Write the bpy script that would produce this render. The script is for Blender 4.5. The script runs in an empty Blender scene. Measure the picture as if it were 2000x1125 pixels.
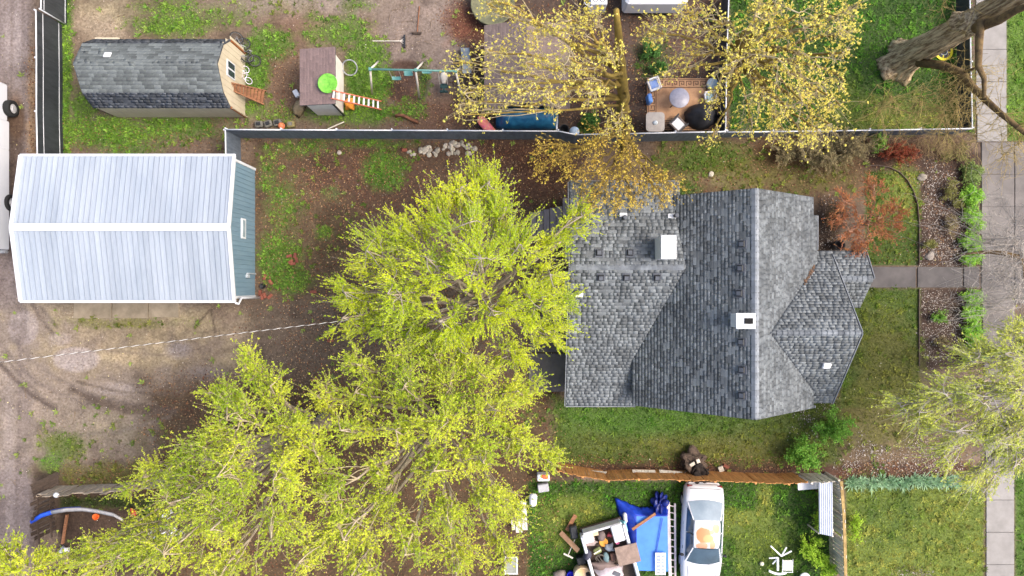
import bpy, bmesh, math, random
import numpy as np
from mathutils import Vector, Matrix, Euler

rnd = random.Random(7)
rng = np.random.default_rng(11)
sc = bpy.context.scene
COL = sc.collection
R = math.radians

# ------------------------------------------------------------------ camera
CAM_H = 32.0
FPX = 1344.0                       # focal length in photo pixels (2000 px wide)
cam_d = bpy.data.cameras.new('camera')
cam_d.sensor_width = 36.0
cam_d.lens = 36.0 * FPX / 2000.0
cam_d.clip_start = 0.5
cam_d.clip_end = 2000.0
cam = bpy.data.objects.new('camera', cam_d)
COL.objects.link(cam)
cam.location = (0, 0, CAM_H)       # a drone looking straight down
cam.rotation_euler = (0, 0, 0)
sc.camera = cam

# ------------------------------------------------------------------ sky, sun, exposure
SUN_EL, SUN_AZ = R(54), R(90)      # azimuth clockwise from +Y
world = bpy.data.worlds.new('World')
sc.world = world
world.use_nodes = True
wn = world.node_tree.nodes
wl = world.node_tree.links
bg = wn['Background']
sky = wn.new('ShaderNodeTexSky')
sky.sky_type = 'NISHITA'
sky.sun_disc = False
sky.sun_elevation = SUN_EL
sky.sun_rotation = SUN_AZ
sky.air_density = 1.0
sky.dust_density = 6.0
sky.ozone_density = 1.0
wl.new(sky.outputs[0], bg.inputs[0])
bg.inputs[1].default_value = 0.15
sun_d = bpy.data.lights.new('sun', 'SUN')
sun_d.energy = 0.85
sun_d.angle = R(24)
sun_d.color = (1.0, 0.975, 0.92)
sun = bpy.data.objects.new('sun', sun_d)
COL.objects.link(sun)
sdir = Vector((math.sin(SUN_AZ) * math.cos(SUN_EL), math.cos(SUN_AZ) * math.cos(SUN_EL), math.sin(SUN_EL)))
sun.rotation_euler = sdir.to_track_quat('Z', 'Y').to_euler()
sun.location = sdir * 60
vs = sc.view_settings
vs.view_transform = 'Standard'
vs.look = 'None'
vs.gamma = 1.0
vs.use_curve_mapping = False
vs.exposure = 1.14
sc.render.engine = 'CYCLES'
sc.cycles.max_bounces = 6
sc.cycles.transparent_max_bounces = 4


# ------------------------------------------------------------------ helpers
def W(px, py, z=0.0):
    """where a point seen at photo pixel (px, py) stands if it is z metres above the ground"""
    k = (CAM_H - z) / FPX
    return Vector(((px - 1000.0) * k, (562.5 - py) * k, z))


def lin(c):
    c = c / 255.0
    return c / 12.92 if c <= 0.04045 else ((c + 0.055) / 1.055) ** 2.4


def C(r, g, b, k=1.0):
    return (lin(r) * k, lin(g) * k, lin(b) * k)


MATS = {}


def M(name, c1, c2=None, scale=6.0, rough=0.75, metal=0.0, rand=0.0, bump=0.0, bscale=40.0,
      trans=0.0, stretch=None, world=False, spec=0.4, contrast=(0.35, 0.65), attr=None, hue=0.0):
    """procedural material: two tones mixed by noise, per piece value variation, optional bump / translucency"""
    if name in MATS:
        return MATS[name]
    m = bpy.data.materials.new(name)
    m.use_nodes = True
    nt = m.node_tree
    N, L = nt.nodes, nt.links
    N.clear()
    out = N.new('ShaderNodeOutputMaterial')
    bs = N.new('ShaderNodeBsdfPrincipled')
    tc = N.new('ShaderNodeTexCoord')
    co = tc.outputs['Object']
    if world:
        co = N.new('ShaderNodeNewGeometry').outputs['Position']
    if stretch:
        mp = N.new('ShaderNodeMapping')
        mp.inputs['Scale'].default_value = stretch
        L.new(co, mp.inputs[0])
        co = mp.outputs[0]
    nz = N.new('ShaderNodeTexNoise')
    nz.inputs['Scale'].default_value = scale
    nz.inputs['Detail'].default_value = 5
    nz.inputs['Roughness'].default_value = 0.65
    L.new(co, nz.inputs['Vector'])
    mr = N.new('ShaderNodeMapRange')
    mr.inputs[1].default_value, mr.inputs[2].default_value = contrast
    L.new(nz.outputs['Fac'], mr.inputs[0])
    mx = N.new('ShaderNodeMix')
    mx.data_type = 'RGBA'
    L.new(mr.outputs[0], mx.inputs[0])
    if attr:
        at = N.new('ShaderNodeAttribute')
        at.attribute_name = attr
        dk = N.new('ShaderNodeMix')
        dk.data_type = 'RGBA'
        dk.blend_type = 'MULTIPLY'
        dk.inputs[0].default_value = 1.0
        dk.inputs[7].default_value = (*c1, 1)
        br = N.new('ShaderNodeMix')
        br.data_type = 'RGBA'
        br.blend_type = 'MULTIPLY'
        br.inputs[0].default_value = 1.0
        br.inputs[7].default_value = (*(c2 or c1), 1)
        L.new(at.outputs['Color'], dk.inputs[6])
        L.new(at.outputs['Color'], br.inputs[6])
        L.new(dk.outputs[2], mx.inputs[6])
        L.new(br.outputs[2], mx.inputs[7])
    else:
        mx.inputs[6].default_value = (*c1, 1)
        mx.inputs[7].default_value = (*(c2 or c1), 1)
    colr = mx.outputs[2]
    if rand > 0:
        ge = N.new('ShaderNodeNewGeometry')
        oi = N.new('ShaderNodeObjectInfo')
        ad = N.new('ShaderNodeMath')
        ad.operation = 'ADD'
        fr = N.new('ShaderNodeMath')
        fr.operation = 'FRACT'
        L.new(ge.outputs['Random Per Island'], ad.inputs[0])
        L.new(oi.outputs['Random'], ad.inputs[1])
        L.new(ad.outputs[0], fr.inputs[0])
        m2 = N.new('ShaderNodeMapRange')
        m2.inputs[3].default_value = 1 - rand
        m2.inputs[4].default_value = 1 + rand
        L.new(fr.outputs[0], m2.inputs[0])
        hs = N.new('ShaderNodeHueSaturation')
        L.new(m2.outputs[0], hs.inputs['Value'])
        if hue:
            m3 = N.new('ShaderNodeMapRange')
            m3.inputs[3].default_value = 0.5 - hue
            m3.inputs[4].default_value = 0.5 + hue
            f2 = N.new('ShaderNodeMath')
            f2.operation = 'MULTIPLY'
            f2.inputs[1].default_value = 7.31
            f3 = N.new('ShaderNodeMath')
            f3.operation = 'FRACT'
            L.new(fr.outputs[0], f2.inputs[0])
            L.new(f2.outputs[0], f3.inputs[0])
            L.new(f3.outputs[0], m3.inputs[0])
            L.new(m3.outputs[0], hs.inputs['Hue'])
        L.new(colr, hs.inputs['Color'])
        colr = hs.outputs[0]
    L.new(colr, bs.inputs['Base Color'])
    bs.inputs['Roughness'].default_value = rough
    bs.inputs['Metallic'].default_value = metal
    bs.inputs['Specular IOR Level'].default_value = spec
    if bump > 0:
        nb = N.new('ShaderNodeTexNoise')
        nb.inputs['Scale'].default_value = bscale
        nb.inputs['Detail'].default_value = 4
        L.new(co, nb.inputs['Vector'])
        bp = N.new('ShaderNodeBump')
        bp.inputs['Strength'].default_value = bump
        bp.inputs['Distance'].default_value = 0.03
        L.new(nb.outputs['Fac'], bp.inputs['Height'])
        L.new(bp.outputs[0], bs.inputs['Normal'])
    if trans > 0:
        tr = N.new('ShaderNodeBsdfTranslucent')
        L.new(colr, tr.inputs[0])
        ms = N.new('ShaderNodeMixShader')
        ms.inputs[0].default_value = trans
        L.new(bs.outputs[0], ms.inputs[1])
        L.new(tr.outputs[0], ms.inputs[2])
        L.new(ms.outputs[0], out.inputs[0])
    else:
        L.new(bs.outputs[0], out.inputs[0])
    MATS[name] = m
    return m


ORG = {}


def put(o, label=None, cat=None, group=None, kind=None):
    if label:
        o['label'] = label
    if cat:
        o['category'] = cat
    if group:
        o['group'] = group
    if kind:
        o['kind'] = kind
    return o


def thing(name, label, cat, loc, group=None):
    o = bpy.data.objects.new(name, None)
    o.empty_display_size = 0.2
    COL.objects.link(o)
    o.location = loc
    ORG[o.name] = Vector(loc)
    return put(o, label, cat, group)


def org(parent):
    return ORG[parent.name] if parent is not None else Vector((0, 0, 0))


def mesh_from_arrays(name, V, F, mat, smooth=False, attrs=None):
    """V (n,3), F (m,k) all faces with the same number of corners, or a list of such arrays"""
    me = bpy.data.meshes.new(name)
    Fs = F if isinstance(F, list) else [F]
    Fs = [np.asarray(f, dtype=np.int64) for f in Fs if len(f)]
    nl = sum(f.size for f in Fs)
    nf = sum(len(f) for f in Fs)
    me.vertices.add(len(V))
    me.vertices.foreach_set('co', np.asarray(V, dtype=np.float32).ravel())
    me.loops.add(nl)
    me.loops.foreach_set('vertex_index', np.concatenate([f.ravel() for f in Fs]).astype(np.int32))
    me.polygons.add(nf)
    starts = []
    s = 0
    for f in Fs:
        starts.append(s + np.arange(len(f)) * f.shape[1])
        s += f.size
    me.polygons.foreach_set('loop_start', np.concatenate(starts).astype(np.int32))
    if smooth:
        me.polygons.foreach_set('use_smooth', np.ones(nf, dtype=bool))
    if attrs:
        for k, a in attrs.items():
            at = me.color_attributes.new(k, 'FLOAT_COLOR', 'POINT')
            c4 = np.ones((len(V), 4), dtype=np.float32)
            c4[:, :3] = a
            at.data.foreach_set('color', c4.ravel())
    me.update(calc_edges=True)
    if mat:
        me.materials.append(mat)
    return me


def link(name, me, parent=None, at_world=True):
    """link a mesh whose vertices are in world space (parent given: moved into the parent's frame)"""
    o = bpy.data.objects.new(name, me)
    COL.objects.link(o)
    if parent is not None:
        off = org(parent)
        if at_world and off.length > 0:
            me.transform(Matrix.Translation(-off))
        o.parent = parent
        ORG[o.name] = off
    else:
        ORG[o.name] = Vector((0, 0, 0))
    return o


class MB:
    def __init__(self, X=None):
        self.v = []
        self.f = []
        self.X = X

    def add(self, vs, fs):
        b = len(self.v)
        for p in vs:
            p = Vector(p)
            self.v.append(self.X @ p if self.X is not None else p)
        for f in fs:
            self.f.append([b + i for i in f])
        return self

    def box(self, c, s, rz=0.0, mat=None):
        c = Vector(c)
        m = mat or Matrix.Rotation(rz, 3, 'Z')
        P = []
        for dz in (-.5, .5):
            for dx, dy in ((-.5, -.5), (.5, -.5), (.5, .5), (-.5, .5)):
                P.append(c + m @ Vector((dx * s[0], dy * s[1], dz * s[2])))
        return self.add(P, [(3, 2, 1, 0), (4, 5, 6, 7), (0, 1, 5, 4), (1, 2, 6, 5), (2, 3, 7, 6), (3, 0, 4, 7)])

    def cbox(self, c, s, rz=0.0, b=0.02, mat=None):
        """box with chamfered upright and top edges"""
        c = Vector(c)
        m = mat or Matrix.Rotation(rz, 3, 'Z')
        hx, hy, hz = s[0] / 2, s[1] / 2, s[2] / 2
        b = min(b, hx * .9, hy * .9, hz * .9)

        def ring(x, y, k, z):
            return [(-x + k, -y, z), (x - k, -y, z), (x, -y + k, z), (x, y - k, z), (x - k, y, z), (-x + k, y, z),
                    (-x, y - k, z), (-x, -y + k, z)]
        P = ring(hx, hy, b, -hz) + ring(hx, hy, b, hz - b) + ring(hx - b, hy - b, b * .6, hz)
        P = [c + m @ Vector(p) for p in P]
        F = [tuple(range(7, -1, -1)), tuple(range(16, 24))]
        for k in (0, 8):
            for i in range(8):
                j = (i + 1) % 8
                F.append((k + i, k + j, k + 8 + j, k + 8 + i))
        return self.add(P, F)

    def beam(self, p, q, w, h, up=(0, 0, 1)):
        p, q = Vector(p), Vector(q)
        d = q - p
        L = d.length
        d.normalize()
        u = Vector(up)
        s = d.cross(u)
        if s.length < 1e-4:
            s = d.cross(Vector((1, 0, 0)))
        s.normalize()
        n = s.cross(d)
        m = Matrix((d, s, n)).transposed()
        return self.box((p + q) / 2, (L, w, h), mat=m)

    def tube(self, pts, r, n=8, cap=True):
        pts = [Vector(p) for p in pts]
        rs = r if isinstance(r, (list, tuple)) else [r] * len(pts)
        P = []
        prev = None
        for i, p in enumerate(pts):
            t = (pts[min(i + 1, len(pts) - 1)] - pts[max(i - 1, 0)]).normalized()
            if prev is None:
                a = t.cross(Vector((0.31, 0.17, 0.93)))
                if a.length < 1e-3:
                    a = t.cross(Vector((1, 0, 0)))
            else:
                a = prev - t * prev.dot(t)
            a.normalize()
            prev = a
            b = t.cross(a)
            for k in range(n):
                an = 2 * math.pi * k / n
                P.append(p + (a * math.cos(an) + b * math.sin(an)) * rs[i])
        F = []
        for i in range(len(pts) - 1):
            for k in range(n):
                k2 = (k + 1) % n
                F.append((i * n + k, i * n + k2, (i + 1) * n + k2, (i + 1) * n + k))
        if cap:
            F.append(tuple(range(n - 1, -1, -1)))
            F.append(tuple((len(pts) - 1) * n + k for k in range(n)))
        return self.add(P, F)

    def lathe(self, c, prof, n=20, cap=True, axis=None):
        """prof: list of (radius, z)"""
        c = Vector(c)
        P, F = [], []
        m = axis if axis is not None else Matrix.Identity(3)
        for r, z in prof:
            for k in range(n):
                an = 2 * math.pi * k / n
                P.append(c + m @ Vector((r * math.cos(an), r * math.sin(an), z)))
        for i in range(len(prof) - 1):
            for k in range(n):
                k2 = (k + 1) % n
                F.append((i * n + k, i * n + k2, (i + 1) * n + k2, (i + 1) * n + k))
        if cap:
            F.append(tuple(range(n - 1, -1, -1)))
            F.append(tuple((len(prof) - 1) * n + k for k in range(n)))
        return self.add(P, F)

    def slab(self, poly, th):
        """flat polygon (3D points, seen from above) given thickness downward"""
        poly = [Vector(p) for p in poly]
        n = Vector((0, 0, 0))
        for i in range(len(poly)):
            a, b = poly[i], poly[(i + 1) % len(poly)]
            n += a.cross(b)
        n.normalize()
        if n.z < 0:
            poly.reverse()
            n = -n
        k = len(poly)
        P = poly + [p - n * th for p in poly]
        F = [tuple(range(k)), tuple(range(2 * k - 1, k - 1, -1))]
        for i in range(k):
            j = (i + 1) % k
            F.append((i, i + k, j + k, j))
        return self.add(P, F)

    def prism(self, pts2, z0, z1):
        return self.slab([(p[0], p[1], z1) for p in pts2], z1 - z0)

    def loft(self, rings, closed=True, cap=True):
        n = len(rings[0])
        P = [p for r_ in rings for p in r_]
        F = []
        for i in range(len(rings) - 1):
            for k in range(n if closed else n - 1):
                k2 = (k + 1) % n
                F.append((i * n + k, i * n + k2, (i + 1) * n + k2, (i + 1) * n + k))
        if cap:
            F.append(tuple(range(n - 1, -1, -1)))
            F.append(tuple((len(rings) - 1) * n + k for k in range(n)))
        return self.add(P, F)

    def torus(self, c, Rr, r, m=None, n=24, k=6):
        m = m or Matrix.Identity(3)
        P, F = [], []
        for i in range(n):
            a = 2 * math.pi * i / n
            for j in range(k):
                b = 2 * math.pi * j / k
                P.append(Vector(c) + m @ Vector(((Rr + r * math.cos(b)) * math.cos(a), (Rr + r * math.cos(b)) * math.sin(a), r * math.sin(b))))
        for i in range(n):
            for j in range(k):
                F.append((i * k + j, ((i + 1) % n) * k + j, ((i + 1) % n) * k + (j + 1) % k, i * k + (j + 1) % k))
        return self.add(P, F)

    def blob(self, c, s, seed=0, sub=2, amp=0.25, fr=2.0, rz=0.0, flat=None):
        """rounded lumpy solid"""
        bm = bmesh.new()
        bmesh.ops.create_icosphere(bm, subdivisions=sub, radius=1.0)
        rr = random.Random(seed)
        ph = [(rr.uniform(-1, 1), rr.uniform(-1, 1), rr.uniform(-1, 1), rr.uniform(0, 6)) for _ in range(5)]
        m = Matrix.Rotation(rz, 3, 'Z')
        P = []
        bm.verts.ensure_lookup_table()
        for v in bm.verts:
            d = 1.0
            for a in ph:
                d += amp / 5 * 2 * math.sin(fr * (a[0] * v.co.x + a[1] * v.co.y + a[2] * v.co.z) * 2 + a[3])
            q = v.co * d
            q = Vector((q.x * s[0], q.y * s[1], q.z * s[2]))
            if flat is not None:
                q.z = max(q.z, -flat)
            P.append(Vector(c) + m @ q)
        F = [tuple(v.index for v in f.verts) for f in bm.faces]
        bm.free()
        return self.add(P, F)

    def build(self, name, mat, parent=None, smooth=False, kind=None, label=None, subsurf=0):
        me = bpy.data.meshes.new(name)
        off = org(parent)
        me.from_pydata([tuple(p - off) for p in self.v], [], self.f)
        me.update()
        if mat:
            me.materials.append(mat)
        if smooth:
            me.polygons.foreach_set('use_smooth', [True] * len(me.polygons))
        o = bpy.data.objects.new(name, me)
        COL.objects.link(o)
        ORG[o.name] = off
        if parent is not None:
            o.parent = parent
        if kind:
            o['kind'] = kind
        if label:
            o['label'] = label
        if subsurf:
            md = o.modifiers.new('sub', 'SUBSURF')
            md.levels = md.render_levels = subsurf
        return o


def one(name, mb, mat, label, cat, group=None, smooth=False, kind=None, subsurf=0):
    o = mb.build(name, mat, None, smooth, subsurf=subsurf)
    return put(o, label, cat, group, kind)


def inst(name, me, parent, matrix):
    """a piece that shares mesh data; matrix in world space"""
    o = bpy.data.objects.new(name, me)
    COL.objects.link(o)
    o.parent = parent
    o.matrix_basis = Matrix.Translation(-org(parent)) @ matrix
    ORG[o.name] = org(parent)
    return o


# numpy value noise
_tab = rng.random((256, 256))


def vnoise(x, y):
    xi = np.floor(x).astype(int)
    yi = np.floor(y).astype(int)
    fx = x - xi
    fy = y - yi
    fx = fx * fx * (3 - 2 * fx)
    fy = fy * fy * (3 - 2 * fy)
    a = _tab[xi & 255, yi & 255]
    b = _tab[(xi + 1) & 255, yi & 255]
    c = _tab[xi & 255, (yi + 1) & 255]
    d = _tab[(xi + 1) & 255, (yi + 1) & 255]
    return (a * (1 - fx) + b * fx) * (1 - fy) + (c * (1 - fx) + d * fx) * fy


def fbm(x, y, s, o=4):
    t = 0.0
    a = 0.5
    n = 0.0
    for i in range(o):
        t = t + a * vnoise(x * s + 17.3 * i, y * s + 9.1 * i)
        n += a
        a *= 0.55
        s *= 2.03
    return t / n


def tubes(P, Rr, n=3):
    """many tubes at once. P (N,K,3), Rr (N,K) -> V, F"""
    N, K, _ = P.shape
    T = np.empty_like(P)
    T[:, 1:-1] = P[:, 2:] - P[:, :-2]
    T[:, 0] = P[:, 1] - P[:, 0]
    T[:, -1] = P[:, -1] - P[:, -2]
    T /= np.linalg.norm(T, axis=2, keepdims=True) + 1e-9
    ref = np.array([0.31, 0.17, 0.93])
    A = np.cross(T, ref)
    A /= np.linalg.norm(A, axis=2, keepdims=True) + 1e-6
    B = np.cross(T, A)
    an = 2 * np.pi * np.arange(n) / n
    V = P[:, :, None, :] + Rr[:, :, None, None] * (A[:, :, None, :] * np.cos(an)[None, None, :, None] + B[:, :, None, :] * np.sin(an)[None, None, :, None])
    idx = np.arange(N * K * n).reshape(N, K, n)
    a = idx[:, :-1, :]
    b = idx[:, 1:, :]
    a2 = np.roll(a, -1, axis=2)
    b2 = np.roll(b, -1, axis=2)
    F = np.stack([a, a2, b2, b], axis=-1).reshape(-1, 4)
    return V.reshape(-1, 3), F


def unit(a):
    return a / (np.linalg.norm(a, axis=-1, keepdims=True) + 1e-9)


def leaf_quads(c, d, nrm, ln, wd):
    """diamond leaves: centre c, long axis d, face normal about nrm; all (n,3), ln, wd (n,)"""
    s = unit(np.cross(d, nrm))
    V = np.empty((len(c), 4, 3))
    V[:, 0] = c - d * ln[:, None] * .5
    V[:, 1] = c + s * wd[:, None] * .5 + d * ln[:, None] * .05
    V[:, 2] = c + d * ln[:, None] * .5
    V[:, 3] = c - s * wd[:, None] * .5 + d * ln[:, None] * .05
    F = np.arange(len(c) * 4).reshape(-1, 4)
    return V.reshape(-1, 3), F


def rand_dirs(n):
    v = rng.normal(size=(n, 3))
    return unit(v)


# ================================================================== GROUND
S0 = FPX / CAM_H                    # 42 photo pixels per metre on the ground


def sd_ell(px, py, cx, cy, rx, ry):
    return (np.sqrt(((px - cx) / rx) ** 2 + ((py - cy) / ry) ** 2) - 1) * min(rx, ry)


def sd_rect(px, py, x0, y0, x1, y1):
    return np.maximum(np.abs(px - (x0 + x1) / 2) - (x1 - x0) / 2, np.abs(py - (y0 + y1) / 2) - (y1 - y0) / 2)


def sd_line(px, py, pts, w):
    d = np.full(px.shape, 1e9)
    for (ax, ay), (bx, by) in zip(pts[:-1], pts[1:]):
        vx, vy = bx - ax, by - ay
        t = np.clip(((px - ax) * vx + (py - ay) * vy) / (vx * vx + vy * vy), 0, 1)
        d = np.minimum(d, np.hypot(px - ax - t * vx, py - ay - t * vy))
    return d - w / 2


def sd(px, py, s):
    k = s[0]
    if k == 'e':
        return sd_ell(px, py, *s[1])
    if k == 'r':
        return sd_rect(px, py, *s[1])
    return sd_line(px, py, s[1], s[2])


def mask(px, py, s, soft, amp, nz):
    return np.clip(0.5 - sd(px, py, s) / soft + (nz - 0.5) * amp, 0, 1)


# earth, mud and litter layers: shape, colour, edge softness, noise, strength
EARTH = [
    (('r', (-400, -200, 62, 1400)), (119, 104, 98), 16, .6, 1),
    (('r', (-400, 590, 380, 905)), (130, 114, 101), 60, 1.0, .9),
    (('r', (120, 605, 640, 740)), (124, 107, 92), 40, 1.0, .8),
    (('e', (330, 640, 200, 40)), (144, 126, 100), 60, 2.4, .8),
    (('e', (300, 700, 160, 22)), (142, 124, 98), 40, 2.4, .8),
    (('e', (230, 850, 120, 40)), (132, 116, 98), 60, 2.0, .7),
    (('e', (45, 640, 30, 34)), (146, 131, 125), 5, 1.1, .75),
    (('e', (150, 702, 44, 24)), (150, 135, 129), 5, 1.1, .8),
    (('e', (118, 662, 22, 12)), (142, 127, 120), 6, 1.2, .6),
    (('e', (240, 760, 50, 12)), (144, 129, 121), 8, 1.8, .6),
    (('e', (305, 855, 14, 26)), (150, 136, 126), 9, .8, .7),
    (('e', (350, 683, 24, 16)), (122, 111, 108), 12, .8, .8),
    (('e', (400, 728, 40, 12)), (124, 112, 108), 14, .8, .7),
    (('e', (28, 85, 20, 75)), (143, 128, 122), 16, 1.0, .75),
    (('e', (18, 880, 10, 140)), (136, 122, 116), 14, 1.0, .5),
    (('e', (50, 800, 14, 110)), (107, 93, 88), 16, 1.0, .5),
    (('e', (32, 235, 18, 48)), (84, 64, 50), 10, .5, .95),
    (('r', (18, 270, 46, 500)), (80, 64, 56), 10, .6, .8),
    (('e', (62, 210, 9, 130)), (134, 108, 80), 10, 1.6, .8),
    (('r', (500, 270, 1115, 420)), (78, 59, 46), 50, 1.2, .95),
    (('r', (500, 330, 700, 600)), (82, 66, 50), 50, 1.4, .9),
    (('e', (640, 400, 110, 90)), (92, 74, 55), 60, 2.4, .7),
    (('e', (700, 350, 90, 50)), (88, 62, 51), 50, 2.0, .7),
    (('e', (1000, 320, 110, 60)), (84, 58, 46), 50, .9, .9),
    (('e', (930, 340, 60, 35)), (92, 78, 66), 40, 1.2, .6),
    (('r', (480, 590, 1110, 760)), (84, 70, 59), 50, .9, .95),
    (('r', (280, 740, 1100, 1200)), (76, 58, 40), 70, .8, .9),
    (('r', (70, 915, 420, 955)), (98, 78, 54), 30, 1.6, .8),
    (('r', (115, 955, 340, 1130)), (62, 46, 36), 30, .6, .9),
    (('r', (120, -60, 900, 260)), (108, 90, 74), 40, 1.2, .7),
    (('e', (200, 45, 60, 45)), (144, 126, 106), 40, 1.4, .8),
    (('e', (230, 20, 60, 20)), (134, 122, 92), 40, 1.4, .6),
    (('e', (620, 10, 170, 24)), (130, 114, 103), 30, 1.0, .9),
    (('e', (830, 85, 95, 100)), (122, 105, 95), 40, .9, .95),
    (('e', (590, 45, 60, 25)), (112, 84, 70), 40, 1.6, .7),
    (('e', (560, 140, 45, 90)), (104, 80, 62), 40, 1.4, .8),
    (('e', (790, 160, 44, 44)), (84, 62, 52), 8, .6, .95),
    (('e', (860, 225, 80, 40)), (98, 72, 58), 40, 1.2, .85),
    (('r', (900, -60, 1425, 262)), (74, 59, 51), 40, .8, .95),
    (('e', (915, 50, 42, 36)), (98, 54, 38), 30, 1.6, .8),
    (('e', (1320, 90, 110, 40)), (88, 70, 62), 40, 1.0, .7),
    (('r', (1280, 268, 1690, 390)), (96, 76, 52), 40, 1.0, .9),
    (('e', (1410, 350, 60, 14)), (124, 104, 82), 20, 1.2, .8),
    (('e', (1560, 300, 90, 34)), (92, 62, 42), 40, 1.4, .8),
    (('r', (1595, 385, 1640, 500)), (62, 48, 40), 20, .6, .9),
    (('r', (1690, 270, 1880, 330)), (70, 46, 36), 30, .8, .9),
    (('r', (1796, 300, 1915, 520)), (66, 50, 42), 8, .5, .95),
    (('r', (1796, 563, 1920, 720)), (66, 50, 42), 8, .5, .95),
    (('r', (1640, 860, 1890, 925)), (104, 84, 62), 24, .9, .9),
    (('r', (1600, 905, 1900, 935)), (74, 48, 38), 12, .9, .9),
    (('r', (1540, 780, 1660, 880)), (74, 58, 44), 24, .9, .9),
    (('r', (1090, 893, 1600, 925)), (72, 50, 38), 16, 1.0, .9),
    (('e', (1640, 780, 50, 60)), (92, 74, 48), 40, 1.2, .7),
    (('l', [(-10, 700), (30, 742), (62, 772), (105, 798)], 9), (78, 65, 58), 5, .8, .9),
    (('l', [(5, 690), (40, 735), (80, 775), (110, 795)], 5), (92, 78, 70), 5, .8, .7),
    (('l', [(140, 760), (190, 785), (250, 802), (340, 803)], 13), (86, 71, 61), 7, 1.2, .9),
    (('l', [(180, 775), (250, 790), (330, 796)], 5), (80, 66, 57), 5, 1.2, .85),
    (('l', [(62, 590), (80, 625), (104, 652)], 6), (84, 72, 66), 5, 1.0, .8),
    (('l', [(80, 598), (112, 640)], 4), (90, 77, 70), 4, 1.0, .7),
    (('l', [(-10, 660), (25, 700), (70, 745), (130, 775), (200, 800)], 6), (104, 90, 82), 5, 1.2, .7),
    (('l', [(20, 660), (60, 700), (110, 740), (180, 770), (260, 788)], 6), (106, 92, 84), 5, 1.4, .6),
    (('l', [(150, 745), (230, 765), (320, 770), (400, 755)], 5), (88, 74, 64), 4, 1.4, .8),
    (('l', [(200, 735), (260, 752), (330, 755)], 4), (102, 88, 78), 4, 1.4, .7),
    (('l', [(60, 830), (130, 850), (230, 845), (330, 815)], 8), (112, 98, 88), 6, 1.4, .6),
    (('l', [(420, 690), (500, 670), (600, 655)], 8), (96, 80, 68), 6, 1.4, .6),
    (('l', [(400, 650), (480, 632), (560, 622)], 7), (104, 88, 74), 6, 1.4, .6),
    (('l', [(24, 0), (22, 180)], 7), (100, 85, 78), 6, 1.2, .6),
    (('l', [(44, 0), (46, 180)], 6), (104, 89, 82), 6, 1.2, .6),
    (('l', [(40, 660), (36, 860), (30, 1125)], 7), (106, 92, 86), 6, 1.2, .6),
    (('l', [(210, 685), (330, 695), (390, 680)], 4), (100, 84, 74), 5, 1.4, .6),
    (('l', [(300, 765), (350, 745)], 4), (84, 66, 54), 4, 1.2, .8),
    (('l', [(380, 640), (410, 605)], 4), (74, 60, 50), 3, .8, .8),
    (('l', [(412, 605), (420, 650)], 4), (74, 60, 50), 3, .8, .8),
]
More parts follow.
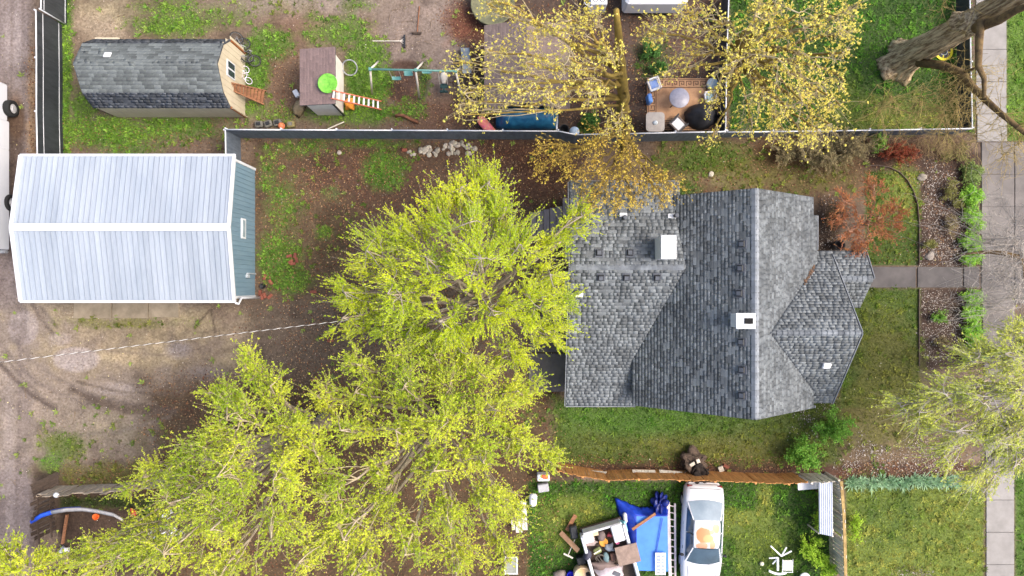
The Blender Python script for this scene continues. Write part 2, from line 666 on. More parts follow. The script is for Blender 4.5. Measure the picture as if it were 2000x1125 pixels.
# vegetation on the ground: shape, softness, noise, density, light tone, dark tone, blade length
WEED = ((128, 164, 62), (78, 116, 38))
LAWN = ((116, 134, 48), (66, 96, 32))
DARK = ((100, 146, 48), (40, 80, 24))
YELL = ((158, 160, 74), (104, 126, 48))
MOSS = ((138, 136, 62), (98, 100, 46))
VEG = [
    (('r', (112, -40, 140, 305)), 14, 1.2, .95, WEED, .10),
    (('e', (345, 48, 80, 26)), 26, 1.8, .9, WEED, .10),
    (('e', (330, 20, 60, 24)), 26, 1.8, .7, WEED, .10),
    (('e', (420, 30, 70, 22)), 30, 2.2, .6, WEED, .09),
    (('e', (215, 258, 100, 34)), 26, 1.6, .95, WEED, .11),
    (('e', (160, 215, 26, 50)), 20, 1.6, .8, WEED, .10),
    (('e', (340, 250, 110, 26)), 26, 1.8, .85, WEED, .10),
    (('e', (250, 290, 60, 20)), 26, 1.8, .7, WEED, .10),
    (('e', (525, 88, 46, 34)), 24, 1.8, .85, WEED, .10),
    (('e', (500, 140, 26, 50)), 20, 1.6, .9, WEED, .10),
    (('e', (485, 212, 30, 14)), 14, 1.2, .8, WEED, .10),
    (('e', (555, 225, 60, 18)), 22, 2.0, .6, WEED, .08),
    (('e', (612, 32, 22, 8)), 14, 1.6, .7, WEED, .09),
    (('e', (665, 62, 60, 36)), 30, 2.2, .75, WEED, .09),
    (('e', (715, 115, 42, 44)), 26, 1.8, .85, WEED, .10),
    (('e', (718, 165, 48, 46)), 24, 1.4, .95, WEED, .11),
    (('e', (690, 222, 90, 24)), 24, 1.6, .9, WEED, .10),
    (('e', (800, 214, 34, 20)), 20, 1.6, .8, WEED, .10),
    (('e', (828, 170, 10, 40)), 14, 1.8, .7, WEED, .08),
    (('e', (700, 10, 30, 14)), 16, 1.8, .7, WEED, .09),
    (('e', (560, 15, 90, 16)), 30, 2.6, .4, MOSS, .06),
    (('e', (748, 335, 42, 40)), 22, 1.3, .95, ((112, 150, 54), (78, 116, 42)), .09),
    (('e', (770, 318, 30, 12)), 14, 1.4, .8, WEED, .08),
    (('e', (528, 345, 20, 50)), 26, 2.4, .6, WEED, .09),
    (('e', (560, 400, 34, 50)), 28, 2.4, .6, WEED, .09),
    (('e', (632, 455, 17, 14)), 12, 1.2, .9, WEED, .09),
    (('e', (545, 500, 46, 44)), 26, 1.8, .85, WEED, .10),
    (('e', (565, 545, 44, 28)), 22, 1.6, .85, WEED, .10),
    (('e', (655, 350, 60, 60)), 40, 3.0, .12, MOSS, .06),
    (('e', (640, 480, 70, 70)), 50, 3.0, .16, MOSS, .06),
    (('e', (720, 280, 80, 9)), 12, 1.8, .8, WEED, .08),
    (('e', (600, 290, 60, 16)), 20, 2.4, .6, WEED, .08),
    (('e', (650, 380, 20, 14)), 14, 2.0, .6, ((120, 140, 90), (90, 118, 70)), .08),
    (('e', (122, 872, 42, 28)), 22, 1.3, .9, ((118, 134, 56), (86, 108, 42)), .08),
    (('e', (100, 905, 26, 20)), 14, 1.2, .8, WEED, .08),
    (('e', (245, 632, 110, 10)), 12, 2.0, .7, MOSS, .05),
    (('e', (240, 925, 130, 22)), 24, 2.2, .7, MOSS, .06),
    (('e', (260, 860, 140, 40)), 60, 3.4, .2, MOSS, .05),
    (('r', (118, 972, 300, 992)), 10, .8, .8, ((70, 88, 36), (48, 66, 28)), .08),
    (('e', (300, 1010, 40, 20)), 14, 1.2, .8, DARK, .09),
    (('r', (1424, -60, 1896, 256)), 8, .9, 1.0, DARK, .08),
    (('e', (1760, 230, 110, 30)), 40, 2.0, .8, YELL, .07),
    (('e', (1640, 210, 40, 50)), 40, 2.0, .5, YELL, .07),
    (('r', (1966, -60, 2100, 282)), 6, .8, 1.0, ((128, 160, 58), (88, 124, 44)), .07),
    (('r', (1900, 120, 1909, 262)), 6, 1.2, .8, YELL, .07),
    (('e', (1272, 115, 30, 44)), 26, 1.6, .7, ((84, 118, 56), (58, 88, 42)), .09),
    (('e', (1150, 245, 18, 24)), 12, 1.2, .8, ((92, 140, 52), (60, 104, 40)), .09),
    (('e', (1385, 312, 90, 34)), 30, 1.4, .95, ((104, 132, 50), (74, 100, 38)), .08),
    (('e', (1330, 368, 46, 16)), 16, 1.2, .9, ((88, 128, 48), (60, 96, 36)), .08),
    (('e', (1500, 345, 110, 26)), 40, 2.0, .7, MOSS, .06),
    (('r', (1690, 335, 1796, 522)), 10, .9, 1.0, LAWN, .07),
    (('e', (1760, 380, 34, 50)), 30, 1.6, .8, YELL, .07),
    (('r', (1640, 563, 1796, 800)), 12, .9, 1.0, LAWN, .07),
    (('e', (1735, 720, 70, 110)), 60, 2.0, .6, MOSS, .06),
    (('e', (1720, 830, 110, 44)), 40, 1.6, .8, MOSS, .06),
    (('r', (1080, 778, 1640, 905)), 22, 1.3, 1.0, ((112, 124, 52), (74, 96, 38)), .07),
    (('e', (1240, 820, 170, 28)), 30, 1.6, .8, ((104, 142, 54), (72, 112, 40)), .08),
    (('e', (1420, 880, 160, 22)), 30, 2.2, .6, MOSS, .06),
    (('r', (1030, 940, 1632, 1200)), 10, .7, 1.0, DARK, .09),
    (('e', (1120, 1015, 56, 50)), 40, 1.6, .9, YELL, .07),
    (('e', (1450, 1012, 50, 16)), 18, 1.4, .9, YELL, .07),
    (('e', (1493, 985, 13, 40)), 12, 1.2, .9, YELL, .07),
    (('e', (1480, 1060, 60, 60)), 60, 2.4, .5, YELL, .07),
    (('r', (1652, 948, 1922, 1200)), 8, .8, 1.0, YELL, .07),
    (('e', (1735, 1000, 50, 48)), 90, 2.6, .55, ((96, 130, 48), (62, 96, 34)), .08),
    (('r', (1982, 915, 2100, 1200)), 8, .8, 1.0, ((110, 146, 52), (76, 112, 40)), .07),
    (('r', (1985, 620, 2100, 920)), 10, .8, 1.0, YELL, .07),
]
HARD = [(1905, -60, 1965, 276), (1915, 276, 2100, 622), (1922, 622, 1980, 1200), (1690, 520, 1915, 563), (143, 580, 352, 623), (1024, 685, 1112, 768)]

nx_f, ny_f = 640, 366
xs = np.concatenate([[-400, -120, -50, -28.5], np.linspace(-27.5, 27.5, nx_f), [28.5, 50, 120, 400]])
ys = np.concatenate([[-400, -120, -40, -17], np.linspace(-16, 16, ny_f), [17, 40, 120, 400]])
GX, GY = np.meshgrid(xs, ys)
PX, PY = GX * S0 + 1000, 562.5 - GY * S0
n1 = fbm(GX + 40, GY + 40, 0.55, 5)
n2 = fbm(GX + 90, GY + 70, 1.6, 5)
n3 = fbm(GX + 10, GY + 20, 4.5, 3)


def lerp3(a, b, t):
    return a + (b - a) * t[..., None]


gcol = np.empty(GX.shape + (3,))
gcol[:] = C(104, 86, 72)
for s, c, soft, amp, k in EARTH:
    gcol = lerp3(gcol, np.array(C(*c)), mask(PX, PY, s, soft, amp, n2) * k)
gcol *= (0.70 + 0.36 * n3 + 0.30 * n1)[..., None]
wetn = np.clip((fbm(GX + 63, GY + 21, .9, 5) - .56) * 7, 0, 1)
gcol = lerp3(gcol, gcol * np.array([.62, .60, .60]), wetn * .75)
dry = np.clip((fbm(GX + 13, GY + 81, 1.3, 5) - .60) * 8, 0, 1)
gcol = lerp3(gcol, gcol * np.array([1.28, 1.27, 1.25]), dry * .8)
gcol *= np.array([.97, 1.03, 1.06])
hardm = np.zeros(GX.shape)
for h in HARD:
    hardm = np.maximum(hardm, (sd_rect(PX, PY, *h) < 0).astype(float))
DEN = np.zeros(GX.shape)
VL = np.zeros(GX.shape + (3,)) + np.array(C(130, 146, 62))
VD = np.zeros(GX.shape + (3,)) + np.array(C(84, 104, 42))
BL = np.full(GX.shape, .07)
for s, soft, amp, k, (ta, tb), bl in VEG:
    m_ = mask(PX, PY, s, soft, amp, .6 * n2 + .4 * n3) * k
    DEN = np.maximum(DEN, m_)
    VL = lerp3(VL, np.array(C(*ta)), np.clip(m_ * 1.3, 0, 1))
    VD = lerp3(VD, np.array(C(*tb)), np.clip(m_ * 1.3, 0, 1))
    BL = BL + (bl - BL) * m_
DEN *= (1 - hardm)
under = VD * .8 + np.array(C(70, 58, 40)) * .2
gcol = lerp3(gcol, under, np.clip(DEN * 1.2 - .15, 0, 1) * .85)
far_ = ((np.abs(GX) > 28) | (np.abs(GY) > 16.5))[..., None]
gcol = np.where(far_, np.array(C(104, 98, 66)), gcol)
relief = (n2 - .5) * .06 + (n3 - .5) * .03
relief *= (1 - hardm) * (np.abs(GX) < 26.5) * (np.abs(GY) < 15)
hollow = mask(PX, PY, ('e', (790, 165, 42, 42)), 10, .4, n2)
relief -= hollow * .16
ny_, nx_ = GX.shape
V = np.stack([GX, GY, relief], -1).reshape(-1, 3)
ii = np.arange(nx_ * ny_).reshape(ny_, nx_)
F = np.stack([ii[:-1, :-1], ii[:-1, 1:], ii[1:, 1:], ii[1:, :-1]], -1).reshape(-1, 4)
m_ground = M('earth', (.62, .60, .58), (1.34, 1.36, 1.38), scale=9.0, rough=.9, bump=.9, bscale=26, attr='col', spec=.25, contrast=(.3, .7))
g = link('ground', mesh_from_arrays('ground', V, F, m_ground, True, {'col': gcol.reshape(-1, 3)}))
put(g, kind='structure')


def sample(A, x, y):
    i = np.clip(np.searchsorted(xs, x) - 1, 0, len(xs) - 2)
    j = np.clip(np.searchsorted(ys, y) - 1, 0, len(ys) - 2)
    return A[j, i]


def pts_in_view(n, mx=25.6, my=14.9):
    return rng.uniform(-mx, mx, n), rng.uniform(-my, my, n)


# grass blades and low weeds: tiny real leaves whose tone varies with the patch they grow in
def blades(n, lo, hi, name, label, wide, up, pw=1.0, thr=0.0):
    x, y = pts_in_view(n)
    d = sample(DEN, x, y)
    keep = (rng.random(n) < d ** (pw * 1.35)) & (d > thr)
    x, y = x[keep], y[keep]
    k = len(x)
    bl = sample(BL, x, y) * rng.uniform(lo, hi, k)
    t = np.clip((fbm(x + 5, y + 5, .9, 5) - .5) * 2.6 + .5 + rng.normal(0, .2, k), 0, 1)[:, None]
    col = sample(VD, x, y) * (1 - t) + sample(VL, x, y) * t
    col = col * rng.uniform(.75, 1.35, k)[:, None] * np.array([1.0, 1.0, .78])
    dirs = rand_dirs(k)
    dirs[:, 2] = np.abs(dirs[:, 2]) * up + .15
    dirs = unit(dirs)
    nr = rand_dirs(k)
    nr[:, 2] = np.abs(nr[:, 2]) + .6
    z = sample(relief, x, y) + bl * dirs[:, 2] * .5
    c = np.stack([x, y, z], 1)
    V, F = leaf_quads(c, dirs, nr, bl, bl * wide * rng.uniform(.7, 1.3, k))
    me = mesh_from_arrays(name, V, F, m_blade, False, {'col': np.repeat(col, 4, 0)})
    o = link(name, me)
    put(o, label, 'grass', kind='stuff')
    return k


m_blade = M('blade', (.8, .8, .8), (1.15, 1.15, 1.1), scale=1.5, rough=.6, attr='col', trans=.3, spec=.3)
blades(560000, .6, 1.5, 'grass', 'short green grass and weeds growing in patches over the yards', .26, .8)
x_, y_ = 0, 0
blades(90000, .9, 1.7, 'weed_leaves', 'broad green weed leaves among the grass of the yards', .6, .35, 1.6, .25)

# single tufts that stand out of the sward and of the bare soil
def tufts(n, name, label, lo, hi, nb, shapes=None):
    x, y = pts_in_view(n * 8)
    d = sample(DEN, x, y)
    hm = sample(hardm, x, y)
    p = np.where(d > .05, .25 + .5 * d, .03) * (hm < .5)
    kp = np.nonzero(rng.random(len(x)) < p)[0][:n]
    x, y, d = x[kp], y[kp], d[kp]
    k = len(x)
    lush = sample(VL, x, y)
    lush = np.where(d[:, None] > .05, lush, np.array(C(132, 150, 70)))
    lush = lush * np.where(d[:, None] > .05, rng.uniform(.55, 1.25, (k, 1)), rng.uniform(.9, 1.5, (k, 1))) * np.where((rng.random((k, 1)) < .3) & (d[:, None] > .05), np.array([.62, .8, .6]), 1.0)
    ti = np.repeat(np.arange(k), nb)
    m_ = len(ti)
    an = rng.uniform(0, 6.283, m_)
    el = rng.uniform(.15, .9, m_)
    dr = unit(np.stack([np.cos(an), np.sin(an), el], 1))
    ln = rng.uniform(lo, hi, k)[ti] * rng.uniform(.5, 1.2, m_)
    c = np.stack([x[ti], y[ti], sample(relief, x, y)[ti] + .01], 1) + dr * ln[:, None] * .55
    nr = rand_dirs(m_) * .4 + np.array([0, 0, 1])
    V, F = leaf_quads(c, dr, nr, ln, ln * .24)
    o = link(name, mesh_from_arrays(name, V, F, m_blade, False, {'col': np.repeat(lush[ti] * rng.uniform(.8, 1.2, (m_, 1)), 4, 0)}))
    put(o, label, 'grass', kind='stuff')


tufts(5200, 'grass_tufts', 'separate tufts of taller grass and weeds across the yards', .08, .2, 16)

# fallen leaves, crumbs of soil and gravel
m_litter = M('litter', (.85, .85, .85), (1.15, 1.1, 1.05), scale=3, rough=.85, attr='col', spec=.2)


def litter(n, shapes, tones, name, label, cat, lo, hi, flat=.8):
    x, y = pts_in_view(n)
    px, py = x * S0 + 1000, 562.5 - y * S0
    p = np.zeros(n)
    nz = fbm(x + 31, y + 12, 1.3, 4)
    for s, soft, k in shapes:
        p = np.maximum(p, mask(px, py, s, soft, 1.6, nz) * k)
    hm = sample(hardm, x, y)
    keep = (rng.random(n) < p * (1 - .9 * hm))
    x, y = x[keep], y[keep]
    k = len(x)
    T = np.array([C(*t) for t in tones])
    col = T[rng.integers(0, len(T), k)] * rng.uniform(.7, 1.3, k)[:, None]
    d = rand_dirs(k)
    d[:, 2] *= (1 - flat)
    d = unit(d)
    nr = rand_dirs(k) * .5 + np.array([0, 0, 1])
    ln = rng.uniform(lo, hi, k)
    c = np.stack([x, y, sample(relief, x, y) + rng.uniform(.012, .04, k)], 1)
    V, F = leaf_quads(c, d, nr, ln, ln * rng.uniform(.5, .9, k))
    o = link(name, mesh_from_arrays(name, V, F, m_litter, False, {'col': np.repeat(col, 4, 0)}))
    return put(o, label, cat, kind='stuff')


litter(260000, [(('r', (500, 275, 1110, 620)), 60, .55), (('e', (660, 350, 130, 70)), 60, .9), (('e', (1000, 320, 120, 60)), 40, .7),
                (('r', (900, 0, 1420, 262)), 40, .5), (('e', (915, 50, 50, 45)), 30, .95), (('r', (56, 90, 72, 310)), 12, .9),
                (('r', (120, 230, 480, 305)), 40, .35), (('r', (520, 100, 600, 240)), 40, .4), (('r', (740, 190, 930, 255)), 40, .6),
                (('e', (790, 175, 40, 30)), 20, .5), (('r', (1090, 893, 1600, 926)), 16, .8), (('r', (1280, 275, 1690, 380)), 50, .3),
                (('r', (1640, 905, 1900, 935)), 16, .9), (('r', (120, 900, 420, 955)), 40, .5), (('r', (300, 740, 1090, 1130)), 50, .4),
                (('r', (1690, 280, 1900, 520)), 30, .3), (('r', (560, 620, 1100, 760)), 40, .4)],
       [(112, 76, 54), (140, 106, 78), (78, 54, 42), (150, 122, 92), (96, 60, 46), (124, 98, 70)],
       'fallen_leaves', 'brown fallen leaves scattered over the bare soil', 'leaves', .035, .095)
litter(200000, [(('r', (60, 590, 640, 905)), 60, .5), (('e', (300, 640, 220, 30)), 40, .8), (('e', (300, 705, 170, 24)), 40, .8),
                (('r', (0, 0, 60, 1125)), 20, .18), (('r', (560, 0, 900, 120)), 60, .3), (('r', (120, 0, 420, 80)), 40, .4)],
       [(150, 130, 100), (108, 90, 74), (134, 116, 92), (84, 70, 60), (166, 150, 128)],
       'gravel', 'tan crumbs of gravel strewn over the muddy driveway', 'gravel', .02, .055)
litter(50000, [(('r', (0, 0, 2000, 1125)), 60, .05), (('r', (500, 275, 1000, 420)), 60, .13)],
       [(226, 220, 210), (206, 196, 184), (236, 226, 150)],
       'petals', 'tiny pale specks of petals and scraps on the ground', 'litter', .02, .05)

# fallen sticks
ns_ = 420
x, y = pts_in_view(ns_)
sp_ = sample(DEN, x, y) < .6
x, y = x[sp_], y[sp_]
an = rng.uniform(0, 6.283, len(x))
ln = rng.uniform(.15, .7, len(x))
P = np.stack([np.stack([x + np.cos(an) * ln * t + rng.normal(0, .02, len(x)), y + np.sin(an) * ln * t + rng.normal(0, .02, len(x)), np.full(len(x), .03)], 1) for t in (0, .33, .66, 1)], 1)
V, F = tubes(P, np.linspace(.011, .005, 4)[None].repeat(len(x), 0), 4)
o = link('fallen_sticks', mesh_from_arrays('fallen_sticks', V, F, M('stick', C(150, 128, 102), C(96, 78, 62), scale=2, rough=.9)))
put(o, 'thin fallen sticks lying about the bare soil', 'sticks', kind='stuff')

# pebbles of the planting beds
x, y = pts_in_view(700000)
px, py = x * S0 + 1000, 562.5 - y * S0
nz = fbm(x + 3, y + 2, 1.4, 4)
p = np.zeros(len(x))
for s, k, soft in [(('r', (1798, 330, 1872, 519)), .8, 8), (('r', (1798, 565, 1872, 710)), .8, 8), (('r', (1650, 868, 1884, 920)), .9, 20),
                   (('r', (1796, 300, 1850, 345)), .5, 12), (('r', (1548, 790, 1605, 840)), .5, 16), (('e', (1783, 1121, 28, 14)), .9, 4),
                   (('r', (1600, 400, 1630, 490)), .35, 14)]:
    p = np.maximum(p, mask(px, py, s, soft * 2, 2.6, nz) * k)
kp = rng.random(len(x)) < p
x, y = x[kp], y[kp]
k = len(x)
r_ = rng.uniform(.011, .03, k)
oct_v = np.array([(1, 0, 0), (0, 1, 0), (-1, 0, 0), (0, -1, 0), (0, 0, .8), (0, 0, -.8)], float)
ang = rng.uniform(0, 6.28, k)
ca, sa = np.cos(ang), np.sin(ang)
vx = oct_v[None, :, 0] * rng.uniform(.6, 1.3, (k, 1)) * r_[:, None]
vy = oct_v[None, :, 1] * r_[:, None]
V = np.stack([x[:, None] + vx * ca[:, None] - vy * sa[:, None], y[:, None] + vx * sa[:, None] + vy * ca[:, None],
              .015 + sample(relief, x, y)[:, None] + oct_v[None, :, 2] * r_[:, None]], -1).reshape(-1, 3)
of = np.array([(0, 1, 4), (1, 2, 4), (2, 3, 4), (3, 0, 4)])
F = (np.arange(k)[:, None, None] * 6 + of[None]).reshape(-1, 3)
tn = np.array([C(*t) for t in [(166, 158, 150), (134, 124, 116), (100, 88, 80), (192, 186, 180), (114, 98, 88), (80, 70, 64)]])
pc = tn[rng.integers(0, len(tn), k)] * rng.uniform(.8, 1.2, k)[:, None]
o = link('pebbles', mesh_from_arrays('pebbles', V, F, m_litter, False, {'col': np.repeat(pc, 6, 0)}))
put(o, 'grey and white pebbles mulching the planting beds by the house', 'pebbles', kind='stuff')

# ------------------------------------------------------------------ pavements
m_conc = M('pale_concrete', C(146, 142, 138), C(130, 126, 122), scale=1.6, rough=.85, rand=.04, bump=.25, bscale=60)
m_concd = M('worn_concrete', C(120, 114, 110), C(94, 89, 86), scale=.9, rough=.85, rand=.05, bump=.3, bscale=50)
m_concg = M('grey_concrete', C(100, 95, 93), C(80, 76, 75), scale=1.2, rough=.85, rand=.04, bump=.3, bscale=60)
m_conct = M('mossy_concrete', C(150, 136, 116), C(124, 112, 94), scale=1.6, rough=.9, rand=.05, bump=.3, bscale=50)


def paving(name, rects, mat, z=.05, g_=.008):
    root = thing(name, None, None, W((rects[0][0] + rects[0][2]) / 2, (rects[0][1] + rects[0][3]) / 2))
    put(root, kind='structure')
    for x0, y0, x1, y1 in rects:
        a, b = W(x0, y1), W(x1, y0)
        mb = MB()
        mb.cbox(((a.x + b.x) / 2, (a.y + b.y) / 2, z / 2 - .03 + rnd.uniform(-.004, .004)), (b.x - a.x - 2 * g_, b.y - a.y - 2 * g_, z + .06), b=.012)
        mb.build('paving_slab', mat, root)
    return root


paving('sidewalk', [(1905, y, 1965, y + 63) for y in (-29, 34, 97, 160)] + [(1907, 223, 1966, 277)] +
       [(1925, y, 1980, y + 63) for y in (913, 976, 1039, 1102)], m_conc)
paving('driveway_apron', [(x, y, x + 64, y + 63) for y in (278, 341, 404, 467, 530) for x in (1916, 1981, 2046)] +
       [(1918, 593, 1981, 656), (1921, 656, 1981, 719), (1922, 719, 1980, 784), (1923, 784, 1980, 848), (1924, 848, 1980, 913)], m_concd, g_=.003)
paving('front_walk', [(1680, 521, 1788, 562), (1791, 521, 1879, 562), (1881, 521, 1912, 562)], m_concg)
paving('garage_apron', [(145, 575, 219, 622), (220, 575, 290, 622), (291, 575, 350, 620)], m_conct)
paving('rear_path', [(1032, 690, 1112, 765), (1034, 640, 1112, 688), (1056, 560, 1112, 638)], m_concg)

# steel lawn edging round the bed of pebbles
mb = MB()
pts = [(1690, 323), (1715, 323), (1738, 327), (1756, 336), (1772, 352), (1784, 374), (1792, 400), (1795, 440), (1795, 518)]
P = [W(a, b, .06) for a, b in pts]
for a, b in zip(P[:-1], P[1:]):
    mb.beam(a, b, .022, .12)
one('garden_edging', mb, M('edging', C(112, 94, 86), C(84, 70, 62), rough=.8), 'dark curved garden edging between lawn and pebble bed', 'edging')
mb = MB()
for a, b in ((565, 640), (640, 715)):
    mb.beam(W(1795, a, .05), W(1795, b, .05), .022, .1)
one('garden_edging', mb, MATS['edging'], 'dark straight garden edging south of the front walk', 'edging')


# ================================================================== ROOF TOOLS
unit_sh = None


def plane_tabs(poly, expo, wlo, whi, th, lift=.004, seed=0):
    """shingle tabs over one planar roof polygon: list of (corner, u, v, n, width, exposure, thickness)"""
    rr = random.Random(seed)
    poly = [Vector(p) for p in poly]
    n = Vector((0, 0, 0))
    for i in range(len(poly)):
        n += poly[i].cross(poly[(i + 1) % len(poly)])
    n.normalize()
    if n.z < 0:
        n = -n
    v = Vector((0, 0, -1))
    v = (v - n * v.dot(n)).normalized()
    u = v.cross(n).normalized()
    o = poly[0]
    P2 = [((p - o).dot(u), (p - o).dot(v)) for p in poly]
    v0, v1 = min(p[1] for p in P2), max(p[1] for p in P2)
    tabs = []
    k = 0
    vv = v1 - math.ceil((v1 - v0) / expo) * expo
    while vv < v1 - 1e-4:
        vm = vv + expo * .5
        if vm < v0:
            vm = (v0 + vv + expo) / 2
        xsn = []
        for i in range(len(P2)):
            (a, b), (c, d) = P2[i], P2[(i + 1) % len(P2)]
            if (b <= vm < d) or (d <= vm < b):
                xsn.append(a + (vm - b) / (d - b) * (c - a))
        xsn.sort()
        top = max(vv, v0)
        for a, c in zip(xsn[::2], xsn[1::2]):
            x = a - rr.uniform(0, wlo * .8) if c - a > 2 * whi else a
            while x < c - .01:
                w = rr.uniform(wlo, whi)
                xa, xb = max(x, a), min(x + w, c)
                if xb - xa > .02:
                    p = o + u * ((xa + xb) / 2) + v * top + n * lift
                    tabs.append((p, u, v, n, xb - xa - .006, vv + expo - top - .002, th * rr.choice((.7, .8, 1.0, 1.35))))
                x += w
        vv += expo
        k += 1
    return tabs


TABV = np.array([(-.5, 0, 0), (.5, 0, 0), (.5, 1, 0), (-.5, 1, 0), (-.5, 0, .15), (.5, 0, .15), (.5, 1, 1), (-.5, 1, 1)], float)
TABF = np.array([(4, 7, 6, 5), (0, 4, 5, 1), (1, 5, 6, 2), (2, 6, 7, 3), (3, 7, 4, 0)])


def shingle_roof(roof, tabs, mat, keep=300):
    """the largest in view as objects, the others joined as stuff"""
    global unit_sh
    me = mesh_from_arrays('shingle', TABV, TABF, mat)

    def size(t):
        q = (CAM_H - t[0].z)
        to = (Vector((0, 0, CAM_H)) - t[0]).normalized()
        return t[4] * t[5] * max(t[3].dot(to), 0) / q ** 2
    tabs = sorted(tabs, key=size, reverse=True)
    big, rest = tabs[:keep], tabs[keep:]
    for p, u, v, n, w, e, t in big:
        m = Matrix((u * w, v * e, n * t)).transposed().to_4x4()
        m.translation = p
        inst('shingle', me, roof, m)
    if rest:
        p = np.array([t[0] for t in rest])
        u = np.array([t[1] * t[4] for t in rest])
        v = np.array([t[2] * t[5] for t in rest])
        n = np.array([t[3] * t[6] for t in rest])
        V = p[:, None] + TABV[None, :, 0:1] * u[:, None] + TABV[None, :, 1:2] * v[:, None] + TABV[None, :, 2:3] * n[:, None]
        F = (np.arange(len(rest))[:, None, None] * 8 + TABF[None]).reshape(-1, 4)
        o = link('shingles', mesh_from_arrays('shingles', V.reshape(-1, 3), F, mat), roof)
        o['kind'] = 'stuff'


def ridge_caps(roof, a, b, half, drop, mat, step=.22, th=.02, name='ridge_cap'):
    """bent cap pieces along a ridge from a to b; half width and the drop of each side"""
    a, b = Vector(a), Vector(b)
    d = (b - a)
    n = int(d.length / step)
    d.normalize()
    s = Vector((-d.y, d.x, 0))
    for i in range(n):
        p = a + d * (i * step)
        q = a + d * (i * step + step * 1.06)
        mb = MB()
        ring = []
        for c, up in ((p, .018), (q, .045)):
            c = c + Vector((0, 0, up))
            ring.append([c - s * half - Vector((0, 0, drop)), c - s * half * .25 - Vector((0, 0, drop * .13)), c + s * half * .25 - Vector((0, 0, drop * .13)),
                         c + s * half - Vector((0, 0, drop)),
                         c + s * half - Vector((0, 0, drop + th)), c - s * half - Vector((0, 0, drop + th))])
        mb.loft(ring)
        mb.build(name, mat, roof)


# ================================================================== HOUSE
m_sh = M('roof_shingle', C(108, 113, 116), C(86, 91, 95), scale=.9, rough=.66, rand=.42, bump=.35, bscale=90, spec=.6)
m_cap = M('ridge_shingle', C(136, 141, 147), C(112, 117, 123), scale=3, rough=.8, rand=.12, bump=.3, bscale=90)
m_cap2 = M('ridge_shingle_dark', C(124, 129, 134), C(92, 97, 103), scale=3, rough=.8, rand=.22, bump=.3, bscale=90)
m_deck = M('roof_deck', C(70, 72, 78), C(60, 62, 66), rough=.9)
m_wall = M('house_siding', C(206, 204, 200), C(190, 188, 184), scale=2, rough=.8)
m_trim = M('white_trim', C(226, 228, 230), C(214, 216, 220), scale=3, rough=.55)
m_white = M('white_metal', C(220, 222, 224), C(208, 210, 214), scale=4, rough=.5)
m_black = M('black_plastic', C(40, 42, 46), C(30, 32, 36), scale=8, rough=.55)
m_vent = M('vent_grey', C(92, 96, 104), C(74, 78, 86), scale=6, rough=.6)

house = thing('house', 'grey shingled house with crossing gable roofs and two white chimneys', 'house', (8.5, -.5, 0))


def zW(x): return 5.7 - .79 * (9.33 - x)
def zE(x): return 5.7 - .79 * (x - 9.33)
def zRN(y): return 3.94 - .135 * (y - .845)
def zRS(y): return 3.94 - .387 * (.845 - y)
def zFS(y): return 5.1 - .794 * (-1.76 - y)
def zFN(y): return 5.1 - .794 * (y + 1.76)
def zPN(y): return 3.07 - .55 * (y - .38)
def zPS(y): return 3.07 - .55 * (.38 - y)


def pl(pts, fn, axis):
    return [(x, y, fn(x if axis == 'x' else y)) for x, y in pts]


PLANES = [
    pl([(9.33, 3.82), (9.33, -5.05), (5.17, -5.05), (5.17, -3.11), (7.10, .845), (6.6, 3.82)], zW, 'x'),
    pl([(9.33, 3.82), (9.33, -5.05), (12.7, -5.05), (12.7, -4.35), (10.09, -1.76), (12.9, 1.04), (12.9, 3.07), (12.7, 3.07), (12.7, 3.82)], zE, 'x'),
    pl([(2.37, .845), (7.10, .845), (6.6, 3.82), (6.95, 3.822), (6.95, 4.4), (2.37, 4.4)], zRN, 'y'),
    pl([(2.37, .845), (7.10, .845), (5.17, -3.11), (5.45, -3.12), (5.45, -5.2), (2.37, -5.2)], zRS, 'y'),
    pl([(10.09, -1.76), (13.67, -1.76), (13.67, -4.91), (12.72, -4.91), (12.7, -4.35)], zFS, 'y'),
    pl([(10.09, -1.76), (13.67, -1.76), (13.67, 1.39), (12.92, 1.39), (12.9, 1.04)], zFN, 'y'),
    pl([(12.98, .38), (15.2, .38), (15.2, 1.6), (12.98, 1.6)], zPN, 'y'),
    pl([(13.4, .38), (15.2, .38), (14.98, -.85), (13.4, -.85)], zPS, 'y'),
]
mb = MB()
for i, p in enumerate(PLANES):
    mb.slab(p, .10)
roof = mb.build('roof', m_deck, house)
tabs = []
for i, p in enumerate(PLANES):
    tabs += plane_tabs(p, .145, .13, .33, .012, seed=20 + i)
shingle_roof(roof, tabs, m_sh)
ridge_caps(roof, (9.33, 3.82, 5.69), (9.33, -5.05, 5.69), .15, .118, m_cap)
ridge_caps(roof, (2.37, .845, 3.93), (7.0, .845, 3.93), .12, .025, m_cap2)
ridge_caps(roof, (13.67, -1.76, 5.09), (10.2, -1.76, 5.09), .12, .095, m_cap2)
ridge_caps(roof, (15.2, .38, 3.06), (13.7, .38, 3.06), .12, .066, m_cap2)

# walls under the roofs
mb = MB()


def profile_x(pts_xz, y0, y1):
    mb.loft([[Vector((x, y, z)) for x, z in pts_xz] for y in (y0, y1)])


def profile_y(pts_yz, x0, x1):
    mb.loft([[Vector((x, y, z)) for y, z in pts_yz] for x in (x0, x1)])


